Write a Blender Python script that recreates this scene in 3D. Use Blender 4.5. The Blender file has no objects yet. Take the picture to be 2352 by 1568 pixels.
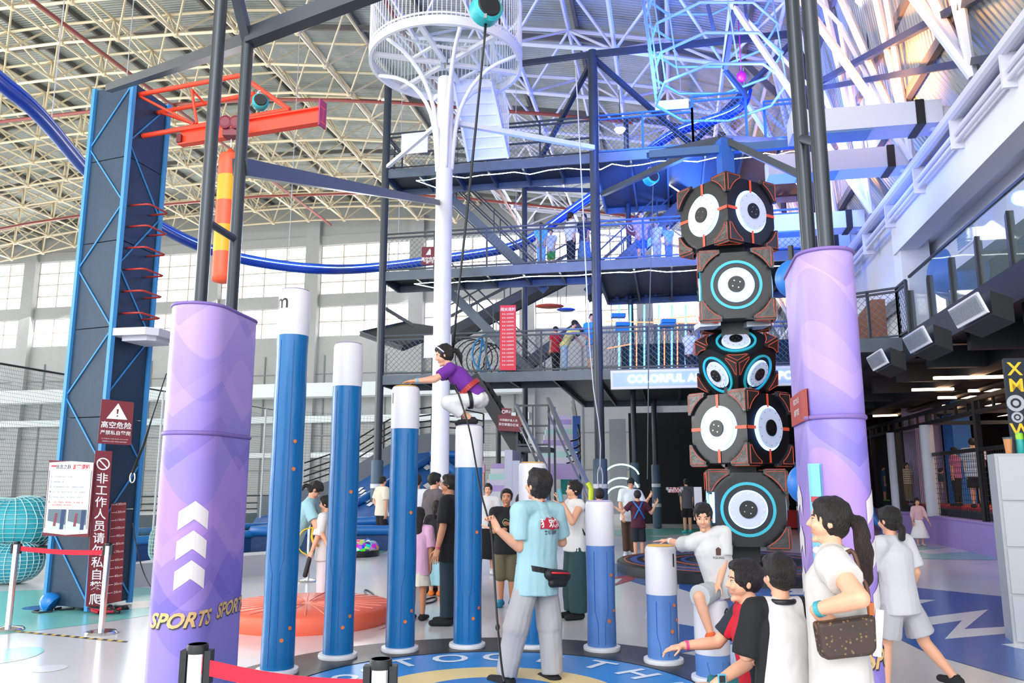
import bpy, bmesh, math, random
from mathutils import Vector, Matrix, Euler, noise
from mathutils.bvhtree import BVHTree
random.seed(7)
S = bpy.context.scene
COL = S.collection
V = Vector
R = math.radians
PI = math.pi

# ------------------------------------------------------------ camera
FPX, PITCH, EYE = 1840.0, R(10.0), 1.6
cd = bpy.data.cameras.new('camera'); cd.sensor_width = 36; cd.lens = FPX / 2352 * 36
cd.clip_start = 0.05; cd.clip_end = 300
cam = bpy.data.objects.new('camera', cd); COL.objects.link(cam)
cam.location = (0, 0, EYE); cam.rotation_euler = (R(90) + PITCH, 0, 0)
S.camera = cam
# ------------------------------------------------------------ colour management, world, lights
S.view_settings.view_transform = 'Standard'; S.view_settings.look = 'None'
S.view_settings.gamma = 1; S.view_settings.exposure = 0.55
S.view_settings.use_curve_mapping = False
w = bpy.data.worlds.new('daylight'); S.world = w; w.use_nodes = True
bg = w.node_tree.nodes['Background']; bg.inputs[0].default_value = (0.93, 0.97, 1.0, 1); bg.inputs[1].default_value = 1.9
S.cycles.max_bounces = 6; S.cycles.diffuse_bounces = 3; S.cycles.glossy_bounces = 3
S.cycles.transparent_max_bounces = 12; S.cycles.transmission_bounces = 4
S.cycles.sample_clamp_indirect = 6; S.cycles.caustics_reflective = False; S.cycles.caustics_refractive = False

AY = R(11.2)                      # the hall's axes are turned by this much against the view
CU, SU = math.cos(AY), math.sin(AY)
def B(u, v, z): return V((u * CU + v * SU, -u * SU + v * CU, z))     # hall coordinates -> world
def UV_(x, y): return (x * CU - y * SU, x * SU + y * CU)
def ray(px, py):
    return V((px - 1176, FPX * math.cos(PITCH) - (784 - py) * math.sin(PITCH), FPX * math.sin(PITCH) + (784 - py) * math.cos(PITCH)))
def at(px, py, Y):                # point of a sight line at distance Y
    r = ray(px, py); return V((0, 0, EYE)) + r * (Y / r.y)
def gd(px, py, z=0.0):            # point of a sight line at height z
    r = ray(px, py); return V((0, 0, EYE)) + r * ((z - EYE) / r.z)
def zat(py, Y): return at(1176, py, Y).z

def light(kind, loc, energy, color, size=0.3, target=None, spot=None, blend=0.6):
    l = bpy.data.lights.new(kind.lower() + '_lamp', kind); l.energy = energy; l.color = color
    if kind == 'AREA': l.size = size
    else: l.shadow_soft_size = size
    if spot: l.spot_size = R(spot); l.spot_blend = blend
    o = bpy.data.objects.new('lamp', l); COL.objects.link(o); o.location = loc
    if target is not None:
        o.rotation_euler = (V(target) - V(loc)).to_track_quat('-Z', 'Y').to_euler()
    return o
# added soft area fill from behind the camera and from the hall's left
d = light('AREA', (-7, -14, 13), 1700, (1.0, 0.98, 0.95), 13, (1, 12, 3))
d2 = light('AREA', B(-34, 14, 9), 3200, (1.0, 0.97, 0.92), 12, B(-8, 18, 8))
for uu in (-42, -30, -18, -6):          # daylight entering by the tall windows of the end wall
    light('AREA', B(uu, 45.3, 13.6), 750, (0.97, 0.99, 1.0), 5, B(uu + 4, 12, 0))
# the blue effect floodlights that hang in the steel play tower
BLUE = (0.05, 0.17, 1.0)
for p, t, e, sp in ((B(-1, 24, 8.9), B(0, 27, 14), 1500, 130), (B(3.4, 19.2, 10.0), B(2.5, 24, 14.5), 1900, 130),
                    (B(2.2, 18.0, 5.6), B(4.0, 16, 14), 900, 110), (B(-0.5, 19.5, 12.2), B(1, 23, 11.4), 1300, 120), (B(1, 20, 11.6), B(2, 24, 16), 1600, 140),
                    (B(2.2, 19.6, 8.4), B(1.0, 23.0, 11.2), 900, 120), (B(2.6, 18.4, 5.0), B(0.5, 22.8, 8.2), 620, 110),
                    (B(0.6, 17.0, 7.0), B(5.2, 14.0, 7.2), 380, 110), (B(-3, 19.0, 6.4), B(-1.5, 23.5, 9.6), 900, 110), (B(2.5, 18.6, 6.6), B(1.5, 23.2, 9.8), 1200, 120), (B(-4.5, 20, 9.2), B(-4.5, 24, 12.5), 200, 120), (B(1, 30, 9), B(0, 26, 14), 1200, 140)):
    light('SPOT', p, e * .62, BLUE, 0.25, t, sp)
light('POINT', B(4.0, 19, 9.6), 260, (0.1, 0.25, 1.0), 0.2)
light('POINT', B(0.4, 23.6, 9.4), 300, (0.05, 0.2, 1.0), 0.2)
# warm strip luminaires above the eaves on the right and down in the trampoline hall
WARM = (1.0, 0.4, 0.1)
for vv in (8.5, 11.5, 15.6, 19.5, 24, 29, 34): light('SPOT', B(3.7, vv, 8.8), 520, WARM, 0.2, B(4.75, vv + .3, 10.8), 140)
light('AREA', B(11, 22, 4.3), 420, (1.0, 0.72, 0.5), 4, B(11, 22, 0))
light('AREA', B(8.8, 13, 6.3), 50, (1.0, 0.8, 0.65), 3, B(8.8, 13, 4.7))

# ------------------------------------------------------------ materials
MATS = {}
def mat(name, col, rough=0.5, metal=0.0, emit=None, es=0.0, bump=0.0, bscale=20.0, var=0.0, alpha=1.0, spec=None, coat=0.0, vscale=3.0, bstretch=None, trans=0.0):
    if name in MATS: return MATS[name]
    m = bpy.data.materials.new(name); m.use_nodes = True; nt = m.node_tree
    p = nt.nodes['Principled BSDF']; c = (*col[:3], 1)
    p.inputs['Base Color'].default_value = c; p.inputs['Roughness'].default_value = rough; p.inputs['Metallic'].default_value = metal
    if spec is not None: p.inputs['Specular IOR Level'].default_value = spec
    if coat: p.inputs['Coat Weight'].default_value = coat; p.inputs['Coat Roughness'].default_value = 0.15
    if trans: p.inputs['Transmission Weight'].default_value = trans
    if emit: p.inputs['Emission Color'].default_value = (*emit, 1); p.inputs['Emission Strength'].default_value = es
    if alpha < 1: p.inputs['Alpha'].default_value = alpha
    if var or bump:
        tc = nt.nodes.new('ShaderNodeTexCoord'); mp = nt.nodes.new('ShaderNodeMapping')
        nt.links.new(tc.outputs['Object'], mp.inputs[0])
        if bstretch: mp.inputs['Scale'].default_value = bstretch
    if var:
        n = nt.nodes.new('ShaderNodeTexNoise'); n.inputs['Scale'].default_value = vscale; n.inputs['Detail'].default_value = 4
        r_ = nt.nodes.new('ShaderNodeMapRange'); r_.inputs['From Min'].default_value = .3; r_.inputs['From Max'].default_value = .7
        r_.inputs['To Min'].default_value = 1 - var; r_.inputs['To Max'].default_value = 1 + var
        mx = nt.nodes.new('ShaderNodeVectorMath'); mx.operation = 'SCALE'; mx.inputs[0].default_value = col[:3]
        nt.links.new(mp.outputs[0], n.inputs['Vector']); nt.links.new(n.outputs['Fac'], r_.inputs['Value'])
        nt.links.new(r_.outputs[0], mx.inputs['Scale']); nt.links.new(mx.outputs[0], p.inputs['Base Color'])
    if bump:
        n2 = nt.nodes.new('ShaderNodeTexNoise'); n2.inputs['Scale'].default_value = bscale; n2.inputs['Detail'].default_value = 5
        b = nt.nodes.new('ShaderNodeBump'); b.inputs['Strength'].default_value = bump; b.inputs['Distance'].default_value = 0.02
        nt.links.new(mp.outputs[0], n2.inputs['Vector']); nt.links.new(n2.outputs['Fac'], b.inputs['Height']); nt.links.new(b.outputs[0], p.inputs['Normal'])
    MATS[name] = m; return m
def srgb(h):
    h = h.lstrip('#'); c = [int(h[i:i + 2], 16) / 255 for i in (0, 2, 4)]
    return tuple(x / 12.92 if x <= .04045 else ((x + .055) / 1.055) ** 2.4 for x in c)
def sm(name, h, **k): return mat(name, srgb(h), **k)

steel = sm('painted dark steel', '#333b44', rough=.4, var=.1)
steel_l = sm('painted grey steel', '#596570', rough=.4, var=.1)
black = sm('black paint', '#16181c', rough=.45)
chrome = mat('polished steel', (.75, .75, .75), rough=.12, metal=1)
white = sm('white paint', '#e4e4e8', rough=.4)
whitem = sm('white enamelled steel', '#f0f1f6', rough=.35, var=.03)
blue_pad = sm('blue vinyl', '#0c68a4', rough=.33, bump=.35, bscale=9, var=.06, bstretch=(1, 1, .5))
lilac_b = sm('periwinkle vinyl', '#5680be', rough=.36, bump=.2, bscale=9, var=.12)
wht_vinyl = sm('white vinyl', '#dbd8df', rough=.4, bump=.15, bscale=8)
red = sm('orange red paint', '#f0492c', rough=.38)
maroon = sm('maroon sign', '#6e1424', rough=.45)
ledw = mat('white led', (1, 1, 1), emit=(.9, 1, .85), es=9)
ledb = mat('blue led', (.1, .3, 1), emit=(.12, .4, 1), es=7)
glass = mat('clear glass', (.3, .4, .42), rough=.03, alpha=.2, spec=.8)

# ------------------------------------------------------------ mesh collector
class MB:
    def __init__(s): s.v = []; s.f = []; s.mi = []; s.cur = 0
    def m(s, i): s.cur = i; return s
    def add(s, vs, fs):
        k = len(s.v); s.v += [V(x) for x in vs]; s.f += [tuple(i + k for i in f) for f in fs]; s.mi += [s.cur] * len(fs); return s
    def obox(s, o, a, b, c):      # a corner and three edge vectors
        o, a, b, c = V(o), V(a), V(b), V(c)
        vs = [o, o + a, o + a + b, o + b, o + c, o + a + c, o + a + b + c, o + b + c]
        return s.add(vs, [(0, 3, 2, 1), (4, 5, 6, 7), (0, 1, 5, 4), (1, 2, 6, 5), (2, 3, 7, 6), (3, 0, 4, 7)])
    def box(s, x0, x1, y0, y1, z0, z1): return s.obox((x0, y0, z0), (x1 - x0, 0, 0), (0, y1 - y0, 0), (0, 0, z1 - z0))
    def cbox(s, c, sx, sy, sz, M=None):
        q = [V((i * sx / 2, j * sy / 2, k * sz / 2)) for k in (-1, 1) for i, j in ((-1, -1), (1, -1), (1, 1), (-1, 1))]
        if M: q = [M @ x for x in q]
        return s.add([V(c) + x for x in q], [(0, 3, 2, 1), (4, 5, 6, 7), (0, 1, 5, 4), (1, 2, 6, 5), (2, 3, 7, 6), (3, 0, 4, 7)])
    def hbox(s, u0, u1, v0, v1, z0, z1):   # box along the hall's axes
        return s.obox(B(u0, v0, z0), B(u1, v0, z0) - B(u0, v0, z0), B(u0, v1, z0) - B(u0, v0, z0), (0, 0, z1 - z0))
    def frame(s, p, q, up=(0, 0, 1)):
        d = (V(q) - V(p)).normalized(); up = V(up)
        if abs(d.dot(up)) > .99: up = V((0, 1, 0)) if abs(d.y) < .9 else V((1, 0, 0))
        a = d.cross(up).normalized(); return d, a, a.cross(d).normalized()
    def beam(s, p, q, w=.1, h=None, up=(0, 0, 1)):
        h = h or w; p, q = V(p), V(q); d, a, b = s.frame(p, q, up)
        return s.obox(p - a * w / 2 - b * h / 2, a * w, b * h, q - p)
    def tube(s, p, q, r, n=8, r2=None, caps=True):
        r2 = r if r2 is None else r2; p, q = V(p), V(q); d, a, b = s.frame(p, q)
        vs = []
        for c, rr in ((p, r), (q, r2)):
            for i in range(n): t = 2 * PI * i / n; vs.append(c + (a * math.cos(t) + b * math.sin(t)) * rr)
        fs = [(i, (i + 1) % n, n + (i + 1) % n, n + i) for i in range(n)]
        if caps: fs += [tuple(range(n - 1, -1, -1)), tuple(range(n, 2 * n))]
        return s.add(vs, fs)
    def path(s, pts, r, n=8, closed=False):
        pts = [V(p) for p in pts]; N = len(pts); vs = []; pa = None
        for i, p in enumerate(pts):
            if closed: t = (pts[(i + 1) % N] - pts[i - 1])
            else: t = pts[min(i + 1, N - 1)] - pts[max(i - 1, 0)]
            t.normalize()
            if pa is None: pa = s.frame(p, p + t)[1]
            a = (pa - t * pa.dot(t)).normalized(); b = t.cross(a); pa = a
            rr = r[i] if isinstance(r, (list, tuple)) else r
            for k in range(n): an = 2 * PI * k / n; vs.append(p + (a * math.cos(an) + b * math.sin(an)) * rr)
        fs = []
        for i in range(N if closed else N - 1):
            j = (i + 1) % N
            for k in range(n): fs.append((i * n + k, i * n + (k + 1) % n, j * n + (k + 1) % n, j * n + k))
        if not closed: fs += [tuple(range(n - 1, -1, -1)), tuple((N - 1) * n + k for k in range(n))]
        return s.add(vs, fs)
    def lathe(s, prof, c=(0, 0, 0), n=32, M=None, closed=False):
        vs = []
        for r_, z in prof:
            for i in range(n):
                t = 2 * PI * i / n; x = V((r_ * math.cos(t), r_ * math.sin(t), z)); vs.append(V(c) + (M @ x if M else x))
        fs = []; K = len(prof)
        for k in range(K if closed else K - 1):
            j = (k + 1) % K
            for i in range(n): fs.append((k * n + i, k * n + (i + 1) % n, j * n + (i + 1) % n, j * n + i))
        if not closed: fs += [tuple(range(n - 1, -1, -1)), tuple((K - 1) * n + i for i in range(n))]
        return s.add(vs, fs)
    def prism(s, pts, off):       # a polygon (3-D points) pushed along off
        pts = [V(p) for p in pts]; n = len(pts); off = V(off)
        return s.add(pts + [p + off for p in pts], [tuple(range(n)), tuple(range(2 * n - 1, n - 1, -1))] + [(i, n + i, n + (i + 1) % n, (i + 1) % n) for i in range(n)])
    def quad(s, a, b, c, d): return s.add([a, b, c, d], [(0, 1, 2, 3)])
    def ell(s, c, rx, ry, rz, M=None, n=16, m=10):
        vs = []; fs = []
        for j in range(1, m):
            ph = PI * j / m
            for i in range(n):
                t = 2 * PI * i / n; x = V((rx * math.sin(ph) * math.cos(t), ry * math.sin(ph) * math.sin(t), rz * math.cos(ph)))
                vs.append(V(c) + (M @ x if M else x))
        tp = V((0, 0, rz)); bt = V((0, 0, -rz))
        vs += [V(c) + (M @ tp if M else tp), V(c) + (M @ bt if M else bt)]; T = len(vs) - 2
        for j in range(m - 2):
            for i in range(n): fs.append((j * n + i, (j + 1) * n + i, (j + 1) * n + (i + 1) % n, j * n + (i + 1) % n))
        for i in range(n): fs += [(T, i, (i + 1) % n), (T + 1, (m - 2) * n + (i + 1) % n, (m - 2) * n + i)]
        return s.add(vs, fs)
    def cap(s, p, q, r0, r1, sx=1.0, side=None, n=12, flat0=False, flat1=False):   # tapered limb with round ends; sx widens along side
        p, q = V(p), V(q); d = (q - p); L = d.length or 1e-6; d = d / L
        if side is None: _, a, b = s.frame(p, q)
        else:
            a = V(side); a = (a - d * a.dot(d)).normalized(); b = d.cross(a)
        rings = []
        if not flat0: rings += [(p - d * r0 * math.cos(t), r0 * math.sin(t)) for t in (R(20), R(45), R(70))]
        rings += [(p, r0)]
        rings += [(p + d * L * f, r0 + (r1 - r0) * f) for f in (.33, .66)]
        rings += [(q, r1)]
        if not flat1: rings += [(q + d * r1 * math.cos(t), r1 * math.sin(t)) for t in (R(70), R(45), R(20))]
        vs = []
        for c, rr in rings:
            for i in range(n): t = 2 * PI * i / n; vs.append(c + a * math.cos(t) * rr * sx + b * math.sin(t) * rr)
        fs = []
        for k in range(len(rings) - 1):
            for i in range(n): fs.append((k * n + i, k * n + (i + 1) % n, (k + 1) * n + (i + 1) % n, (k + 1) * n + i))
        fs += [tuple(range(n - 1, -1, -1)), tuple((len(rings) - 1) * n + i for i in range(n))]
        return s.add(vs, fs)
    def mesh(s, name, mats):
        me = bpy.data.meshes.new(name); me.from_pydata([tuple(x) for x in s.v], [], s.f)
        for m in (mats if isinstance(mats, (list, tuple)) else [mats]): me.materials.append(m)
        me.polygons.foreach_set('material_index', s.mi); me.update(); return me
    def obj(s, name, mats, parent=None, smooth=False, **k):
        me = s.mesh(name, mats)
        bm = bmesh.new(); bm.from_mesh(me); bmesh.ops.recalc_face_normals(bm, faces=bm.faces); bm.to_mesh(me); bm.free()
        o = bpy.data.objects.new(name, me); COL.objects.link(o)
        if smooth: me.shade_smooth() if smooth is True else me.set_sharp_from_angle(angle=R(smooth))
        if smooth not in (True, False):
            me.polygons.foreach_set('use_smooth', [True] * len(me.polygons)); me.set_sharp_from_angle(angle=R(smooth))
        if parent: par(o, parent)
        return tag(o, **k)
def par(o, parent):
    o.parent = parent; P = parent.matrix_basis.copy(); q = parent.parent
    o.matrix_parent_inverse = P.inverted() if not q else (q.matrix_basis @ parent.matrix_parent_inverse @ P).inverted()
    return o
def tag(o, label=None, cat=None, group=None, kind=None):
    if label: o['label'] = label
    if cat: o['category'] = cat
    if group: o['group'] = group
    if kind: o['kind'] = kind
    return o
def thing(name, label, cat, loc=(0, 0, 0), rz=0, group=None):
    o = bpy.data.objects.new(name, None); COL.objects.link(o); o.empty_display_size = .1
    o.location = loc; o.rotation_euler = (0, 0, rz)
    return tag(o, label, cat, group)
def kids(o): return [c for c in bpy.data.objects if c.parent == o]
def copy_tree(o, ks=None):
    c = o.copy(); COL.objects.link(c)
    for ch in kids(o):
        d = ch.copy(); COL.objects.link(d); d.parent = c
        for g in kids(ch):
            e = g.copy(); COL.objects.link(e); e.parent = d
    return c
def mod_bake(me, fn):
    o = bpy.data.objects.new('tmp', me); COL.objects.link(o); fn(o)
    dg = bpy.context.evaluated_depsgraph_get(); r = bpy.data.meshes.new_from_object(o.evaluated_get(dg))
    bpy.data.objects.remove(o); return r
_txt = {}
def text(s, size=1.0, fat=0.0, ext=0.0, align='CENTER', res=3):
    k = (s, fat, ext, align, res)
    if k not in _txt:
        c = bpy.data.curves.new('txt', 'FONT'); c.body = s; c.size = 1; c.offset = fat; c.extrude = ext; c.align_x = align; c.align_y = 'CENTER'; c.resolution_u = res
        o = bpy.data.objects.new('txt', c); COL.objects.link(o); dg = bpy.context.evaluated_depsgraph_get()
        me = bpy.data.meshes.new_from_object(o.evaluated_get(dg)); _txt[k] = ([v.co.copy() for v in me.vertices], [tuple(p.vertices) for p in me.polygons])
        bpy.data.objects.remove(o); bpy.data.meshes.remove(me)
    return ([v * size for v in _txt[k][0]], _txt[k][1])
def put_text(mb, s, o, ax, ay, size, fat=0.0, align='CENTER', shear=0.0):   # flat lettering on a plane through o spanned by ax, ay
    vs, fs = text(s, size, fat, align=align); ax, ay = V(ax).normalized(), V(ay).normalized()
    return mb.add([V(o) + ax * (v.x + shear * v.y) + ay * v.y for v in vs], fs)
# ============================================================ the hall: floor, walls, roof
def mat_floor():
    m = sm('polished resin floor', '#dededf', rough=.2, var=.05, vscale=.5, coat=.3); return m
FM = [mat_floor(), sm('teal floor paint', '#7fd0c8', rough=.25, coat=.3), sm('blue floor paint', '#1660b6', rough=.25, coat=.3), sm('white floor paint', '#e6e9ee', rough=.25, coat=.3),
      sm('sand floor paint', '#ddd6c4', rough=.3), sm('navy floor paint', '#1d4f94', rough=.25), sm('crimson floor paint', '#a3283c', rough=.3), sm('green court paint', '#57a884', rough=.5), sm('orange court paint', '#d99a6e', rough=.5)]
f = MB(); f.quad((-60, -12, 0), (45, -12, 0), (45, 65, 0), (-60, 65, 0))
_dz = [0.0015]
def decal(pts, mi, z=None):
    _dz[0] += .0002; f.m(mi); f.add([V((p.x, p.y, _dz[0])) for p in pts], [tuple(range(len(pts)))]); f.m(0)
def blob(cx, cy, rx, ry, mi, n=40, wob=0.12, ph=0):
    c = gd(cx, cy); a = gd(cx + rx, cy); b = gd(cx, cy + ry); X = (a - c).length; Y = (b - c).length
    decal([V((c.x + X * math.cos(t) * (1 + wob * math.sin(3 * t + ph)), c.y + Y * math.sin(t) * (1 + wob * math.sin(2 * t + ph)), 0)) for t in [2 * PI * i / n for i in range(n)]], mi)
def dpoly(pp, mi): decal([gd(x, y) for x, y in pp], mi)
blob(20, 1400, 330, 75, 1, wob=.18, ph=1); blob(300, 1330, 90, 16, 1, wob=.05); blob(230, 1497, 120, 40, 3, wob=0.0) if 0 else None
blob(112, 1535, 38, 8, 3, wob=0); blob(95, 1395, 40, 5, 2, wob=0); blob(325, 1388, 60, 9, 4, wob=.1); blob(20, 1505, 60, 20, 1, wob=.1, ph=2)
# teal patches on the far floor
blob(1560, 1225, 190, 16, 1, wob=.2, ph=.7); blob(2130, 1268, 150, 18, 1, wob=.15, ph=2); blob(1530, 1200, 90, 7, 3, wob=.1); blob(1560, 1232, 60, 4, 3, wob=.3)
dpoly([(2100, 1265), (2200, 1256), (2235, 1266), (2140, 1272)], 3)
# blue zone with white lightning strokes on the right
dpoly([(1560, 1335), (1900, 1335), (2060, 1345), (2352, 1375), (2500, 1400), (2500, 1600), (2300, 1550), (2130, 1500), (2030, 1450), (1900, 1440), (1560, 1500)], 2)
dpoly([(1300, 1300), (1500, 1290), (1640, 1330), (1500, 1350), (1400, 1320)], 2)
dpoly([(1560, 1352), (1640, 1378), (1600, 1440), (1480, 1420), (1500, 1360)], 3)
dpoly([(2110, 1420), (2270, 1400), (2215, 1445), (2352, 1437), (2352, 1452), (2170, 1468), (2210, 1425), (2110, 1440)], 3)
dpoly([(1790, 1352), (1850, 1350), (1850, 1366), (1800, 1366), (1822, 1358)], 3)
dpoly([(2070, 1376), (2150, 1378), (2100, 1390)], 3)
dpoly([(2300, 1480), (2352, 1477), (2352, 1492), (2330, 1488)], 3)
dpoly([(1370, 1330), (1470, 1318), (1455, 1332), (1410, 1345)], 6); dpoly([(1390, 1334), (1430, 1328), (1415, 1340)], 3); dpoly([(862, 1450), (905, 1432), (890, 1440)], 6)
# sports court beyond the railing on the left
decal([V((-30, 19, 0)), V((-3, 19, 0)), V((-3, 34, 0)), V((-30, 34, 0))], 7)
decal([V((-30, 21, 0)), V((-3, 21, 0)), V((-3, 24, 0)), V((-30, 24, 0))], 8); decal([V((-30, 26.5, 0)), V((-3, 26.5, 0)), V((-3, 26.8, 0)), V((-30, 26.8, 0))], 3)
f.obj('floor', FM, kind='structure')
# yellow and black tape on the floor
tp = MB(); a, b = gd(38, 1450), gd(292, 1474); n = 24
for i in range(n):
    p, q = a.lerp(b, i / n), a.lerp(b, (i + .62) / n); tp.m(i % 2)
    p, q = a.lerp(b, i / n), a.lerp(b, (i + 1) / n); dd = V((0, .03, 0)); z = V((0, 0, .004))
    tp.quad(p - dd + z, q - dd + z, q + dd + z, p + dd + z)
tp.obj('hazard_tape', [sm('tape yellow', '#d9b64a', rough=.6), black], label='yellow and black hazard tape stuck on the teal floor between rope posts', cat='floor tape')

# ---- roof: arched sheets over a double-layer space frame
RU = [(-50, 17.2), (-44, 18.1), (-38, 18.9), (-30, 19.5), (-22, 19.6), (-15, 19.3), (-10, 18.6), (-6, 17.9), (-2, 17.2), (2, 16.2), (4.3, 15.2), (4.6, 12.4), (4.9, 9.4), (5.6, 8.2)]
def rz(u):
    for (a, za), (b, zb) in zip(RU, RU[1:]):
        if u <= b or b == 5.6:
            t = min(max((u - a) / (b - a), 0), 1.3); return za + (zb - za) * t
mp = sm('roof sheet', '#aab0ac', rough=.55, var=.12, vscale=1.2); nt = mp.node_tree; P_ = nt.nodes['Principled BSDF']
tc = nt.nodes.new('ShaderNodeTexCoord'); mpp = nt.nodes.new('ShaderNodeMapping'); mpp.inputs['Rotation'].default_value = (0, 0, AY)
wv = nt.nodes.new('ShaderNodeTexWave'); wv.inputs['Scale'].default_value = 2.2; wv.bands_direction = 'Y'; bp = nt.nodes.new('ShaderNodeBump'); bp.inputs['Strength'].default_value = .8; bp.inputs['Distance'].default_value = .06
nt.links.new(tc.outputs['Object'], mpp.inputs[0]); nt.links.new(mpp.outputs[0], wv.inputs['Vector']); nt.links.new(wv.outputs['Fac'], bp.inputs['Height']); nt.links.new(bp.outputs[0], P_.inputs['Normal'])
r = MB(); us = [-50 + i * 1.39 for i in range(39)] + [4.3, 4.45, 4.6, 4.75, 4.9, 5.6]
for v0 in range(-4, 47, 3):
    for a, b in zip(us, us[1:]):
        r.quad(B(a, v0, rz(a)), B(b, v0, rz(b)), B(b, v0 + 3, rz(b)), B(a, v0 + 3, rz(a)))
r.obj('ceiling', mp, kind='structure')
pu = MB()
for u in us[::2] + [4.9]:
    pu.beam(B(u, -4, rz(u) - .12), B(u, 47, rz(u) - .12), .12, .2)
for v0 in range(-4, 48, 6):
    pts = [B(u, v0, rz(u) - .3) for u in us[::2]]
    for p, q in zip(pts, pts[1:]): pu.beam(p, q, .1, .22)
pu.obj('ceiling_purlins', sm('roof purlin', '#6d6a66', rough=.6), kind='structure')
cream = sm('cream pipe', '#e0cfae', rough=.45); lil = sm('pale pipe', '#dcdcea', rough=.45)  # pale pipe: blue cast of the floodlit right truss put into the colour
def sframe(name, ua, ub, va, vb, su, sv, m, r1=.065, r2=.045):
    t = MB(); nu = int((ub - ua) / su); nv = int((vb - va) / sv)
    T = {}; L = {}
    for i in range(nu + 1):
        for j in range(nv + 1):
            u = ua + i * su; v = va + j * sv; T[i, j] = B(u, v, rz(u) - .45)
            uu = u + su / 2; L[i, j] = B(uu, v + sv / 2, rz(uu) - 2.0)
    for i in range(nu + 1):
        for j in range(nv + 1):
            if i < nu: t.tube(T[i, j], T[i + 1, j], r1, 5, caps=False); t.tube(L[i, j], L[i + 1, j], r1, 5, caps=False) if i < nu - 1 else None
            if j < nv: t.tube(T[i, j], T[i, j + 1], r1, 5, caps=False); t.tube(L[i, j], L[i, j + 1], r1, 5, caps=False) if j < nv - 1 and i < nu else None
            if i < nu and j < nv:
                for d in ((0, 0), (1, 0), (0, 1), (1, 1)): t.tube(L[i, j], T[i + d[0], j + d[1]], r2, 5, caps=False)
                t.ell(L[i, j], .14, .14, .14, n=6, m=4)
    t.obj(name, m, kind='structure', smooth=40)
sframe('ceiling_truss', -48.6, -9.6, -3, 46, 2.35, 2.3, cream, .06, .042)
sframe('ceiling_truss', -9.6, 3.6, -2, 46, 3.3, 3.4, lil, .075, .05)
lg = MB()
for j in range(14):
    v = -.3 + j * 3.4; e = B(5.0, v, 8.1)
    for du_, dv, z in ((1.95, 0, 14.1), (3.6, -1.7, 15.1), (3.6, 1.7, 15.1)): lg.tube(e, B(du_, v + dv, z), .085, 6)
    lg.tube(B(1.95, v, 14.1), B(1.95, v + 3.4, 14.1), .07, 6); lg.tube(e, B(4.2, v + 1.7, 12.2), .06, 6); lg.tube(B(4.2, v + 1.7, 12.2), B(5.0, v + 3.4, 8.1), .06, 6); lg.tube(B(1.95, v, 14.1), B(4.2, v + 1.7, 12.2), .05, 6)
lg.obj('ceiling_truss_legs', lil, kind='structure', smooth=40)
# red fire pipes below the roof
fp = MB()
for v0 in (17, 28, 39): fp.path([B(u, v0, rz(u) - 2.3) for u in range(-40, 2, 3)], .07, 6)
fp.path([B(-8, v, rz(-8) - 2.4) for v in range(2, 45, 3)], .07, 6); fp.path([B(-20, v, rz(-20) - 2.4) for v in range(2, 45, 3)], .07, 6)
fp.obj('ceiling_sprinkler_pipes', sm('fire pipe', '#8d3a34', rough=.5), kind='structure')

# ---- end wall with its tall window grid (hall coordinates, v = 46)
WV = 46.0
gw = sm('grey rendered wall', '#a9aba9', rough=.8, var=.04); gl = sm('pale grey panel', '#c2c6c6', rough=.7, var=.03)
wb = MB()
bays = [(-50 + i * 6.9) for i in range(9)]
zs = [(0, 9.6, 1), (11.6, 12.3, 0), (14.4, 15.0, 0)]
top = lambda u: min(rz(u) - .2, 16.4)
wb.hbox(-51, 12, WV, WV + .3, 0, 10.6)
wb.hbox(-51, 12, WV - .05, WV + .3, 12.5, 13.3)
for a, b in zip(us, us[1:]):
    wb.add([B(a, WV, 16.7), B(b, WV, 16.7), B(b, WV, max(rz(b), 16.7)), B(a, WV, max(rz(a), 16.7))], [(0, 1, 2, 3)])
wb.hbox(-51, 6, WV - .1, WV + .3, 16.5, 17.1)
for u in bays: wb.hbox(u, u + .9, WV - .35, WV + .3, 0, min(18, rz(u)))
wb.obj('wall_back', gw, kind='structure')
for i in range(8):
    u0 = bays[i] + .9; u1 = bays[i] + 6.9
    for k, (z0, z1) in enumerate(((10.6, 12.5), (13.3, 16.5))):
        if z1 > rz(u1) and i > 6: continue
        wf = MB(); n = 4
        for j in range(n + 1): u = u0 + (u1 - u0) * j / n; wf.hbox(u - .04, u + .04, WV + .1, WV + .2, z0, z1)
        m_ = int((z1 - z0) / .75)
        for j in range(m_ + 1): z = z0 + (z1 - z0) * j / m_; wf.hbox(u0, u1, WV + .1, WV + .2, z - .035, z + .035)
        fr = wf.obj(f'window_{i * 2 + k + 1}', sm('window frame', '#c9beb2', rough=.6), kind='structure')
        MB().quad(B(u0, WV + .15, z0), B(u1, WV + .15, z0), B(u1, WV + .15, z1), B(u0, WV + .15, z1)).obj('window_pane', mat('frosted pane', (.9, .95, 1), rough=.2, emit=(1, 1, 1), es=1.6), parent=fr)
# pale duct and cladding strips along the end wall
du = MB(); du.hbox(-50, -8, WV - 2.2, WV - 1.2, 6.6, 7.4); du.hbox(-50, -8, WV - .6, WV - .2, 5.2, 5.6); du.hbox(-30, -6, WV - .3, WV, 3.1, 3.4)
du.obj('trim_1', sm('duct white', '#dfe7e8', rough=.5), kind='structure')
gp = MB()
for i in range(14): u = -49 + i * 4; gp.hbox(u, u + .08, WV - .06, WV, 0, 9.4)
for z in (2.3, 4.4, 8.2): gp.hbox(-50, 6, WV - .05, WV, z, z + .06)
gp.obj('trim_2', sm('panel joint', '#7e8382', rough=.7), kind='structure')

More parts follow.
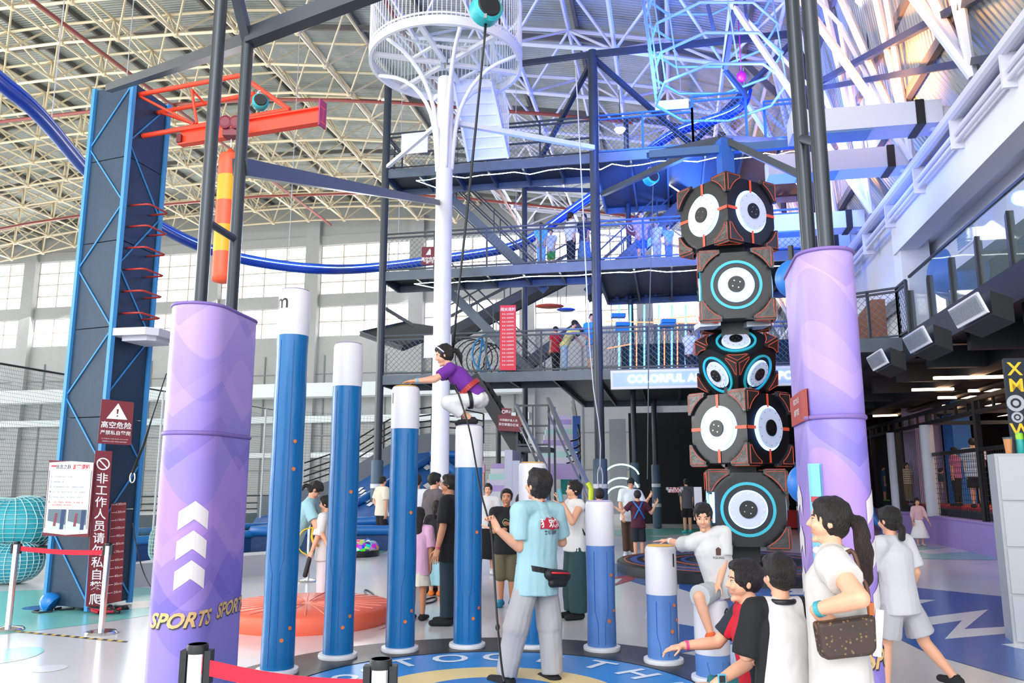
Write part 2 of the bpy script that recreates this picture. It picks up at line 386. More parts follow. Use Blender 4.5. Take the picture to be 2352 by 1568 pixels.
# ---- the side building on the right: eaves beam, mezzanine, black soffit
wr = MB(); ww = sm('white plaster beam', '#e8eaf2', rough=.6)
wr.hbox(5.1, 5.5, -3, 19, 6.7, 7.75); wr.hbox(5.9, 6.3, -3, 19.6, 5.95, 6.9); wr.hbox(5.4, 6.3, -3, 19.6, 6.9, 7.1)
wr.hbox(5.15, 5.75, 18.6, 19.2, 4.35, 7.7); wr.hbox(5.3, 5.7, 19.2, 46, 5.9, 7.9); wr.hbox(5.8, 6.1, 19.6, 46, 4.7, 7)
wr.obj('wall_right', ww, kind='structure')
ev = MB(); ev.hbox(5.2, 5.9, -3, 46, 7.75, 8.3); ev.obj('trim_3', sm('eaves sheet', '#8d95a8', rough=.6), kind='structure')
pp = MB()
for z, u, rr in ((7.86, 4.95, .1), (7.52, 4.98, .055), (7.38, 4.98, .04)): pp.tube(B(u, -2, z), B(u, 44, z), rr, 10)
for i in range(16): v = 1 + i * 2.2; pp.hbox(4.9, 5.15, v, v + .06, 7.25, 7.8)
pp.obj('ceiling_pipe_run', lil, kind='structure')
# diagonal brackets of brown board under the eaves seen through the net
ms = MB(); ms.hbox(5.05, 20, 0, 18.6, 4.45, 4.7); ms.hbox(5.0, 5.1, 0, 18.6, 4.2, 4.75); ms.hbox(5.0, 24, 18.6, 46, 4.35, 4.6)
for v in [1 + i * 2.4 for i in range(18)]: ms.hbox(5.3, 22, v, v + .2, 3.95, 4.4)
for u in (6.4, 9, 12, 15): ms.hbox(u, u + .3, 0, 45, 3.9, 4.3)
for u, z in ((7.6, 3.9), (8.4, 3.75), (10.6, 3.85)): ms.tube(B(u, 0, z), B(u, 44, z), .09, 8)
ms.obj('ceiling_mezzanine_soffit', sm('black soffit', '#14171d', rough=.55), kind='structure')
mf = MB(); mf.hbox(5.1, 18, 0, 18.6, 4.7, 4.72); mf.hbox(17, 17.2, 0, 46, 0, 7); mf.hbox(6.3, 18, 0, 19.6, 6.9, 7.0); mf.hbox(6.3, 18, 19.4, 19.6, 4.7, 6.9)
mf.obj('wall_mezzanine', sm('mezzanine grey', '#2e2b2a', rough=.7), kind='structure')
# dark rear walls of the ground floor under the tower and under the mezzanine
dw = MB(); dw.hbox(-1.7, 17, 33, 33.3, 0, 4.4); dw.hbox(2.4, 2.6, 27, 33, 0, 4.4)
dw.obj('wall_inner', sm('black curtain wall', '#0d0e11', rough=.8), kind='structure')

for i, (px, py, w_) in enumerate(((2300, 405, 1.1), (2143, 548, 1.0), (2020, 655, .9))):   # grilles in the lower beam
    g = thing('air_grille', 'pale blue air grille in the white beam, %s' % ('nearest and largest of the three', 'middle one of the three', 'farthest, beside the white column')[i], 'air grille', group='grilles in the beam')
    c = gd(px, py, 6.4); u, v = UV_(c.x, c.y); v = v * 5.88 / u if 0 else v
    fr = MB(); fr.hbox(5.86, 5.9, v - w_ / 2, v + w_ / 2, 6.2, 6.65); fr.obj('frame', whitem, g)
    sl = MB()
    for k in range(7): sl.hbox(5.84, 5.86, v - w_ / 2 + .05, v + w_ / 2 - .05, 6.25 + k * .05, 6.28 + k * .05)
    sl.obj('slats', sm('grille blue', '#8fb4dd', rough=.5), g)
for i, (px, py) in enumerate(((2258, 725), (2135, 790), (2040, 835))):   # louvres under the mezzanine edge
    c = gd(px, py, 4.05); u, v = UV_(c.x, c.y)
    g = thing('ceiling_vent', 'white louvred vent on the black mezzanine underside, %s' % ('nearest of the three', 'middle one of the three', 'farthest of the three')[i], 'vent', group='louvred vents under the mezzanine')
    L = .62; bx = MB().m(0); o = B(u - .1, v - L, 3.95); bx.obox(o, B(u - .1, v + L, 3.95) - o, B(u + .18, v - L, 3.82) - o, V((0, 0, .35)))
    bx.obj('housing', black, g)
    bx = MB(); e1 = B(u - .12, v + L, 3.93) - B(u - .12, v - L, 3.93); o = B(u - .13, v - L, 3.98); e2 = V((0, 0, .3)) - (B(u, v, 0) - B(u - .12, v, 0))
    bx.obox(o, e1, e2, V((0.001, 0, 0)) + (B(u - .03, v, 0) - B(u, v, 0))); bx.obj('frame', whitem, g)
    sl = MB()
    for k in range(16): p = o + e1 * (k + .7) / 17 + (B(u - .04, v, 0) - B(u, v, 0)); sl.obox(p + e2 * .12, e1 * .018, e2 * .76, B(u - .02, v, 0) - B(u, v, 0))
    sl.obj('louvre', sm('louvre grey', '#8b929c', rough=.4), g)
# rectangular ventilation ducts reaching out under the roof
for i, (px, py, un) in enumerate(((2130, 262, 2.4), (2075, 360, 2.2), (2010, 500, 2.2), (2000, 545, 2.2))):
    c = gd(px, py, 8.3); u, v = UV_(c.x, c.y); z = 8.0
    g = thing('ventilation_duct', 'pale rectangular air duct out of the right eaves, %s' % ('nearest one with orange speckled end', 'second from the camera', 'third from the camera', 'farthest of the four')[i], 'duct', group='ducts below the roof edge')
    MB().hbox(un, 5.0, v - .3, v + .3, z, z + .44).obj('duct_body', sm('duct lilac', '#cfd2e4', rough=.5), g)
    MB().hbox(4.55, 4.7, v - .32, v + .32, z - .02, z + .46).obj('joint', black, g)
    MB().hbox(un + .6, un + 1.4, v - .25, v + .25, z - .02, z).obj('outlet', sm('outlet blue', '#7f9fc4', rough=.5), g)
    eb = MB(); eb.path([B(4.9, v, z + .22), B(5.4, v, z + .12), B(5.6, v, z - .3)], .24, 10); eb.obj('elbow', lil, g, smooth=True)

# glass balustrade of the mezzanine
gb = thing('glass_balustrade', 'clear glass balustrade with black fins along the mezzanine edge', 'balustrade', B(5.08, 8, 4.7))
n = 8; v0, v1 = 7.6, 17.9; st = (v1 - v0) / n
for i in range(n):
    MB().hbox(5.07, 5.09, v0 + i * st + .03, v0 + (i + 1) * st - .03, 4.75, 5.9).obj('glass_panel', glass, gb)
for i in range(n + 1):
    fi = MB(); v = v0 + i * st; fi.prism([B(5.03, v - .05, 4.5), B(5.03, v + .05, 4.5), B(5.03, v + .04, 5.55), B(5.03, v - .03, 5.62)], B(5.14, v, 0) - B(5.03, v, 0)); fi.obj('fin', black, gb)
MB().beam(B(5.08, v0, 5.92), B(5.08, v1, 5.92), .05).obj('handrail', black, gb)
# what shows on the mezzanine behind the glass
bb = MB(); bq = at(2200, 628, 16.7); bb.tube(bq, (bq.x, bq.y, 6.93), .02); bb.ell(bq, .6, .6, .6, n=28, m=18); bb.obj('giant_ball', sm('ball blue', '#2f6fd0', rough=.5), smooth=True, label='large blue ball hanging on the mezzanine behind the glass', cat='ball')
for i, (a, b) in enumerate(((B(7.5, 9.5, 6.75), B(7.5, 12.5, 6.75)), (B(9.5, 10, 6.75), B(9.5, 14, 6.75)), (B(11, 12, 6.75), B(11, 17, 6.75)))):
    MB().beam(a, b, .07).obj('tube_light', ledw, label='white tube light below the mezzanine ceiling, %s from the glass' % ('first', 'second', 'third')[i], cat='light', group='mezzanine tube lights')
mw = MB(); mw.hbox(15, 15.1, 1, 19, 4.9, 6.4)
fr = mw.obj('window_30', mat('bright mezzanine window', (1, 1, 1), emit=(1, 1, 1), es=1.4), kind='structure')
# chain-link bridge rail beside the mezzanine with the brown board behind it
def chain(mb, p0, p1, h, step=.16, r=.006, n=3):
    p0, p1 = V(p0), V(p1); L = (p1 - p0).length; d = (p1 - p0) / L; k = int((L + h) / step)
    for i in range(-int(h / step), k):
        s = i * step
        for sg in (1, -1):
            a, b = (s, s + h) if sg == 1 else (s + h, s)
            # clip the wire to the panel
            t0, t1 = 0.0, 1.0
            if a != b:
                ta, tb = (0 - a) / (b - a), (L - a) / (b - a); lo, hi = min(ta, tb), max(ta, tb); t0, t1 = max(t0, lo), min(t1, hi)
            if t1 - t0 < .02: continue
            mb.tube(p0 + d * (a + (b - a) * t0) + V((0, 0, h * t0)), p0 + d * (a + (b - a) * t1) + V((0, 0, h * t1)), r, n, caps=False)
def railing(name, pts, h, label, m=steel, post=1.5, r=.028, mid=(.93,), net=True, group=None, cat='railing', netmat=None, sq=True):
    g = thing(name, label, cat, pts[0], group=group)
    po, ra, ne = MB(), MB(), MB()
    for p, q in zip(pts, pts[1:]):
        p, q = V(p), V(q); L = (q - p).length; k = max(1, round(L / post)); up = V((0, 0, 1))
        for i in range(k + 1): x = p.lerp(q, i / k); po.beam(x, x + up * h, r * 2, r * 2, up=(1, 0, 0)) if sq else po.tube(x, x + up * h, r, 6)
        for f_ in (1,) + tuple(mid): ra.beam(p + up * h * f_, q + up * h * f_, r * 1.7)
        if net: chain(ne, p + up * .08, q + up * .08, h * (mid[0] if mid else 1) - .08); ra.beam(p + up * .08, q + up * .08, r * 1.4)
    po.obj('posts', m, g, kind='stuff'); ra.obj('rails', m, g)
    if net: ne.obj('wire_mesh', netmat or steel_l, g)
    return g
railing('bridge_railing', [B(3.9, 19.2, 4.7), B(5.0, 18.6, 4.7)], 1.15, 'dark steel railing with wire mesh on the bridge beside the purple padded column', post=.7)
railing('bridge_railing', [B(5.0, 18.6, 4.7), B(5.0, 17.9, 4.7)], 1.15, 'short mesh railing where the bridge meets the glass balustrade', post=.7)
bg_ = thing('bridge', 'grey steel footbridge joining the play tower to the mezzanine', 'bridge', B(3.4, 21, 4.7))
MB().hbox(3.6, 5.1, 18.6, 22.2, 4.55, 4.7).obj('deck', steel, bg_); MB().hbox(3.6, 5.1, 18.5, 18.62, 4.42, 4.72).obj('edge_beam', steel_l, bg_)
bo = MB(); c = B(4.6, 20.4, 0); bo.prism([B(3.9, 20.4, 4.7), B(5.2, 20.4, 4.7), B(5.2, 20.4, 6.0), B(4.9, 20.4, 6.0)], V((0, .1, 0))); bo.obj('plywood_board', sm('plywood', '#94603f', rough=.7, var=.15), label='brown slanted plywood board standing behind the bridge mesh', cat='board')

# ---- trampoline hall behind the low lilac wall
lw = MB(); lw.hbox(6.8, 7.1, 16.5, 44, 0, .7); lw.hbox(6.75, 7.15, 16.5, 44, .7, .74)
lw.obj('wall_low_lilac', sm('lilac wall paint', '#9b86cf', rough=.5, var=.04), kind='structure')
td = MB(); td.hbox(7.1, 17, 16.5, 40, .5, .9); td.obj('floor_trampoline_deck', sm('trampoline deck dark', '#1b2540', rough=.6), kind='structure')
k = 0
for i in range(3):
    for j in range(4):
        u, v = 7.5 + i * 2.3, 17.6 + j * 3
        t = thing('trampoline', 'orange red trampoline pad, %s of the %s' % (('nearest', 'second', 'third', 'farthest')[j], ('row along the lilac wall', 'middle row', 'row farthest from the lilac wall')[i]), 'trampoline', B(u + 1, v + 1.2, .9), group='trampoline pads row %s' % ('one', 'two', 'three')[i])
        MB().hbox(u, u + 1.9, v, v + 2.5, .9, .96).obj('pad_frame', sm('pad red', '#a5263a', rough=.6), t); MB().hbox(u + .25, u + 1.65, v + .25, v + 2.25, .96, .97).obj('jumping_bed', sm('bed orange', '#c75c40', rough=.7), t)
cf = thing('trampoline_cage_frame', 'black steel frame of the trampoline hall above the lilac wall', 'frame', B(6.9, 17, .7))
for v in (17.2, 20.2, 23.7, 27, 30.2, 33.4, 37, 41): MB().beam(B(6.9, v, .7), B(6.9, v, 3.5), .12, up=(1, 0, 0)).obj('post', black, cf)
fr = MB()
for z in (3.2, 3.5): fr.beam(B(6.9, 17.2, z), B(6.9, 41, z), .1)
fr.beam(B(6.9, 17.2, 2.35), B(6.9, 23.7, 2.35), .09)
for z in (3.2, 3.5): fr.beam(B(6.9, 23.7, z), B(17, 23.7, z), .1)
for i in range(30): v = 17.5 + i * .8; fr.beam(B(6.9, v, 3.2), B(6.9, v, 3.5), .05, up=(1, 0, 0))
fr.obj('rails', black, cf)
for i, v in enumerate((20.9, 23.7, 27.2, 33.4)):
    if i: MB().tube(B(6.82, v, .72), B(6.82, v, 3.15), .17, 16).obj('post_pad', sm('post pad pale', '#b9c0d2', rough=.5, var=.05), cf, smooth=40)
ne = MB()
for i in range(46): v = 17.3 + i * .14; ne.tube(B(6.9, v, .75), B(6.9, v, 2.3), .006, 3, caps=False)
for i in range(12): z = .8 + i * .13; ne.tube(B(6.9, 17.3, z), B(6.9, 23.7, z), .006, 3, caps=False)
for i in range(100): v = 23.8 + i * .16; ne.tube(B(6.9, v, .75), B(6.9, v, 3.1), .006, 3, caps=False)
ne.obj('net', sm('net dark', '#1a2028', rough=.8), cf)
wl = mat('warm strip light', (1, .8, .6), emit=(1.0, .62, .36), es=6)
ends = [((2145, 868), (2345, 864), 4.0), ((1965 + 130, 895), (2190, 893), 4.0), ((2225, 897), (2350, 895), 4.0), ((2155, 913), (2350, 910), 4.0), ((2005, 955), (2062, 953), 3.9), ((2165, 932), (2330, 928), 3.9), ((2280, 955), (2330, 950), 3.9), ((2005, 974), (2035, 973), 3.9)]
for i, (a, b, z) in enumerate(ends):
    z = 3.86
    MB().beam(gd(*a, z), gd(*b, z), .1, .06).obj('strip_light', wl, label='warm strip light under the black trampoline hall ceiling, ' + ('longest and topmost', 'left part of the second row', 'right part of the second row', 'third row right of the blue column', 'far left beside the grey column', 'fourth row', 'short one at far right', 'shortest at far left')[i], cat='light', group='warm strip lights in the trampoline hall')
bc = at(2208, 1100, 25); MB().box(bc.x - .28, bc.x + .28, bc.y - .28, bc.y + .28, .6, 4.35).obj('blue_column', sm('column blue', '#2a6fc4', rough=.6), label='square blue column under the black ceiling behind the trampolines', cat='column')
bc = at(2118, 1000, 26); MB().box(bc.x - .42, bc.x + .42, bc.y - .4, bc.y + .4, .6, 4.1).obj('lilac_column', sm('column lilac', '#a79bc4', rough=.6), label='broad lilac column behind the corner of the trampoline cage', cat='column')
bc = at(2070, 1000, 31); MB().box(bc.x - .3, bc.x + .3, bc.y - .3, bc.y + .3, .6, 4.1).obj('grey_column', sm('column grey blue', '#6f8aa8', rough=.6), label='grey blue column farthest back in the trampoline hall', cat='column')
# ============================================================ jumping pillars on the round mat
RC = V((-.15, 6.2, 0))
mt = thing('round_mat', 'round blue mat with white TOGETHER lettering and black rim under the pillars', 'mat', RC)
MB().lathe([(2.36, 0), (2.36, .04), (2.33, .055), (1.66, .055), (1.66, 0)], RC, 72).obj('rim', sm('mat rim black', '#1d1f24', rough=.4, bump=.4, bscale=4), mt, smooth=30)
MB().lathe([(1.655, .01), (1.655, .05), (1.02, .05)], RC, 72).obj('ring', sm('mat blue', '#2f86cf', rough=.35), mt)
MB().lathe([(1.02, .02), (1.02, .051), (.66, .051)], RC, 72).obj('inner_ring', sm('mat sand', '#e7cf8e', rough=.4), mt)
MB().lathe([(.66, .02), (.66, .052)], RC, 48).obj('centre', sm('mat centre blue', '#2b79c4', rough=.4), mt)
tt = MB()
for ch, an in zip('TOGETHER', [34, 16.5, -1, -20, -39, -57, -75, -93]):
    t = R(90 + an); c = RC + V((math.cos(t), math.sin(t), 0)) * 1.40; c.z = .0535
    put_text(tt, ch, c, V((math.sin(t), -math.cos(t), 0)), V((math.cos(t), math.sin(t), 0)), .42, .018)
for ch, an in zip('STICK', [70, 84, 98, 110, 124]):
    pass
for an in (48, 62, -88): t = R(90 + an); c = RC + V((math.cos(t), math.sin(t), 0)) * 1.36; tt.lathe([(.11, .0525), (.11, .0535), (.06, .0535), (.06, .0525)], (c.x, c.y, 0), 20, closed=True)
tt.obj('lettering', sm('mat letter white', '#e4edf5', rough=.4), mt)
PIL = [(1640, 6.75, .68), (1525, 7.4, 1.05), (1383, 7.93, 1.43), (1225, 8.08, 1.80), (1073, 8.08, 2.17), (918, 7.9, 2.54), (775, 7.6, 2.92), (635, 7.0, 3.30)]
PNAME = ['shortest pillar with a boy sitting on it', 'second shortest pillar marked 1 with a yellow top', 'third shortest pillar, right of the staff member', 'pillar half hidden behind the staff member in pale polo', 'pillar with the crouching girl on its top', 'pillar the crouching girl puts her hands on', 'second tallest pillar, left of centre', 'tallest pillar, beside the left purple column']
PP = []
for i, (px, Y, h) in enumerate(PIL):
    X = (px - 1176) / FPX * (Y * math.cos(PITCH) - EYE * math.sin(PITCH)); c = V((X, Y, 0)); PP.append(V((X, Y, h)))
    g = thing('padded_pillar', 'blue padded round pillar, white band at the top: ' + PNAME[i], 'pillar', c, group='stepping pillars around the mat')
    g['label'] = 'blue ' + PNAME[i]
    rr = .135; z1 = h - .42
    body = MB(); pr = [(rr, .07)] + [(rr + .002 * math.sin(z * 9), z) for z in [.1 + (z1 - .1) * k / 14 for k in range(15)]]
    body.lathe(pr, c, 40); body.obj('blue_cover', [lilac_b if i <= 2 else blue_pad], g, smooth=40)
    MB().lathe([(rr + .002, z1), (rr + .004, z1 + .02), (rr + .003, h - .04), (rr - .008, h - .012), (rr - .03, h), (.0001, h)], c, 40).obj('white_band', wht_vinyl, g, smooth=50)
    MB().lathe([(rr - .012, h - .004), (rr - .03, h + .004), (.0001, h + .004)], c, 32).obj('top_pad', sm('top yellow', '#eeb52f', rough=.5) if i in (1, 3, 5) else sm('top lilac', '#c3b2dd', rough=.5), g)
    MB().lathe([(.172, .055), (.176, .07), (.172, .09), (.13, .095)], c, 36).obj('base_ring', white, g, smooth=40)
    ln = MB()          # printed circuit lines and dots, raised a millimetre off the cover
    def onp(a, z, r_=rr + .0035): return c + V((math.sin(a) * r_, -math.cos(a) * r_, z))
    for a0, hop in ((-.55, .22), (.35, -.2), (.9, .18)):
        zz = [.12, z1 * .3, z1 * .3 + .12, z1 - .05]; aa = [a0 + hop, a0 + hop, a0, a0]
        for (za, a1), (zb, a2) in zip(zip(zz, aa), zip(zz[1:], aa[1:])): ln.tube(onp(a1, za), onp(a2, zb), .0026, 4)
    ln.obj('printed_lines', sm('print line blue', '#2a86cc' if i > 2 else '#2a62b0', rough=.4), g)
    dt = MB()
    for a0, z in ((.45, .33), (.95, .42), (.7, h * .52), (.9, h * .8)):
        if z > z1 - .05 or (i > 2 and z > 2): continue
        a = onp(a0, z); nrm = V((math.sin(a0), -math.cos(a0), 0)); dt.tube(a - nrm * .002, a + nrm * .002, .0165, 12)
    if i == 7: dt.tube(onp(.7, 1.95) , onp(.7, 1.95, rr + .006), .016, 12)
    dt.obj('printed_dots', sm('dot orange', '#e2793a', rough=.5), g)
    lab = {1: ('1', .74, .13), 5: ('1', -.95, .12), 7: ('m', -.6, .15), 0: ('0', .85, .14)}.get(i)
    if lab:
        nb = MB(); vs, fs = text(lab[0], lab[2] * 1.25, .006)
        nb.add([onp(lab[1] + v.x / rr, h - .13 + v.y, rr + .006) for v in vs], fs); nb.obj('number', black, g)

# ============================================================ purple padded columns with twin steel posts
def pmat():
    m = bpy.data.materials.new('purple printed vinyl'); m.use_nodes = True; nt = m.node_tree; N = nt.nodes.new; Lk = nt.links.new; p = nt.nodes['Principled BSDF']
    p.inputs['Roughness'].default_value = .42; p.inputs['Specular IOR Level'].default_value = .4
    uv = N('ShaderNodeUVMap'); uv.uv_map = 'UVMap'; sp = N('ShaderNodeSeparateXYZ'); Lk(uv.outputs[0], sp.inputs[0])
    def mth(op, a, b=None, c=None):
        n = N('ShaderNodeMath'); n.operation = op
        for i, x in enumerate((a, b, c)):
            if x is None: continue
            if isinstance(x, (int, float)): n.inputs[i].default_value = x
            else: Lk(x, n.inputs[i])
        return n.outputs[0]
    s_, z_ = sp.outputs[0], sp.outputs[1]
    curve = mth('MULTIPLY', mth('SINE', mth('MULTIPLY', s_, 7.5)), .17)          # sweeping wave
    peak = mth('MULTIPLY', mth('PINGPONG', mth('ADD', s_, .1), .34), .75)          # folded peak
    t1 = mth('FRACT', mth('MULTIPLY', mth('SUBTRACT', z_, curve), .62))
    t2 = mth('FRACT', mth('MULTIPLY', mth('SUBTRACT', mth('SUBTRACT', z_, peak), .25), 1.05))
    def ramp(v, stops, inter='CONSTANT'):
        r_ = N('ShaderNodeValToRGB'); r_.color_ramp.interpolation = inter; e = r_.color_ramp.elements
        while len(e) > 1: e.remove(e[0])
        e[0].position = stops[0][0]; e[0].color = (*srgb(stops[0][1]), 1)
        for a, b in stops[1:]: x = e.new(a); x.color = (*srgb(b), 1)
        Lk(v, r_.inputs[0]); return r_.outputs[0]
    c1 = ramp(t1, [(0, '#7d85cc'), (.18, '#9585c8'), (.42, '#6a63bd'), (.6, '#a98cc8'), (.82, '#b894d8')])
    c2 = ramp(t2, [(0, '#9a82c8'), (.5, '#5048a4'), (.62, '#766ac2'), (.86, '#b193ce')])
    mx = N('ShaderNodeMix'); mx.data_type = 'RGBA'; mx.blend_type = 'MIX'; mx.inputs[0].default_value = .5; Lk(c1, mx.inputs[6]); Lk(c2, mx.inputs[7])
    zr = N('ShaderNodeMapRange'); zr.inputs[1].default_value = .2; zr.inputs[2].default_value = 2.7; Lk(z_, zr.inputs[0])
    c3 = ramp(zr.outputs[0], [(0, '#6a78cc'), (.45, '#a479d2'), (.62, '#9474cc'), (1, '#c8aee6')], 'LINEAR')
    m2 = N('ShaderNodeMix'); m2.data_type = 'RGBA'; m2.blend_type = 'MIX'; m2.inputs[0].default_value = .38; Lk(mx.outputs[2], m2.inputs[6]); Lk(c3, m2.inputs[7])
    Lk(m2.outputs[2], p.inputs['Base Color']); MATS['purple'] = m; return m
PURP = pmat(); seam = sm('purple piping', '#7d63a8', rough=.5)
def stadium(P, Q, r, n=20):
    P, Q = V(P), V(Q); d = (Q - P).normalized(); a = V((d.y, -d.x, 0)); pts = []
    for i in range(n + 1): t = PI * i / n; pts.append(Q + a * math.cos(t) * r + d * math.sin(t) * r)
    for i in range(n + 1): t = PI * i / n; pts.append(P - a * math.cos(t) * r - d * math.sin(t) * r)
    return pts
def padded_column(name, label, P, Q, r, segs, cat='padded column'):
    g = thing(name, label, cat, (P + Q) / 2)
    prof = stadium(P, Q, r); n = len(prof); per = [0]
    for i in range(n): per.append(per[-1] + (prof[(i + 1) % n] - prof[i]).length)
    cen = (P + Q) / 2
    for z0, z1 in segs:
        me = bpy.data.meshes.new('pad'); vs = []; fs = []; uvs = []
        rows = [(z0, .94), (z0 + .012, 1)] + [(z0 + (z1 - z0) * k / 6, 1 + (.006 if k % 2 else 0)) for k in range(1, 6)] + [(z1 - .012, 1), (z1, .94)]
        for z, s_ in rows:
            for q in prof: o = (q - (P if (q - P).length < (q - Q).length else Q)); vs.append((q.x - o.x * (1 - s_), q.y - o.y * (1 - s_), z))
        for k in range(len(rows) - 1):
            for i in range(n): j = (i + 1) % n; fs.append((k * n + i, k * n + j, (k + 1) * n + j, (k + 1) * n + i)); uvs += [(per[i], rows[k][0]), (per[i + 1], rows[k][0]), (per[i + 1], rows[k + 1][0]), (per[i], rows[k + 1][0])]
        fs += [tuple(range(n - 1, -1, -1)), tuple((len(rows) - 1) * n + i for i in range(n))]; uvs += [(0, z0)] * n + [(0, z1)] * n
        me.from_pydata(vs, [], fs); ul = me.uv_layers.new(name='UVMap')
        for l, u_ in enumerate(uvs): ul.data[l].uv = u_
        me.materials.append(PURP); me.polygons.foreach_set('use_smooth', [True] * len(me.polygons)); me.set_sharp_from_angle(angle=R(40))
        o = bpy.data.objects.new('pad', me); COL.objects.link(o); par(o, g)
    for z in sorted({s_ for sg in segs for s_ in sg})[1:]:
        MB().path([V((q.x, q.y, z)) for q in prof], .011, 6, closed=True).obj('piping', seam, g, smooth=True)
    def wrap(s_, z, off=.003):      # perimeter distance -> surface
        s_ = s_ % per[-1]
        for i in range(n):
            if s_ <= per[i + 1]:
                t = (s_ - per[i]) / (per[i + 1] - per[i]); p = prof[i].lerp(prof[(i + 1) % n], t)
                base = P + (Q - P) * min(1, max(0, (p - P).dot(Q - P) / (Q - P).length_squared)); nn = (p - base).normalized()
                return V((p.x, p.y, z)) + nn * off
    return g, wrap, per, prof
def wrap_add(mb, wrap, vs, fs, s0, z0, sgn=1, off=.004, shear=0.0): mb.add([wrap(s0 + sgn * (v.x + shear * v.y), z0 + v.y, off) for v in vs], fs)
def side_at(wrap, per, px):        # perimeter position whose projection lies at a pixel column on the near side
    best = None
    for k in range(400):
        s_ = per[-1] * k / 400; p = wrap(s_, 1.5, .0); q = wrap(s_, 1.5, .01); nrm = q - p
        if nrm.dot(p - V((0, 0, 1.6))) > 0: continue
        D = p.y * math.cos(PITCH) + (p.z - EYE) * math.sin(PITCH); x = 1176 + FPX * p.x / D
        if best is None or abs(x - px) < best[0]: best = (abs(x - px), s_)
    return best[1]
def chevrons(mb, wrap, s0, zs, w=.19, h=.115, t=.10):
    for z in zs:
        k = 8
        for sg in (1, -1):
            for i in range(k):
                a, b = sg * w / 2 * i / k, sg * w / 2 * (i + 1) / k; dz = lambda x: -abs(x) * .72
                mb.quad(wrap(s0 + a, z + dz(a), .004), wrap(s0 + b, z + dz(b), .004), wrap(s0 + b, z + dz(b) + h, .004), wrap(s0 + a, z + dz(a) + h, .004))
cw = sm('printed cream', '#dcd5d6', rough=.5); gold = sm('printed gold', '#d9b27a', rough=.5)
LP, LQ = V((-2.15, 5.42, 0)), V((-2.10, 5.86, 0))
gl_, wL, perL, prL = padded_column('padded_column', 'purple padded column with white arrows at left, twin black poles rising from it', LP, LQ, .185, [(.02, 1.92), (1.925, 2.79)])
m_ = MB(); sC = side_at(wL, perL, 448); chevrons(m_, wL, sC, [1.0, 1.185, 1.37]); m_.obj('printed_arrows', cw, gl_)
def sports(wrap, s0, z0, size, g, word='SPORTS'):
    vs, fs = text(word, size, .032); b = MB(); wrap_add(b, wrap, vs, fs, s0 + .007, z0 - .009, SG, .0042, .35); b.obj('printed_word_shadow', sm('printed dark', '#3a3340', rough=.5), g)
    b = MB(); wrap_add(b, wrap, vs, fs, s0, z0, SG, .006, .35); b.obj('printed_word', gold, g)
# which way round the perimeter runs as seen from the camera
SG = 1 if (wL(sC + .02, 1).x - wL(sC, 1).x) > 0 else -1
sports(wL, side_at(wL, perL, 440), .745, .125, gl_); sports(wL, side_at(wL, perL, 546), .76, .125, gl_)
RP, RQ = V((1.74, 4.32, 0)), V((1.835, 4.78, 0))
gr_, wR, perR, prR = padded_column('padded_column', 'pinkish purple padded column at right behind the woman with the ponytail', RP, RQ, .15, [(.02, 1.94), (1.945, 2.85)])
m_ = MB(); chevrons(m_, wR, side_at(wR, perR, 1838), [1.02, 1.25, 1.48]); chevrons(m_, wR, side_at(wR, perR, 2035), [1.0, 1.23, 1.46]); m_.obj('printed_arrows', cw, gr_)
sports(wR, side_at(wR, perR, 2040) + SG * .05, .735, .125, gr_)
sg_ = thing('notice_sign', 'small red notice sign with white writing on the right purple column', 'sign', wR(side_at(wR, perR, 1850), 1.98))
sA, sB = side_at(wR, perR, 1830), side_at(wR, perR, 1874)
def panel_on(wrap, a, b, z0, z1, off, mb, k=6):
    for i in range(k): s0 = a + (b - a) * i / k; s1 = a + (b - a) * (i + 1) / k; mb.quad(wrap(s0, z0, off), wrap(s1, z0, off), wrap(s1, z1, off), wrap(s0, z1, off))
b = MB(); panel_on(wR, sA, sB, 1.93, 2.1, .012, b); panel_on(wR, sA, sB, 1.93, 2.1, .006, b); b.obj('board', sm('notice red', '#a3362f', rough=.5), sg_)
b = MB(); dd = SG
for line, z, s_ in (('请在工作人员', 2.055, .036), ('指导下游玩', 1.99, .04)): vs, fs = text(line, s_, .012); wrap_add(b, wR, vs, fs, (sA + sB) / 2 - dd * .012, z, dd, .0145)
b.obj('writing', white, sg_)
pg = thing('promo_board', 'narrow light blue promotional panel on the right purple column', 'poster', wR(sB, 1.6))
sA, sB = side_at(wR, perR, 1869), side_at(wR, perR, 1893); b = MB(); panel_on(wR, sA, sB, 1.2, 1.7, .02, b); panel_on(wR, sA, sB, 1.2, 1.7, .004, b); b.obj('board', sm('poster sky', '#7cc4de', rough=.4), pg)
b = MB(); panel_on(wR, sA + (sB - sA) * .2, sB - (sB - sA) * .2, 1.5, 1.53, .022, b); b.m(1); panel_on(wR, sA + (sB - sA) * .25, sB - (sB - sA) * .25, 1.3, 1.42, .022, b); b.obj('print', [sm('poster red', '#c0404a'), sm('poster pink', '#e7a7ae')], pg)
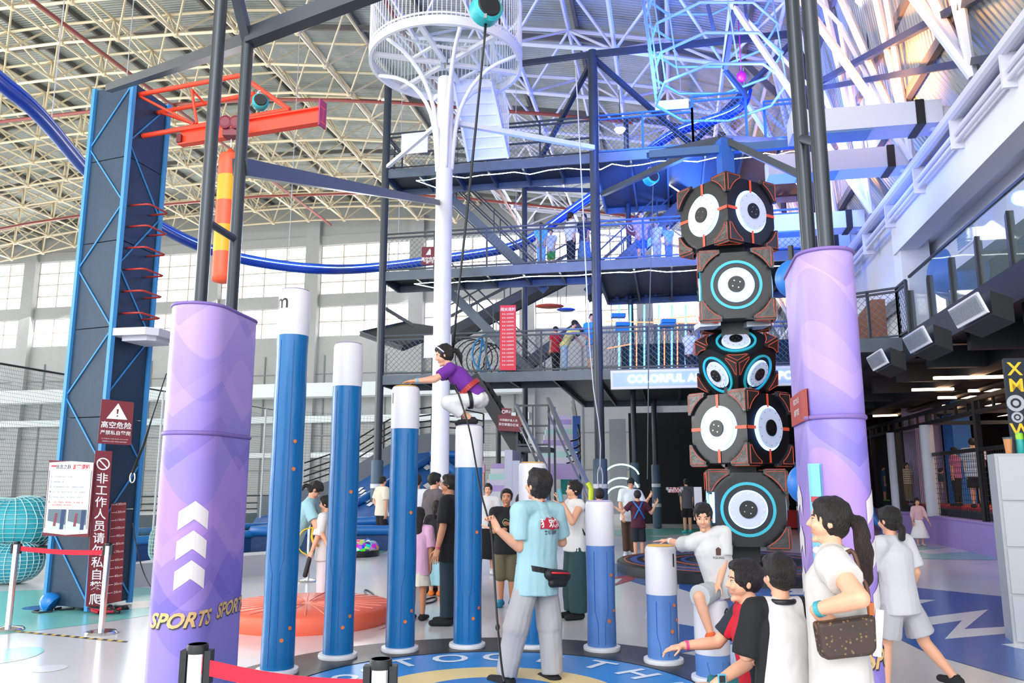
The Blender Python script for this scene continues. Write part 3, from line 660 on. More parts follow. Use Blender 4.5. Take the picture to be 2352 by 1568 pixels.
# poles and the beams they carry
def poles(label, pts, tops, brz, extra):
    g = thing('pole_frame', label, 'pole frame', pts[0])
    for p, t in zip(pts, tops): MB().tube((p.x, p.y, .0), (p.x, p.y, t), .045, 16).obj('pole', mat('dark pole', srgb('#3a3f45'), rough=.3, metal=.5), g, smooth=40)
    for z0, z1 in brz: MB().tube((pts[0].x, pts[0].y, z0), (pts[1].x, pts[1].y, z1), .028, 10).obj('brace', steel, g, smooth=40)
    for a, b_, w_ in extra: MB().beam(a, b_, w_, w_ * 1.1).obj('top_beam', steel, g)
    return g
l1 = at(478, 300, LP.y); z1 = 5.06
poles('twin dark poles out of the left purple column with beams to tower and mast', [V((-2.16, 5.42, 0)), V((-2.1, 5.86, 0))], [5.6, 5.1], [(3.42, 3.42)],
      [(V((-2.1, 5.86, 5.06)), at(250, 203, 10.3), .09), (V((-2.1, 5.86, 5.06)), V((-2.16, 5.42, 5.56)), .07), (V((-2.1, 5.86, 5.08)), V((.7, 5.0, 5.62)), .11), (V((-2.1, 5.86, 4.0)), at(1005, 465, 19.8), .12)])
poles('twin dark steel poles rising out of the right purple column', [RP + V((.05, .08, 0)), RQ], [6.2, 6.2], [(3.55, 3.75)], [(V((1.835, 4.78, 5.9)), V((.7, 5.0, 5.62)), .11)])

# ============================================================ blue climbing tower with the red crane arm
TX0 = at(195, 1388, 10.45)       # front corner on the ground
fl = gd(92, 1382); fc = gd(196, 1392); fr_ = gd(286, 1378)
A0, A1 = V((fl.x, fl.y, 0)), V((fc.x, fc.y, 0)); d1 = (A1 - A0).normalized(); nrm = V((-d1.y, d1.x, 0));
A0, A1, A2 = V((-5.99, 10.72, 0)), V((-5.31, 10.45, 0)), V((-5.14, 11.2, 0)); A3 = A0 + A2 - A1
TH = 7.15
padb = sm('padded navy cover', '#21394f', rough=.42, bump=.25, bscale=10, var=.08); edgeb = sm('blue edge strip', '#3f8fd0', rough=.4)
tw = thing('climbing_tower', 'tall dark blue padded climbing tower with light blue edges, signs on its foot', 'climbing tower', (A0 + A2) / 2)
def pr4(mb, pts, z0, z1, inset=0.0):
    c = (pts[0] + pts[2]) / 2; q = [p + (c - p).normalized() * inset for p in pts]; mb.prism([V((p.x, p.y, z0)) for p in q], V((0, 0, z1 - z0)))
zc = [.05, 1.25, 2.45, 3.65, 4.85, 6.05, TH]
for a, b_ in zip(zc, zc[1:]):
    mb = MB(); pr4(mb, [A0, A1, A2, A3], a + .006, b_ - .006, .01); mb.obj('padded_panel', padb, tw)
mb = MB()
for p in (A0, A1, A2): mb.beam(V((p.x, p.y, .02)), V((p.x, p.y, TH + .02)), .06, .06, up=nrm)
mb.obj('edge_strips', edgeb, tw)
mb = MB()
for (p, q) in ((A0, A1), (A1, A2)):
    o = -(nrm if p is A0 else -(d1 * .866 - nrm * .5)) * .008 if 0 else V((0, 0, 0)); out = (p - (A0 + A2) / 2 + q - (A0 + A2) / 2).normalized() * .004
    for i in range(8):
        z0 = .1 + i * .88; z1 = z0 + .88; a, b_ = (p, q) if i % 2 else (q, p)
        mb.beam(a + V((0, 0, z0)) + out, b_ + V((0, 0, min(z1, TH))) + out, .012, .018)
mb.obj('printed_lines', sm('line blue', '#3f92d6', rough=.4), tw)
for i, zz in enumerate([3.85 + k * .305 for k in range(6)]):
    s_ = (A2 - A1).normalized(); o2 = V((s_.y, -s_.x, 0)); a = A1 + s_ * .14; b_ = A1 + s_ * .56
    MB().path([V((a.x, a.y, zz)), V((a.x, a.y, zz)) + o2 * .26, V((a.x, a.y, zz)) + o2 * .3 + s_ * .03, V((b_.x, b_.y, zz)) + o2 * .3 - s_ * .03, V((b_.x, b_.y, zz)) + o2 * .26, V((b_.x, b_.y, zz))], .014, 8).obj('rung', sm('rung red', '#b4382f', rough=.4), tw, smooth=True)
s_ = (A2 - A1).normalized(); o2 = V((s_.y, -s_.x, 0)); q = A1 + V((0, 0, 3.62)); mb = MB()
pl = [q - o2 * .02 - s_ * .02, q + o2 * .5 + s_ * .0, q + o2 * .62 + s_ * .12, q + o2 * .62 + s_ * .5, q + o2 * .5 + s_ * .66, q - o2 * .02 + s_ * .66]
mb.prism(pl, V((0, 0, -.1))); c_ = sum(pl, V()) / 6; mb.prism([p + (c_ - p) * .3 + V((0, 0, -.1)) for p in pl], V((0, 0, -.06))); mb.obj('jump_platform', sm('platform pale', '#c4c4cf', rough=.5), tw)
# crane arm
ca = thing('crane_arm', 'orange red steel crane arm with rail beam on top of the blue tower', 'crane arm', at(330, 310, 10.3))
iz = 6.28; I0 = gd(415, 318, iz); I1 = gd(742, 265, iz)
ib = MB(); dI = (I1 - I0).normalized(); sI = V((dI.y, -dI.x, 0))
for z, w_, h_ in ((0, .11, .02), (.2, .11, .02), (.1, .015, .2)): ib.beam(I0 + V((0, 0, z - .1)), I1 + V((0, 0, z - .1)), w_, h_)
ib.obj('rail_beam', red, ca); ep = MB(); ep.beam(I1 - dI * .01 + V((0, 0, -.16)), I1 - dI * .01 + V((0, 0, .2)), .16, .02, up=dI); ep.obj('end_plate', sm('plate purple red', '#a03064', rough=.5), ca)
ep = MB(); ep.cbox(I0 + V((0, 0, -.02)), .06, .14, .12); ep.obj('end_stop', maroon, ca)
tr = MB(); Yt = 10.3
def C(px, py, Y=Yt): return at(px, py, Y)
n1, n2, n3 = C(315, 218, 10.6), C(553, 173, 10.2), C(665, 252, 10.0)
m1, m2 = C(368, 258, 10.9), C(585, 215, 10.4)
b1, b2 = C(330, 312, 10.7), C(665, 252, 10.0)
for a, b_, rr in ((n1, n2, .033), (n2, n3, .033), (m1, m2, .033), (b1, b2, .036), (n1, C(445, 285, 10.5), .02), (C(440, 205, 10.4), C(452, 283, 10.4), .02), (n2, C(557, 262, 10.2), .02), (m1, C(445, 285, 10.5), .02), (m2, C(560, 262, 10.2), .02), (C(440, 205, 10.4), C(468, 235, 10.6), .016)):
    tr.tube(a, b_, rr, 10)
for a, b_ in ((n1, C(305, 222, 10.9)), (b1, C(318, 318, 11.0)), (m1, C(345, 262, 11.3))): tr.tube(a, b_, .035, 10)
tr.obj('tube_truss', red, ca, smooth=40)
pb = thing('punching_bag', 'orange and yellow banded punching bag hanging from the crane rail', 'punching bag', (0, 0, 0))
pc = at(533, 300, 9.95); hk = MB(); zt = zat(338, 9.95)
hk.tube((pc.x, pc.y, iz - .2), (pc.x, pc.y, zt), .008, 6); hk.obj('hook_chain', chrome, pb)
tl = MB(); tl.cbox((pc.x, pc.y, iz - .14), .2, .16, .1); tl.lathe([(.06, -.02), (.09, -.01), (.09, .01), (.06, .02)], (pc.x - .06, pc.y - .1, iz - .02), 14, Matrix.Rotation(R(90), 3, 'X')); tl.lathe([(.06, -.02), (.09, -.01), (.09, .01), (.06, .02)], (pc.x + .08, pc.y - .1, iz - .02), 14, Matrix.Rotation(R(90), 3, 'X')); tl.obj('trolley', sm('trolley maroon', '#7a1f33', rough=.4), pb)
zz = [zat(y, 9.95) for y in (360, 406, 464, 520, 581, 650)]
for k, (a, b_) in enumerate(zip(zz, zz[1:])):
    pr = [(.14, a), (.142, (a + b_) / 2), (.14, b_)]
    if k == 0: pr = [(.02, zt - .02), (.06, a + .05), (.13, a + .02)] + pr
    if k == 4: pr = pr[:-1] + [(.14, b_ + .08), (.12, b_ + .02), (.05, b_)]
    MB().lathe(pr, (pc.x, pc.y, 0), 24).obj('band', sm('bag yellow', '#f3a51b', rough=.4) if k in (1, 3) else sm('bag orange', '#ee5a35', rough=.4), pb, smooth=60)

# ---- signs on the climbing tower's foot
def board(label, corners, thick, m, cat='sign', name='sign_board'):
    g = thing(name, label, cat, corners[0]); a, b_, c_, d_ = [V(x) for x in corners]
    n_ = (b_ - a).cross(d_ - a).normalized()
    if n_.y > 0: n_ = -n_
    MB().prism([a, b_, c_, d_], -n_ * thick).obj('board', m, g); return g, n_
def on_board(c, n_, u, v, off=.003): return c[0] + (c[1] - c[0]) * u + (c[3] - c[0]) * v + n_ * off
def btext(mb, s, c, n_, u, v, size, fat=.01, sh=0.0, align='CENTER', off=.004): put_text(mb, s, on_board(c, n_, u, v, off), c[1] - c[0], c[3] - c[0], size, fat, align, sh)
c = [at(224, 1018, 10.0), at(301, 1022, 10.2), at(308, 924, 10.2), at(234, 916, 10.0)]
g, n_ = board('dark red danger sign with white warning triangle and Chinese writing on the blue tower', c, .02, maroon)
wt = MB(); a = on_board(c, n_, .5, .93); X = (c[1] - c[0]).normalized(); Z = (c[3] - c[0]).normalized(); tri = [a - Z * .0, a - Z * .2 - X * .12, a - Z * .2 + X * .12]
wt.prism(tri, n_ * .002); btext(wt, '高空危险', c, n_, .5, .42, .088, .012); btext(wt, '严禁私自攀爬', c, n_, .5, .25, .058, .006); btext(wt, 'It is dangerous at high altitude, and it is strictly', c, n_, .5, .12, .016, .0); btext(wt, 'forbidden to climb without permission', c, n_, .5, .06, .018, .0)
wt.obj('writing', white, g); wt = MB(); wt.prism([a - Z * .075 - X * .012 + n_ * .003, a - Z * .075 + X * .012 + n_ * .003, a - Z * .135 + n_ * .003 + X * .006, a - Z * .135 + n_ * .003 - X * .006], n_ * .002); wt.cbox(a - Z * .16 + n_ * .004, .018, .004, .018); wt.obj('exclamation_mark', maroon, g)
c = [at(197, 1392, 9.9), at(236, 1392, 10.0), at(258, 1036, 10.0), at(219, 1034, 9.9)]
g, n_ = board('tall narrow dark red sign with white vertical Chinese writing leaning on the tower', c, .02, maroon)
wt = MB()
for k, ch in enumerate('非工作人员请勿私自攀爬'): btext(wt, ch, c, n_, .52, .815 - k * .0775, .135, .01)
cc = on_board(c, n_, .52, .915, .004); X = (c[1] - c[0]).normalized(); Z = (c[3] - c[0]).normalized()
M3 = Matrix((X, Z, n_)).transposed(); wt.lathe([(.075, 0), (.075, .003), (.06, .003), (.06, 0)], cc, 24, M3, closed=True); wt.beam(cc + (-X + Z) * .048, cc + (X - Z) * .048, .004, .014, up=Z)
wt.obj('writing', white, g)
c = [at(244, 1386, 10.25), at(279, 1380, 10.35), None, at(256, 1156, 10.25)]; c[2] = c[1] + c[3] - c[0]
g, n_ = board('dark red height chart with centimetre marks from 20cm to 130cm', c, .02, sm('chart red', '#7c1c26', rough=.45), 'height chart')
wt = MB()
for k in range(12):
    v = .985 - k * .0805; btext(wt, f'{130 - 10 * k}cm', c, n_, .97, v, .042, .004, align='RIGHT'); a = on_board(c, n_, .04, v); X = (c[1] - c[0]); wt.beam(a, a + X * .35, .003, .006)
wt.obj('writing', sm('chart pink', '#e7cfd2', rough=.5), g)
c = [at(97, 1230, 10.0), at(203, 1233, 9.85), at(217, 1062, 9.85), at(113, 1056, 10.0)]
g, n_ = board('white visitor rules board with red headline and two small photos', c, .02, maroon, 'sign')
b = MB(); b.prism([on_board(c, n_, u, v, .002) for u, v in ((.02, .045), (.5, .02), (.98, .045), (.985, .965), (.5, .985), (.015, .965))], n_ * .002); b.obj('paper', white, g)
b = MB(); btext(b, '信念之跃', c, n_, .34, .905, .056, .012, off=.006); 
for k in range(6): btext(b, f'{k + 1}.', c, n_, .1, .775 - k * .0655, .04, .004, off=.006)
for s_ in ((.04, .86, .04, .1), (.96, .86, .96, .1)): b.beam(on_board(c, n_, s_[0], s_[1], .006), on_board(c, n_, s_[2], s_[3], .006), .004, .006)
b.obj('black_print', black, g)
b = MB(); btext(b, '游客须知', c, n_, .73, .905, .06, .03, sh=.1, off=.006); btext(b, '1.2米以下需成年人陪同游玩，有心脏病、高', c, n_, .16, .44, .023, .004, align='LEFT', off=.006); btext(b, '血压的顾客禁止体验该项目。', c, n_, .16, .405, .023, .004, align='LEFT', off=.006); b.prism([on_board(c, n_, u, v, .006) for u, v in ((.06, .91), (.19, .91), (.17, .93), (.08, .93))], n_ * .001)
b.obj('red_print', sm('print red', '#cf2b3c', rough=.5), g)
b = MB()
for k, s_ in enumerate(('必须在教练的指导下进行游玩。', '需要佩戴安全帽。', '客户需按照教练指示跳跃，不得做危险动作跳跃。', '客户下落时，教练会在保护客户，请勿下落时翻滚。', '如有恐高不适或超过上限下请勿尝试，谢谢合作。')): btext(b, s_, c, n_, .15, .775 - k * .067, .021, .0, align='LEFT', off=.006)
b.obj('grey_print', sm('print grey', '#7d8288', rough=.5), g)
for u0, nm in ((.09, 'left'), (.53, 'right')):
    b = MB(); b.prism([on_board(c, n_, u, v, .006) for u, v in ((u0, .09), (u0 + .4, .09), (u0 + .4, .35), (u0, .35))], n_ * .001)
    b.m(1); b.prism([on_board(c, n_, u, v, .008) for u, v in ((u0 + .28, .09), (u0 + .36, .09), (u0 + .38, .35), (u0 + .29, .35))], n_ * .001); b.m(2); b.prism([on_board(c, n_, u, v, .008) for u, v in ((u0 + .13, .13), (u0 + .19, .13), (u0 + .21, .3), (u0 + .16, .3))], n_ * .001); b.m(3); b.prism([on_board(c, n_, u, v, .0075) for u, v in ((u0, .09), (u0 + .4, .09), (u0 + .4, .15), (u0, .2))], n_ * .001)
    b.obj('photo', [sm('photo grey', '#5f6f7c', rough=.4), sm('photo blue', '#1f3a63', rough=.4), sm('photo red', '#7d3540', rough=.4), sm('photo pale', '#bcc6cb', rough=.4)], g)

# ============================================================ rope barriers
def stanchion(label, x, y, bands, h=.95, group=None):
    g = thing('rope_post', label, 'barrier post', (x, y, 0), group=group)
    MB().lathe([(.16, 0), (.165, .012), (.15, .03), (.06, .045), (.032, .05)], (x, y, 0), 32).obj('base', chrome, g, smooth=30)
    MB().lathe([(.032, .04), (.032, h - .14), (.034, h - .14), (.034, h - .005), (.03, h)], (x, y, 0), 24).obj('post', chrome, g, smooth=30)
    MB().lathe([(.036, h - .03), (.037, h - .01), (.034, h), (.001, h)], (x, y, 0), 20).obj('head', black, g, smooth=30)
    cb = MB()
    for sx in (-1, 1): cb.cbox((x + sx * .042, y, h - .075), .022, .04, .11)
    cb.obj('clips', black, g, kind='stuff')
    for q in bands:
        a = V((x, y, h - .07)); q = V(q); d = (q - a); pts = [a.lerp(q, i / 12) + V((0, 0, -.02 * math.sin(PI * i / 12))) for i in range(13)]; s_ = d.cross(V((0, 0, 1))).normalized() * .002; b = MB()
        for p, r_ in zip(pts, pts[1:]): b.obox(p - V((0, 0, .026)) - s_, r_ - p, s_ * 2, V((0, 0, .052)))
        b.obj('belt', sm('belt red', '#d20a2e', rough=.5), g)
s1 = gd(18, 1447); s2 = gd(232, 1455); t1_, t2_ = at(455, 1478, 2.95), at(875, 1512, 2.72)
stanchion('steel rope post standing at the left picture edge with red belt', s1.x, s1.y, [(s2.x, s2.y, .85)])
stanchion('steel rope post in front of the blue tower beside the height chart', s2.x, s2.y, [])
stanchion('near steel rope post at the bottom before the left purple column', t1_.x, t1_.y, [(t2_.x, t2_.y, t2_.z - .09)], h=t1_.z)
stanchion('near steel rope post at the bottom centre left of the mat', t2_.x, t2_.y, [], h=t2_.z)
s3 = gd(706, 1335); stanchion('steel rope post behind the second tallest blue pillar', s3.x, s3.y, [], h=1.0)
def hv(px, py, v):                # sight line met with the hall plane v = const
    r = ray(px, py); return V((0, 0, EYE)) + r * (v / (r.x * SU + r.y * CU))
def hu(px, py, v): c = hv(px, py, v); return UV_(c.x, c.y)[0]
FV = 22.3; Z1, Z2, Z3 = 4.7, 7.85, 11.1; UL, UM, UR = -8.4, -1.95, 3.95
bsteel = sm('blue lit steel', '#2f5f9c', rough=.4, var=.1)  # floodlight blue put into the base colour of the grey steel
# ============================================================ steel play tower: posts, decks, stairs
pt = thing('play_tower', 'dark steel play tower with three decks, round posts and roof beams', 'play tower', B(-2, 24, 0))
for i, (u, v, zt, r_) in enumerate(((UL, FV, 14.2, .12), (UM, FV, 14.4, .14), (UR, FV, 14.4, .14), (-7.2, 24.0, 11.1, .07), (-4.6, 25.4, 11.5, .09), (-1.2, 26.6, 14.2, .09), (1.8, 27.0, 11.1, .09), (UR, 27, 11.1, .1), (-6.1, 28.3, 4.7, .09), (-0.6, 29.8, 4.7, .1), (2.6, 30.5, 4.7, .1))):
    MB().tube(B(u, v, 0), B(u, v, zt), r_, 14).obj('post', steel, pt, smooth=40)
    pd = MB(); pd.lathe([(r_ + .05, .02), (r_ + .06, .05), (r_ + .06, 2.2), (r_ + .04, 2.25)], B(u, v, 0), 20); pd.m(1)
    for z in (.75, 1.45): pd.lathe([(r_ + .065, z), (r_ + .066, z + .12)], B(u, v, 0), 20, closed=False)
    if zt > 4: pd.obj('post_pad', [sm('post pad grey', '#4c6276', rough=.5), white], pt, smooth=40)
rb = MB()
for p, q, w_ in ((B(UL, FV, 14.1), B(UM, FV, 14.3), .14), (B(UM, FV, 14.3), B(UR, FV, 14.3), .16), (B(UM, FV, 14.1), B(-4.6, 25.4, 11.4), .13), (B(UM, FV, 14.2), B(.9, 24.6, 12.2), .13), (B(UR, FV, 14.2), B(-.2, 25.2, 11.3), .13), (B(-4.6, 25.4, 11.4), B(-1.2, 26.6, 11.5), .12),
                (B(UR, FV, 12.5), B(5.15, 9.4, 7.9), .13), (B(UR, FV, 12.5), B(5.1, 12.3, 7.9), .12), (hv(1690, 0, 20), hv(1665, 160, 21), .12), (hv(1665, 160, 21), hv(1718, 225, 21.5), .1), (hv(1625, 10, 20), hv(1640, 70, 20.4), .08), (hv(1710, 0, 20), hv(1716, 50, 20.4), .08)): rb.beam(p, q, w_)
rb.obj('roof_beams', steel, pt)
def deck(u0, u1, v0, v1, z, sub=False):
    MB().hbox(u0, u1, v0, v1, z - .06, z).obj('deck_plate', sm('deck plate dark', '#20262e', rough=.5), pt)
    e = MB(); e.hbox(u0, u1, v0 - .05, v0, z - .26, z + .02); e.hbox(u0, u1, v1, v1 + .05, z - .26, z); e.hbox(u0 - .05, u0, v0, v1, z - .26, z); e.obj('edge_beam', steel_l, pt)
    j = MB(); n = int((u1 - u0) / 1.05)
    for i in range(n + 1): u = u0 + (u1 - u0) * i / n; j.hbox(u - .03, u + .03, v0, v1, z - .24, z - .06)
    j.obj('joists', steel, pt, kind='stuff')
deck(UL, UM, FV, FV + 1.5, Z3); deck(UM, 4.4, FV, FV + 4.6, Z3)
deck(UL, UM, FV, FV + 1.5, Z2); deck(UM, 4.4, FV, FV + 4.6, Z2)
deck(UL, -3.2, FV, FV + 1.6, Z1); deck(-3.2, 5.0, FV, FV + 8.2, Z1)
rl = 'mesh railing along the '
railing('railing', [B(UL, FV, Z3), B(UM, FV, Z3)], 1.2, rl + 'top deck left of the middle post', mid=(.9, .45), group='tower railings')
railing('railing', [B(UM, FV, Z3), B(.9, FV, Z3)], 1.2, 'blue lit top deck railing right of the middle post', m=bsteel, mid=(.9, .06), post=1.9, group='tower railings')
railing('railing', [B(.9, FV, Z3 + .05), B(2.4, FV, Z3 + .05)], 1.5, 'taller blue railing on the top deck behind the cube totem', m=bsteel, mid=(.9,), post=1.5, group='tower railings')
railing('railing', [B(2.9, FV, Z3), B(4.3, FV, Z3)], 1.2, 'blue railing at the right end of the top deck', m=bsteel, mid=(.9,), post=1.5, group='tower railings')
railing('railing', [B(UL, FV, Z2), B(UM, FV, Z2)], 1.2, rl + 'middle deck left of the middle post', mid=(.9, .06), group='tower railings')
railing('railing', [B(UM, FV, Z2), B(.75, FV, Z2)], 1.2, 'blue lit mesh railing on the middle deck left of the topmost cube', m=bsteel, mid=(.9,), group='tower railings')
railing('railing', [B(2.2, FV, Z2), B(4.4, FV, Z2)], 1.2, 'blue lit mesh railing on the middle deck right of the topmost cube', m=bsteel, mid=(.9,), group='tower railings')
railing('railing', [B(UL, FV, Z1), B(UM, FV, Z1)], 1.2, rl + 'lowest deck left of the middle post', mid=(.9, .06), group='tower railings')
railing('railing', [B(UM, FV, Z1), B(5.0, FV, Z1)], 1.2, rl + 'lowest deck right of the middle post above the lit sign', mid=(.9, .06), group='tower railings')
railing('railing', [B(UL, FV + 1.5, Z3), B(UL, FV, Z3)], 1.2, 'short end railing at the left end of the top deck', post=.8, group='tower railings')
railing('railing', [B(UM + .2, FV + 4.6, Z2), B(4.4, FV + 4.6, Z2)], 1.2, 'rear railing of the middle deck behind the visitors', net=False, mid=(.9, .5), group='tower railings')
def stair(label, p0, p1, wv, m=steel_l, tread=.28, rail=True, closed=None, v=None, thick=.2):
    """p0 top, p1 foot in hall coordinates (u, z); v the near side; wv its width"""
    (u0, z0), (u1, z1) = p0, p1; g = thing('staircase', label, 'staircase', B(u1, v, z1), group='tower staircases')
    for k, vv in enumerate((v, v + wv)): MB().beam(B(u0, vv, z0), B(u1, vv, z1), .06, thick + .08).obj('stringer', m, g)
    n = max(3, int(abs(z0 - z1) / .2)); t = MB()
    for i in range(n): f_ = (i + .5) / n; u = u0 + (u1 - u0) * f_; z = z0 + (z1 - z0) * f_; h = abs(u1 - u0) / n * .6; t.hbox(min(u - h, u + h), max(u - h, u + h), v + .03, v + wv - .03, z + .02, z + .06)
    t.obj('treads', m, g)
    if closed:
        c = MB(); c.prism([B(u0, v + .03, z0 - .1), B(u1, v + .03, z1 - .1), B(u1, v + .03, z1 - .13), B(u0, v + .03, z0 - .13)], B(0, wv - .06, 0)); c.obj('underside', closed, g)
    if rail:
        for vv in (v, v + wv):
            h_ = MB()
            for dz in (1.0, .55): h_.beam(B(u0, vv, z0 + dz), B(u1, vv, z1 + dz), .045)
            k = max(2, int(abs(u1 - u0) / 1.1))
            for i in range(k + 1): f_ = i / k; u = u0 + (u1 - u0) * f_; z = z0 + (z1 - z0) * f_; h_.beam(B(u, vv, z), B(u, vv, z + 1), .04, up=(1, 0, 0))
            h_.obj('handrail', steel, g)
    return g
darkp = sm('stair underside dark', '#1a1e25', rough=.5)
sv = 24.5
stair('grey steel stairs descending rightwards from the top deck to the middle deck', (hu(1030, 452, sv), Z3 - .1), (hu(1243, 600, sv), Z2), 1.0, v=sv, m=steel_l)
stair('grey steel stairs descending rightwards from the middle deck to the lowest deck', (hu(1030, 655, sv), Z2 - .1), (hu(1240, 845, sv), Z1), 1.0, v=sv, m=steel_l)
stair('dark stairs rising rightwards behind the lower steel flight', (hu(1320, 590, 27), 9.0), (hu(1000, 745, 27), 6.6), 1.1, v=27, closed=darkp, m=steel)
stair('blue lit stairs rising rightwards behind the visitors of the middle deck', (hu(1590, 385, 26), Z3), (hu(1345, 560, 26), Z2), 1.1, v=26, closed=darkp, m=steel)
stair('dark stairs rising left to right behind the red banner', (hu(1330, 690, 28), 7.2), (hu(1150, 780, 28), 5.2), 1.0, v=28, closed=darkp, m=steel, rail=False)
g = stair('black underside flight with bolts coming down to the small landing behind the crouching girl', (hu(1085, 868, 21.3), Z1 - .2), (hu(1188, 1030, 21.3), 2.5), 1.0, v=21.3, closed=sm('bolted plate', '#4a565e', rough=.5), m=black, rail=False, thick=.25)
bt = MB()
for i in range(9):
    f_ = (i + .5) / 9; u = hu(1085, 868, 21.3) * (1 - f_) + hu(1188, 1030, 21.3) * f_; z = (Z1 - .2) * (1 - f_) + 2.5 * f_
    for vv in (.2, .5, .8): bt.tube(B(u, 21.3 + vv, z - .15), B(u, 21.3 + vv, z - .17), .02, 6)
bt.obj('bolts', mat('bolt shine', (1, 1, 1), rough=.3, emit=(1, 1, 1), es=.0), g, kind='stuff')
lu0, lu1 = hu(1188, 1030, 21.3), hu(1262, 1030, 21.3)
ld = thing('stair_landing', 'small steel stair landing with frame rails behind the white topped pillar', 'landing', B(lu0, 21.3, 0))
MB().hbox(lu0, lu1, 21.2, 22.4, 2.42, 2.54).obj('platform', steel, ld)
fr = MB()
for u in (lu0, lu1):
    for vv in (21.25, 22.3): fr.beam(B(u, vv, 0), B(u, vv, 3.7), .06, up=(1, 0, 0))
for z in (3.65, 3.1, 2.6): fr.beam(B(lu0, 21.25, z), B(lu1, 21.25, z), .05)
fr.beam(B((lu0 + lu1) / 2, 21.25, 2.6), B((lu0 + lu1) / 2, 21.25, 3.65), .04, up=(1, 0, 0)); fr.obj('frame', steel, ld)
st = MB(); stp = sm('pale step', '#aeb2c4', rough=.5)
for i in range(9): z = 2.42 - i * .27; st.hbox(lu1 - .95 + i * .19 , lu1 - .75 + i * .19, 20.0, 21.2, 0, z)
st.obj('stone_stairs', stp, label='pale lilac block steps below the steel landing', cat='steps')
hr = thing('handrail', 'shiny steel handrails running down from the landing to a yellow foot', 'handrail', B(lu1, 20, 0))
for k, (a, b_) in enumerate(((hv(1185, 930, 21.2), hv(1252, 1072, 20)), (hv(1258, 915, 21.2), hv(1352, 1118, 18.6)))):
    m_ = MB(); m_.beam(a, b_, .09); m_.beam(a - V((0, 0, .35)), b_ - V((0, 0, .3)), .04); m_.obj('rail', mat('brushed rail', (.33, .34, .33), rough=.3, metal=.7), hr)
MB().path([hv(1350, 1108, 18.6), hv(1358, 1122, 18.6), hv(1356, 1170, 18.6)], .06, 8).obj('yellow_foot', sm('lime yellow', '#cfe02a', rough=.5), hr)
# boards on the railings
def hboard(label, x0, y0, x1, y1, v, m, thick=.03, cat='board', name='sign_board', skew=0):
    a, b_ = hv(x0, y1, v), hv(x1, y1 + skew, v); d_ = hv(x0, y0, v); zz = V((0, 0, d_.z - a.z)); b_.z = a.z if 0 else b_.z
    return board(label, [a, b_, b_ + zz, a + zz], thick, m, cat, name) + ([a, b_, b_ + zz, a + zz],)
hboard('blank white panel on the top deck railing left of the white mast', 921, 308, 982, 355, FV - .08, white, skew=-6)
hboard('blank white panel on the lowest deck railing behind the white mast', 973, 770, 1036, 822, FV - .08, white, skew=-2)
hboard('blank white panel on the top railing above the flood lamp', 1505, 232, 1582, 253, FV - .08, white, skew=-5)
g, n_, c = hboard('red banner with white lines of writing hung on the lowest deck railing', 1148, 701, 1185, 850, FV - .1, sm('banner red', '#e0394b', rough=.6), cat='banner', name='banner')
b = MB(); btext(b, '闯关须知', c, n_, .5, .93, .11, .02)
for k in range(14): btext(b, '安全 注意事项', c, n_, .5, .86 - k * .06, .055, .005)
b.obj('writing', white, g)
g, n_, c = hboard('dark red danger sign with white triangle on the middle deck railing', 968, 567, 1002, 608, FV - .1, maroon, skew=-1)
b = MB(); a = on_board(c, n_, .55, .9); b.prism([a, a + V((-.12, 0, -.2)), a + V((.12, 0, -.2))], n_ * .003); btext(b, '高空危险', c, n_, .5, .3, .12, .02); btext(b, '严禁攀爬', c, n_, .5, .12, .09, .02); b.obj('writing', white, g)
g, n_, c = hboard('small dark red prohibition sign with white circle on the middle deck right of the post', 1438, 503, 1462, 535, FV + .6, maroon, skew=10)
b = MB(); cc = on_board(c, n_, .5, .55, .004); b.lathe([(.13, 0), (.13, .003), (.1, .003), (.1, 0)], cc, 20, Matrix(((c[1] - c[0]).normalized(), V((0, 0, 1)), n_)).transposed(), closed=True); b.beam(cc + V((-.07, 0, .07)), cc + V((.07, 0, -.07)), .004, .03, up=(1, 0, 1)); b.obj('writing', white, g)
g, n_, c = hboard('wide dark red sign with white writing hanging behind the stair post', 1144, 952, 1198, 988, 21.0, maroon, skew=4)
b = MB(); btext(b, '未佩戴护具人员', c, n_, .45, .68, .07, .006); btext(b, '高空掌握办区域', c, n_, .45, .4, .078, .008); b.obj('writing', white, g)
g, n_, c = hboard('small dark red sign above the wide one behind the stair post', 1152, 936, 1174, 952, 21.05, maroon, skew=2)
b = MB(); cc = on_board(c, n_, .22, .45, .004); b.lathe([(.05, 0), (.05, .003), (.035, .003), (.035, 0)], cc, 14, Matrix(((c[1] - c[0]).normalized(), V((0, 0, 1)), n_)).transposed(), closed=True); btext(b, '禁止', c, n_, .7, .5, .08, .01); b.obj('writing', white, g)
# lit lettering box under the lowest deck
a = hv(1403, 894, FV - .3); b_ = hv(1836, 868, FV - .3); b_.z = a.z; up = V((0, 0, .52)); lb = thing('light_box_sign', 'long white lit sign box reading COLORFUL under the lowest deck', 'sign', a)
dd = (b_ - a); nn = V((dd.y, -dd.x, 0)).normalized()
MB().obox(a, dd, -nn * .12, up).obj('housing', white, lb)
MB().obox(a + dd * .012 + V((0, 0, .07)) + nn * .002, dd * .976, -nn * .01, V((0, 0, .38))).obj('lit_face', mat('sign lit face', (.42, .55, .75), rough=.4, emit=(.3, .5, 1), es=.12), lb)
b = MB(); cs = [a, a + dd, a + dd + up, a + up]
btext(b, 'COLORFUL AN', cs, nn, .3, .5, .3, .018, off=.03); btext(b, 'POS', cs, nn, .945, .5, .3, .018, off=.03); b.obj('lettering', mat('sign letter', (1, 1, 1), emit=(1, 1, 1), es=1.6), lb)
MB().hbox(UL + 8, 4.4, FV + .0, FV + .1, 4.3, 4.45).obj('sign_carrier', steel, lb)
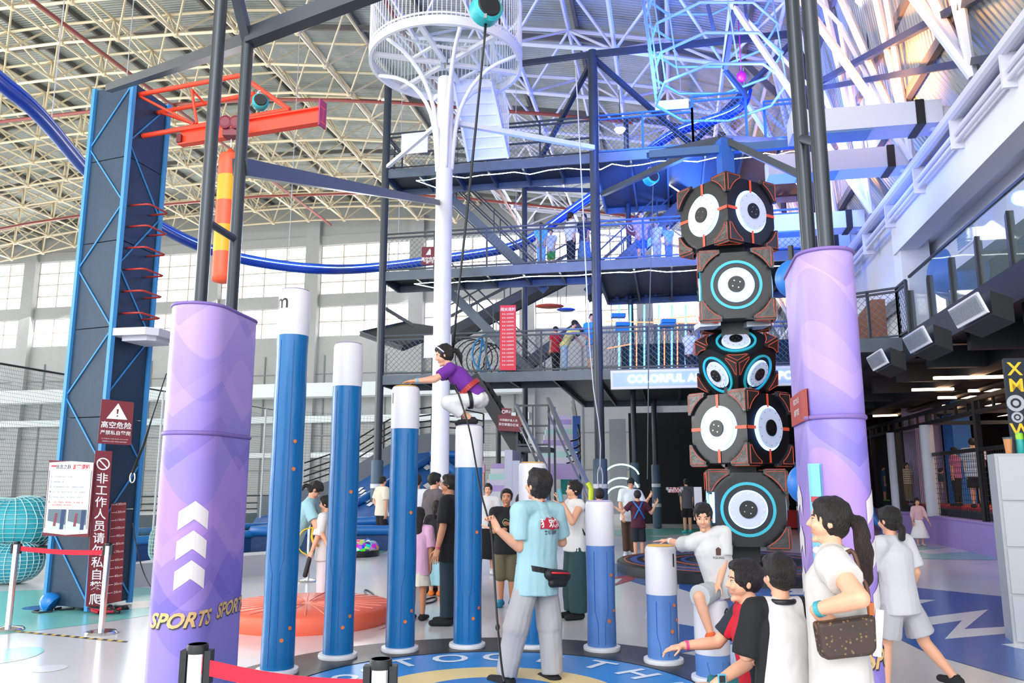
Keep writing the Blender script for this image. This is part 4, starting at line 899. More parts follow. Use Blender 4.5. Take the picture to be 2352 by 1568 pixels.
# wavy white led strips below the deck edges
random.seed(3)
for z, u0, u1, v, lab in ((Z3 - .3, UL + .9, 4.2, FV + .3, 'top deck'), (Z2 - .3, UL + .9, 4.2, FV + .3, 'middle deck')):
    pts = [B(UL + 1.6, v + 1.0, z)] ; u = u0
    while u < u1: pts.append(B(u, v + random.uniform(-.05, .05), z + random.uniform(-.05, .09))); u += random.uniform(.3, .6)
    MB().path(pts, .012, 5).obj('led_strip', ledw, label='wavy white led strip fixed under the front edge of the ' + lab, cat='led strip')
for k, (pp_, v) in enumerate(((((1710, 400), (1760, 352), (1790, 340), (1800, 350)), 25.5), (((1490, 610), (1540, 640), (1600, 660)), 26), (((1500, 408), (1530, 420), (1560, 440)), 25), (((1760, 620), (1800, 595), (1850, 580)), 24))):
    MB().path([hv(x, y, v) for x, y in pp_], .022, 5).obj('led_strip', ledw, label=('crooked led strip under the top deck above the topmost cube', 'led strip under the middle deck left of the second cube', 'short led strip left of the topmost cube', 'led strip under the middle deck right of the cubes')[k], cat='led strip')
# flood lamps
for k, (px, py, v) in enumerate(((1424, 298, 26), (886, 232, 30), (1050, 432, 30), (1985, 0, 18))):
    c = hv(px, py, v); lm = thing('flood_lamp', ('round white flood lamp behind the top deck railing', 'round white lamp below the roof truss left of the mast', 'small white lamp under the top deck stairs', 'large white lamp at the top picture edge on the right')[k], 'lamp', c)
    MB().ell(c, .17, .17, .12, n=14, m=8).obj('lens', mat('lamp glow', (1, 1, 1), emit=(1, .98, .95), es=14), lm); MB().lathe([(.2, .02), (.1, .16), (.04, .2)], c, 14).obj('housing', white, lm); MB().tube(c + V((0, 0, .15)), (c.x, c.y, rz(UV_(c.x, c.y)[0]) - .5), .012, 5).obj('hanger', black, lm)
# the octagonal blue white cage of the drop tower above the top deck
oc = thing('octagon_cage', 'pale blue octagonal cage of thin tubes above the top deck', 'cage', B(.9, 20.8, 11))
mb = MB(); cx = hv(1655, 250, 21.0)
for k in range(5):
    z = 12.0 + k * .85; c = V((cx.x - k * .08, cx.y, z)); pts = [c + V((math.cos(R(22.5 + 45 * i)) * 1.75, math.sin(R(22.5 + 45 * i)) * 1.75, 0)) for i in range(8)]; mb.path(pts, .04, 6, closed=True)
mb.obj('ring_tubes', sm('cage pale blue', '#8fb6f5', rough=.4), oc, smooth=True)
mb = MB()
for an in (157, 165, 173, 181, 190, 202, 218, 270, 338): mb.tube(V((cx.x + math.cos(R(an)) * 1.72, cx.y + math.sin(R(an)) * 1.72, 12)), V((cx.x - .35 + math.cos(R(an)) * 1.72, cx.y + math.sin(R(an)) * 1.72, 15.7)), .022, 6)
mb.obj('upright_bars', sm('cage pale blue', '#b7cdf5'), oc, smooth=True)
c = hv(1703, 176, 21); mb = MB(); mb.ell(c, .13, .13, .16, n=12, m=8); mb.tube(c, c + V((0, 0, 3)), .015, 5); mb.obj('climbing_hold', sm('magenta ball', '#b3127e', rough=.4), label='magenta ball on a cord inside the octagonal cage', cat='ball', smooth=True)
# blue coaster rail that sweeps round the hall
zr = 8.2; tk = [gd(x, y, zr) for x, y in ((-120, 80), (-40, 155), (0, 195), (60, 240), (110, 290), (155, 345), (197, 395), (250, 440), (345, 510), (395, 540), (450, 566), (505, 585), (560, 600), (650, 615), (740, 623))]
tk += [hv(x, y, v) for x, y, v in ((820, 622, 25.2), (900, 614, 25.6), (1000, 601, 25.8), (1090, 588, 25.8), (1180, 572, 25.8), (1240, 540, 25.9), (1300, 495, 26), (1370, 445, 26), (1440, 390, 26), (1500, 340, 25.4), (1560, 302, 24.6), (1620, 285, 24), (1680, 265, 23.6), (1712, 240, 23.4), (1720, 205, 23.4))]
def smooth_path(p, it=2):
    for _ in range(it):
        q = [p[0]]
        for a, b_ in zip(p, p[1:]): q += [a.lerp(b_, .25), a.lerp(b_, .75)]
        p = q + [p[-1]]
    return p
tk = smooth_path(tk, 2); ct = thing('coaster_rail', 'thick royal blue coaster rail curving across the hall with a lit edge', 'rail track', tk[30])
MB().path(tk, .11, 10).obj('main_tube', sm('rail royal blue', '#0f3fae', rough=.3), ct, smooth=True)
MB().path([p + V((.0, -.02, .17)) for p in tk], .055, 8).obj('upper_tube', sm('rail pale blue', '#2f62d8', rough=.3), ct, smooth=True)
MB().path([p + V((.0, -.1, .1)) for p in tk[:150]], .012, 5).obj('light_line', mat('rail glow', (.5, .7, 1), emit=(.35, .6, 1), es=3), ct)
hg = MB()
for i in range(6, len(tk), 12): p = tk[i]; hg.tube(p + V((0, 0, .15)), (p.x, p.y, rz(UV_(p.x, p.y)[0]) - 2), .012, 4, caps=False)
hg.obj('hanger_cables', sm('cable grey', '#b9b9bd', rough=.5), ct, kind='stuff')

# ============================================================ white mast with the round glass lookout
mc = at(1012, 700, 20.0); mc = V((-1.78, 20.0, 0)); PZ = 12.8; PR = 2.06
ms_ = thing('lookout_mast', 'white steel mast carrying a round glass floored lookout with cage rail', 'lookout mast', mc)
MB().lathe([(.225, 0), (.222, 6), (.215, 12.1), (.2, 12.3)], mc, 36).obj('mast', whitem, ms_, smooth=40)
MB().lathe([(PR, PZ - .14), (PR, PZ + .1), (PR - .08, PZ + .1), (PR - .08, PZ - .14)], mc, 72, closed=True).obj('ring_beam', whitem, ms_, smooth=30)
MB().lathe([(PR - .08, PZ + .04), (PR - .08, PZ + .07), (.001, PZ + .07)], mc, 60).obj('glass_floor', mat('floor glass', (.6, .75, .73), rough=.08, alpha=.2, spec=.6), ms_)
for k in range(6):
    an = R(15 + 60 * k); d_ = V((math.cos(an), math.sin(an), 0)); MB().beam(mc + d_ * .15 + V((0, 0, PZ - .06)), mc + d_ * (PR - .05) + V((0, 0, PZ - .06)), .12, .1).obj('floor_spoke', whitem, ms_)
    e = R(15 + 60 * (k + 1)); d2_ = V((math.cos(e), math.sin(e), 0)); MB().beam(mc + d_ * .95 + V((0, 0, PZ - .07)), mc + d2_ * .95 + V((0, 0, PZ - .07)), .07, .06).obj('floor_tie', whitem, ms_)
    an = R(45 + 60 * k); d_ = V((math.cos(an), math.sin(an), 0)); pts = [mc + d_ * r_ + V((0, 0, z)) for r_, z in ((.2, 9.7), (.24, 10.3), (.3, 10.9), (.45, 11.5), (.8, 12.1), (1.3, 12.5), (1.95, 12.68))]
    MB().path(smooth_path(pts, 1), .055, 10).obj('curved_arm', whitem, ms_, smooth=True)
rg = MB(); n = 110
for i in range(n):
    an = 2 * PI * i / n; p = mc + V((math.cos(an) * (PR - .02), math.sin(an) * (PR - .02), PZ + .1)); rg.tube(p, p + V((0, 0, 1.6)), .012, 4, caps=False)
rg.obj('rail_bars', whitem, ms_, kind='stuff')
for z in (.18, 1.6): MB().path([mc + V((math.cos(2 * PI * i / 60) * (PR - .02), math.sin(2 * PI * i / 60) * (PR - .02), PZ + z)) for i in range(60)], .03, 6, closed=True).obj('rail_hoop', whitem, ms_, smooth=True)
m_ = MB(); m_.beam(mc + V((.15, .1, 11.1)), B(UM, FV - .15, Z3 + .15), .13); m_.beam(mc + V((-.15, .1, 11.1)), B(UL + .1, FV - .1, Z3 + .1), .1); m_.obj('stay_struts', whitem, ms_)
us_ = thing('white_staircase', 'white steel stair between the top deck and the glass lookout', 'staircase', B(-5, FV, Z3))
a0, a1 = hv(1077, 372, FV - .1), hv(1168, 366, FV - .1); b0, b1 = at(1040, 250, 21.0), at(1128, 238, 21.0); b0.z = b1.z = PZ; a0.z = a1.z = Z3 + .1
c_ = MB(); n = 7
for i in range(n):
    f0, f1 = i / n, (i + 1) / n; p0, p1, q0, q1 = a0.lerp(b0, f0), a1.lerp(b1, f0), a0.lerp(b0, f1), a1.lerp(b1, f1); c_.prism([p0, p1, q1, q0], V((0, 0, .03)))
    c_.beam(p0, p1, .04, .05)
c_.obj('treads', whitem, us_)
for a, b_ in ((a0, b0), (a1, b1)): MB().beam(a, b_, .07, .22).obj('stringer', whitem, us_)
m_ = MB()
for i in range(14): p = a1.lerp(b1, i / 13); m_.tube(p, p + V((0, 0, 1.4)), .014, 4)
m_.beam(a1 + V((0, 0, 1.4)), b1 + V((0, 0, 1.4)), .05); m_.obj('side_rail', whitem, us_)

# ============================================================ cube totem on its round base
TC = V((4.28, 15.1, 0))
kb = thing('totem_podium', 'low round black podium with coloured rings carrying the cube totem', 'podium', TC)
MB().lathe([(2.35, 0), (2.35, .17), (2.31, .2), (0.001, .2)], TC, 72).obj('podium', sm('podium black', '#17191d', rough=.3), kb, smooth=30)
for (r0, r1, m_) in ((2.22, 2.19, '#c96a48'), (2.1, 1.98, '#2455a0'), (1.86, 1.84, '#c96a48'), (1.74, 1.7, '#3a78c4'), (1.35, 1.28, '#b5553f'), (1.18, 1.1, '#244f92')): MB().lathe([(r0, .201), (r0, .206), (r1, .206), (r1, .201)], TC, 72, closed=True).obj('printed_ring', sm('ring ' + m_, m_, rough=.35), kb)
tt = MB()
for k in range(64): an = R(k * 5.6); c = TC + V((math.cos(an), math.sin(an), 0)) * 1.55; c.z = .208; put_text(tt, 'COLORFUL'[k % 8], c, V((math.sin(an), -math.cos(an), 0)), V((math.cos(an), math.sin(an), 0)), .15, .01)
tt.obj('lettering', sm('ring text', '#aeb7c6'), kb)
blk = sm('totem black board', '#14171b', rough=.38, bump=.08, bscale=6, var=.25, vscale=2.5); lea = sm('bronze leather', '#35302f', rough=.32, bump=.9, bscale=5, spec=.6); trim = mat('orange trim', srgb('#e0583a'), rough=.4, emit=srgb('#e0583a'), es=.15)
wdisc = mat('white lit disc', (.66, .7, .82), rough=.45, emit=(.45, .6, 1), es=.18); cyan = mat('cyan ring', srgb('#35bfd2'), rough=.35, emit=srgb('#35bfd2'), es=.12)
def cube(label, c, size, M, style, off=()):
    g = thing('totem_cube', label, 'cube', c, group='cubes of the totem'); h = size / 2; N = 22; mb = MB(); rad = h * 1.46
    for ax in range(3):
        for sg in (-1, 1):
            k0 = len(mb.v); vs = []
            for i in range(N + 1):
                for j in range(N + 1):
                    p = [0, 0, 0]; p[ax] = sg * h; p[(ax + 1) % 3] = -h + 2 * h * i / N; p[(ax + 2) % 3] = -h + 2 * h * j / N; p = V(p)
                    if p.length > rad: p *= rad / p.length
                    vs.append(V(c) + M @ p)
            mb.add(vs, [(i * (N + 1) + j, (i + 1) * (N + 1) + j, (i + 1) * (N + 1) + j + 1, i * (N + 1) + j + 1) for i in range(N) for j in range(N)])
    mb.obj('body', blk, g, smooth=25)
    H = h * 1.045
    def on(n_, a, b_, x, y, z): return V(c) + M @ (n_ * z + a * x + b_ * y)
    pads = MB(); trm = MB()
    for ax in range(3):
        for sg in (-1, 1):
            n_ = V((0, 0, 0)); n_[ax] = sg; a = V((0, 0, 0)); a[(ax + 1) % 3] = 1; b_ = n_.cross(a)
            for sx in (-1, 1):
                for sy in (-1, 1):
                    L = h * .6; arc = []
                    for t in range(0, 8):
                        q = t / 7; A_, C_, B_ = V((H - L, H - L * .14)), V((H - L * .42, H - L * .42)), V((H - L * .14, H - L)); arc.append(tuple(A_ * (1 - q) ** 2 + C_ * 2 * q * (1 - q) + B_ * q * q))
                    poly = [(H, H), (H - L, H)] + arc + [(H, H - L)]
                    pp_ = [on(n_, a, b_, sx * x, sy * y, h - .01) for x, y in poly]; pads.prism(pp_, M @ n_ * (H - h + .035))
                    cen = (H - L * .28, H - L * .28); ins = [(cen[0] + (x - cen[0]) * .86, cen[1] + (y - cen[1]) * .84) for x, y in poly]
                    q_ = [on(n_, a, b_, sx * x, sy * y, H + .027) for x, y in ins]; trm.path(q_, .0065, 4, closed=True)
            if ax == 2 and style != 'tilt' : continue
            if style == 'tilt' and sg < 0: continue
            Mf = M @ Matrix((a, b_, n_)).transposed(); o = on(n_, a, b_, 0, 0, 0)
            f = lambda prof, nm, mt_, cl=False: MB().lathe([(r_, z) for r_, z in prof], o, 48, Mf, closed=cl).obj(nm, mt_, g, smooth=30)
            f([(h * .66, h), (h * .6, h + .012), (.001, h + .012)], 'halo_light', ledb) if style == 'cross' else None
            k_ = 1.0
            if style != 'cross':
                f([(h * .74, h), (h * .74, h + .025), (h * .66, h + .025), (h * .66, h)], 'cyan_ring', cyan, True); k_ = .84
                f([(h * .52, h), (h * .52, h + .012), (.001, h + .012)], 'halo_light', ledb)
            f([(h * .58 * k_, h + .02), (h * .58 * k_, h + .05), (.001, h + .05)], 'white_disc', wdisc)
            f([(h * .24, h + .05), (h * .24, h + .075), (.001, h + .075)], 'dark_hub', blk)
            bt = MB()
            for q in range(12): t = 2 * PI * q / 12; bt.tube(o + Mf @ V((math.cos(t) * h * .5 * k_, math.sin(t) * h * .5 * k_, h + .05)), o + Mf @ V((math.cos(t) * h * .5 * k_, math.sin(t) * h * .5 * k_, h + .056)), .009, 6)
            for q in range(4): t = 2 * PI * q / 4 + .5; bt.tube(o + Mf @ V((math.cos(t) * h * .12, math.sin(t) * h * .12, h + .075)), o + Mf @ V((math.cos(t) * h * .12, math.sin(t) * h * .12, h + .082)), .011, 6)
            bt.obj('bolts', chrome, g, kind='stuff')
            if style == 'cross':
                cr = MB()
                for dx, dy in ((1, 0), (-1, 0), (0, 1), (0, -1)): x0, x1 = h * .6, h * 1.0; cr.add([o + Mf @ V(p) for p in ((dx * x0 - dy * .03, dy * x0 - dx * .03, h + .012), (dx * x0 + dy * .03, dy * x0 + dx * .03, h + .012), (dx * x1 + dy * .03, dy * x1 + dx * .03, h + .012), (dx * x1 - dy * .03, dy * x1 - dx * .03, h + .012))], [(0, 1, 2, 3)])
                cr.obj('cross_strips', trim, g)
    pads.obj('corner_pads', lea, g, kind='stuff'); trm.obj('corner_trim', trim, g, kind='stuff')
    return g
def RZ(d_): return Matrix.Rotation(R(d_), 3, 'Z')
yaw0 = -math.degrees(math.atan2(4.28, 15.1))
cube('lowest cube of the totem, facing front with cyan ring and white disc', V((4.28, 15.0, 1.14)), 1.28, RZ(yaw0 + 4), 'ring')
cube('second lowest totem cube, edge forward with orange cross strips', V((4.28, 15.1, 2.58)), 1.25, RZ(yaw0 + 53), 'cross')
d_ = V((.02, -1, -.12)).normalized(); d_ = (RZ(yaw0) @ d_); e3 = (V((0, 0, 1)) - d_ * d_.z).normalized(); side = d_.cross(e3); ax3 = (d_ * (1 / math.sqrt(3)) + e3 * math.sqrt(2 / 3)).normalized()
ax1 = (d_ / math.sqrt(3) - e3 * math.sqrt(2 / 3) / 2 + side * math.sqrt(2) / 2).normalized(); ax2 = ax3.cross(ax1).normalized()
if ax2.dot(d_) < 0: ax1, ax2 = ax2, ax1; ax2 = -ax2 if ax2.dot(d_) < 0 else ax2
MT = Matrix((ax1, ax2, ax3)).transposed()
cube('small totem cube tilted onto its corner with three ringed discs', V((4.28, 15.1, 3.84)), 1.0, MT, 'tilt')
cube('second highest totem cube facing front with cyan ring', V((4.28, 15.0, 5.2)), 1.25, RZ(yaw0 + 3), 'ring')
cube('topmost totem cube, edge forward with orange cross strips', V((4.22, 15.1, 6.67)), 1.25, RZ(yaw0 + 47), 'cross')
tn = thing('totem_core', 'black square core between the cubes, blue above them', 'column', TC)
MB().cbox(TC + V((0, 0, 3.2)), .5, .5, 6.2, RZ(yaw0)).obj('core', black, tn); MB().cbox(TC + V((0, .1, 7.85)), .26, .26, 1.1, RZ(10)).obj('top_post', sm('post strong blue', '#1f62c4', rough=.4), tn)
m_ = MB()
tz = V((TC.x - .05, TC.y + .1, 8.42))
for p, q in ((tz, at(1385, 445, 22.0)), (tz, at(1845, 405, 14.4)), (tz, B(UR - .1, FV, 11.0)), (tz, B(-.4, FV + .1, 11.0))): m_.beam(p, q, .13)
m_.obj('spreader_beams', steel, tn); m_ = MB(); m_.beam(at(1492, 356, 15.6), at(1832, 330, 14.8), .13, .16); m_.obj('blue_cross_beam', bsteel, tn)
lt = MB(); lt.tube(at(1632, 1135, 14.4), at(1634, 1190, 14.4), .03, 8); lt.tube(at(1638, 1130, 14.4), at(1640, 1200, 14.4), .02, 8); lt.obj('light_tubes', ledb, label='two glowing blue light tubes on the left side of the lowest totem cube', cat='light')
wf = MB()
for x0, x1 in ((1608, 1655), (1715, 1770)): a, b_ = at(x0, 738, 14.6), at(x1, 735, 14.6); wf.obox(a, b_ - a, V((0, .5, .02)), V((0, 0, -.1)))
wf.obj('silver_trays', mat('crumpled foil', (.7, .78, .85), rough=.25, metal=.7), label='crumpled silver flaps under the second highest totem cube', cat='flaps')
# ============================================================ background play areas and small things
# big net cage on the left
nc = thing('net_cage', 'tall fine mesh net cage with pale posts behind the climbing tower', 'net cage', at(0, 1150, 16))
n0, n1 = at(-160, 830, 13.2), at(640, 935, 27); n0.z = 0; n1.z = 0; zt0, zt1 = 3.75, 4.0
nm = MB(); k = 300
for i in range(k): t = (i / k) ** 1; p = n0.lerp(n1, t); nm.tube(p, p + V((0, 0, zt0 + (zt1 - zt0) * t)), .0028, 3, caps=False)
for i in range(52): z = .1 + i * .072; nm.tube(n0 + V((0, 0, z)), n1 + V((0, 0, z)), .0028, 3, caps=False)
nm.obj('net', sm('net grey', '#6d7a7a', rough=.8), nc)
pm = MB()
for t in (.24, .5, .66, .8, .93, 1): p = n0.lerp(n1, t); pm.tube(p, p + V((0, 0, zt0 + (zt1 - zt0) * t)), .03, 8)
pm.obj('posts', sm('post pale', '#d5dad9', rough=.5), nc, kind='stuff'); MB().tube(n0 + V((0, 0, zt0)), n1 + V((0, 0, zt1)), .022, 6).obj('top_cable', black, nc)
n2 = n1 + V((7.0, 6, 0)); nm = MB()
for i in range(70): p = n1.lerp(n2, i / 70); nm.tube(p, p + V((0, 0, 4)), .004, 3, caps=False)
for i in range(40): z = .1 + i * .1; nm.tube(n1 + V((0, 0, z)), n2 + V((0, 0, z)), .004, 3, caps=False)
nm.obj('net', sm('net grey', '#6d7a7a'), nc)
# black court railing and padded kerbs
ra, rb_ = gd(-60, 1232), gd(640, 1212); ra.z = rb_.z = 0
cr = railing('court_railing', [ra + V((0, 0, .0)), rb_], 1.15, 'black railing in front of the green court on the left', m=black, net=False, mid=(.78, .6), post=1.9, r=.03)
kb_ = MB(); kb_.obox(ra + V((0, -.25, 0)), rb_ - ra, V((0, .2, 0)), V((0, 0, .55))); kb_.obj('kerb_wall', sm('kerb slate', '#55606a', rough=.6), label='long slate grey kerb wall under the black court railing', cat='kerb')
bu = thing('bumper', 'long blue quilted bumper lane in front of the slate kerb', 'bumper', gd(450, 1268))
for k, (ya, yb, z) in enumerate(((1262, 1240, .42), (1290, 1262, .42))):
    a, b_ = gd(290, ya), gd(650, yb); m_ = MB(); m_.tube(a + V((0, 0, z)), b_ + V((0, 0, z)), .09, 10); m_.obj('tube_edge', sm('bumper blue', '#1f76b8', rough=.4), bu, smooth=40); m_ = MB(); m_.obox(a, b_ - a, V((0, .06, 0)), V((0, 0, z))); m_.obj('panel', sm('bumper navy', '#163f74', rough=.5, bump=.8, bscale=7), bu)
a, b_ = gd(283, 1352), gd(640, 1318); m_ = MB(); m_.obox(a, b_ - a, V((.06, .9, 0)), V((0, 0, .36))); m_.obj('grey_ledge', sm('ledge grey', '#b3b2b8', rough=.5, coat=.2), label='light grey padded ledge on the floor behind the left purple column', cat='ledge')
# blue tubing hill with side wall and railing
hl = thing('tubing_hill', 'blue carpeted tubing hill with white diamonds and rounded blue edges', 'slide hill', gd(850, 1262))
F0, F1 = gd(560, 1268), gd(1080, 1262); Gp = [(600, .5), (700, .75), (760, 1.05), (820, 1.55), (880, 2.1), (930, 2.5), (990, 2.62), (1060, 2.55), (1110, 2.4)]
back = [at(px, 1000, 27) for px, z in Gp]; back = [V((p.x, 27, z)) for p, (px, z) in zip(back, Gp)]
front = [F0.lerp(F1, i / 8) + V((0, 0, .38)) for i in range(9)]
def surf(i, t): return front[i].lerp(back[i], t) - V((0, 0, .32 * math.sin(PI * t) * (i / 8)))
m_ = MB(); T = 10; vs = [surf(i, t / T) for t in range(T + 1) for i in range(9)]
m_.add(vs, [(t * 9 + i, t * 9 + i + 1, (t + 1) * 9 + i + 1, (t + 1) * 9 + i) for t in range(T) for i in range(8)]); m_.obj('carpet', sm('hill blue carpet', '#14559c', rough=.8, bump=.6, bscale=30, var=.15), hl, smooth=True)
m_ = MB(); m_.add([front[0], front[8], V((front[8].x, front[8].y, 0)), V((front[0].x, front[0].y, 0))], [(0, 1, 2, 3)]); m_.obj('front_panel', sm('bumper navy', '#163f74'), hl)
def sp(x, y):                    # hill surface point by fractional column and row
    i = min(int(x), 7); f_ = x - i; return surf(i, y).lerp(surf(i + 1, y), f_)
for x0, y0, x1, y1 in ((0.2, 0, 7.9, 0), (2.0, .28, 6.2, .9), (.8, .15, 5.6, .12), (6.3, .9, 7.8, .55), (6.0, .95, 8, .95)):
    m_ = MB(); m_.path([sp(x0 + (x1 - x0) * k / 8, y0 + (y1 - y0) * k / 8) + V((0, 0, .1)) for k in range(9)], .12, 10); m_.obj('rounded_edge', sm('hill edge blue', '#1d6ab4', rough=.4), hl, smooth=True)
m_ = MB()
for row in ((2.6, .55, .12, -.09, 5), (4.6, .7, .14, -.1, 5), (3.2, .2, .3, .0, 7), (5.6, .5, .3, .03, 7), (1.8, .1, .3, .0, 6), (5.2, .9, .25, -.03, 8), (3.3, .8, .13, -.07, 6), (3.7, .18, .28, .015, 5), (5.5, .25, .11, .07, 8), (6.3, .35, .12, .06, 6), (6.0, .1, .28, .02, 6)):
    x, y, dx, dy, n = row
    for k in range(n):
        cx_, cy_ = x + dx * k, y + dy * k
        if 0 < cy_ < .97 and cx_ < 7.7: m_.add([sp(cx_ + a, min(max(cy_ + b_, 0), 1)) + V((0, 0, .03)) for a, b_ in ((-.15, 0), (0, -.035), (.15, 0), (0, .035))], [(0, 1, 2, 3)])
m_.obj('white_diamonds', white, hl)
m_ = MB(); tops = []
for p, q in zip(back, back[1:]): m_.obox(p, q - p, V((0, .15, 0)), V((0, 0, .62)))
m_.obj('side_wall', sm('hill side grey', '#6a7078', rough=.6), hl)
m_ = MB()
for p, q in zip(back[1:], back[2:]):
    for dz in (.85, 1.05, 1.25, 1.5): m_.tube(p + V((0, .1, dz)), q + V((0, .1, dz)), .025, 6)
    m_.tube(q + V((0, .1, .5)), q + V((0, .1, 1.5)), .03, 6)
m_.obj('railing', black, hl)
# colourful stairs behind the white mast
for nm_, lab, (x0, x1, xa, xb), (Y0, Y1), (z0, z1), n in (('stairs', 'stairs with lilac and mint striped steps behind the fourth pillar', (1085, 1165, 1130, 1196), (20.6, 25.5), (0, 2.2), 13), ('stairs', 'upper flight of lilac striped stairs behind the steel landing', (1235, 1330, 1262, 1312), (26, 30), (2.0, 4.1), 10)):
    g = thing(nm_, lab, 'stairs', at(x0, 1150, Y0)); cols = ['#c9aee8', '#e9e6f4', '#bfeae4', '#e9e6f4']
    for k in range(n):
        f_ = k / (n - 1); Y = Y0 + (Y1 - Y0) * f_; z = z0 + (z1 - z0) * (k + 1) / n; l_ = at(x0 + (xa - x0) * f_, 1050, Y).x; r_ = at(x1 + (xb - x1) * f_, 1050, Y).x
        MB().box(l_, r_, Y, Y + (Y1 - Y0) / n + .02, max(0, z - .5), z).obj('step', sm('step ' + cols[k % 4], cols[k % 4], rough=.5), g)
    h_ = MB(); rx = 1
    for dz in (.3, .5, .7, .95):
        p = [V((at(x1 + (xb - x1) * q, 1050, Y0 + (Y1 - Y0) * q).x + .05, Y0 + (Y1 - Y0) * q, z0 + (z1 - z0) * q + dz)) for q in (0, .12, .25, .5, .75, 1)]; p[0].z += .05; h_.path(smooth_path([p[0] + V((-.5, -.9, -.15))] + p, 1), .028, 6)
    h_.obj('railing', black, g)
# the climbing sculpture area seen on the lowest deck
nt_ = thing('net_tunnel', 'round net tunnel with black hoops and a blue ring on the lowest deck', 'net tunnel', hv(1110, 845, 26))
m_ = MB()
for k in range(7):
    c = hv(1075 + k * 13, 818 + k * 3, 25.5 + k * .1); m_.path([c + V((math.cos(2 * PI * i / 20) * .62, .1 * math.sin(2 * PI * i / 20), math.sin(2 * PI * i / 20) * .62)) for i in range(20)], .022, 5, closed=True)
m_.obj('hoops', black, nt_, smooth=True); m_ = MB(); c = hv(1132, 812, 25.4); m_.path([c + V((math.cos(2 * PI * i / 24) * .68, 0, math.sin(2 * PI * i / 24) * .68)) for i in range(24)], .035, 6, closed=True); m_.tube(hv(1108, 775, 25.4), hv(1125, 850, 25.4), .035, 6); m_.tube(hv(1108, 775, 25.4), hv(1098, 850, 25.4), .035, 6); m_.obj('blue_ring', sm('ring sky blue', '#2f9de0', rough=.4), nt_, smooth=True)
sp_ = thing('slatted_platform', 'dark slatted access ramp hanging left of the lowest deck', 'ramp', hv(900, 780, 24))
m_ = MB(); P0, P1, P2, P3 = hv(828, 766, 23.6), hv(925, 800, 23.3), hv(1030, 755, 24.8), hv(935, 742, 25.2)
for i in range(22): f_ = i / 21; m_.beam(P0.lerp(P3, f_), P1.lerp(P2, f_), .07, .05)
m_.obj('slats', sm('ramp dark', '#272c33', rough=.5), sp_); m_ = MB()
for a, b_ in ((P0, P1), (P0, P3), (P1, P2)): m_.beam(a, b_, .06, .16)
m_.beam(hv(880, 705, 23.5), hv(950, 748, 23.8), .1); m_.obj('frame', steel, sp_)
# rope course on the lowest deck right of the middle post
rc = thing('rope_course', 'rope course with glowing blue and orange tubes, nets and foam blocks on the lowest deck', 'rope course', hv(1500, 850, 26))
m_ = MB()
for i, px in enumerate((1422, 1448, 1480, 1513, 1543, 1575)): m_.tube(hv(px, 700, 26), hv(px, 850, 26), .03, 6)
m_.obj('blue_light_tubes', mat('soft blue tube', (.2, .5, 1), emit=(.15, .55, 1), es=1.8), rc, kind='stuff'); m_ = MB()
for px in (1462, 1526, 1556): m_.tube(hv(px, 740, 26.2), hv(px, 845, 26.2), .02, 6)
for a, b_ in (((1390, 738), (1600, 742)), ((1395, 800), (1450, 790)), ((1500, 735), (1600, 725))): m_.tube(hv(*a, 25.8), hv(*b_, 25.8), .02, 6)
m_.obj('orange_light_tubes', mat('soft orange tube', (1, .3, .1), emit=(1, .25, .1), es=1.6), rc, kind='stuff'); m_ = MB()
for i in range(60): p = hv(1395, 850, 26.5).lerp(hv(1830, 835, 26.5), i / 60); m_.tube(p, p + V((0, 0, 1.7)), .006, 3, caps=False); m_.tube(p, p + V((.5, 0, 1.7)), .006, 3, caps=False); m_.tube(p + V((.5, 0, 0)), p + V((0, 0, 1.7)), .006, 3, caps=False)
m_.obj('net', sm('net teal', '#2c5663', rough=.7), rc); m_ = MB()
for px, py in ((1430, 745), (1428, 757), (1535, 738), (1532, 748), (1420, 725)): c = hv(px, py, 25.6); m_.cbox(c, .45, .3, .12)
m_.obj('foam_blocks', sm('foam sky', '#2f97d8', rough=.6), rc, kind='stuff'); m_ = MB()
for i in range(9): p, q = hv(1395 + i * 22, 694 - i * 3, 26.5), hv(1417 + i * 22, 691 - i * 3, 26.5); m_.tube(p, q, .02, 5); m_.cbox(q + V((0, 0, .06)), .1, .1, .14)
m_.obj('lamp_cable', steel, rc); MB().hbox(-1.6, 4.2, 27.5, 27.6, 4.75, 6.3).obj('dark_screen', sm('screen teal dark', '#1f3440', rough=.8), rc)
os_ = thing('hanging_disc', 'orange red oval step swing hanging above the lowest deck', 'swing step', hv(1265, 703, 26))
m_ = MB(); m_.ell(hv(1262, 703, 26), .5, .28, .07, n=20, m=8); m_.obj('disc', sm('disc orange', '#e0532e', rough=.4), os_, smooth=True); m_ = MB(); m_.ell(hv(1300, 711, 26), .32, .2, .06, n=20, m=8); m_.obj('small_disc', sm('disc blue', '#3563b5', rough=.4), os_, smooth=True)
m_ = MB()
for px in (1245, 1280, 1300): m_.tube(hv(px, 700, 26), hv(px + 3, 600, 26), .01, 4)
m_.obj('chains', black, os_)
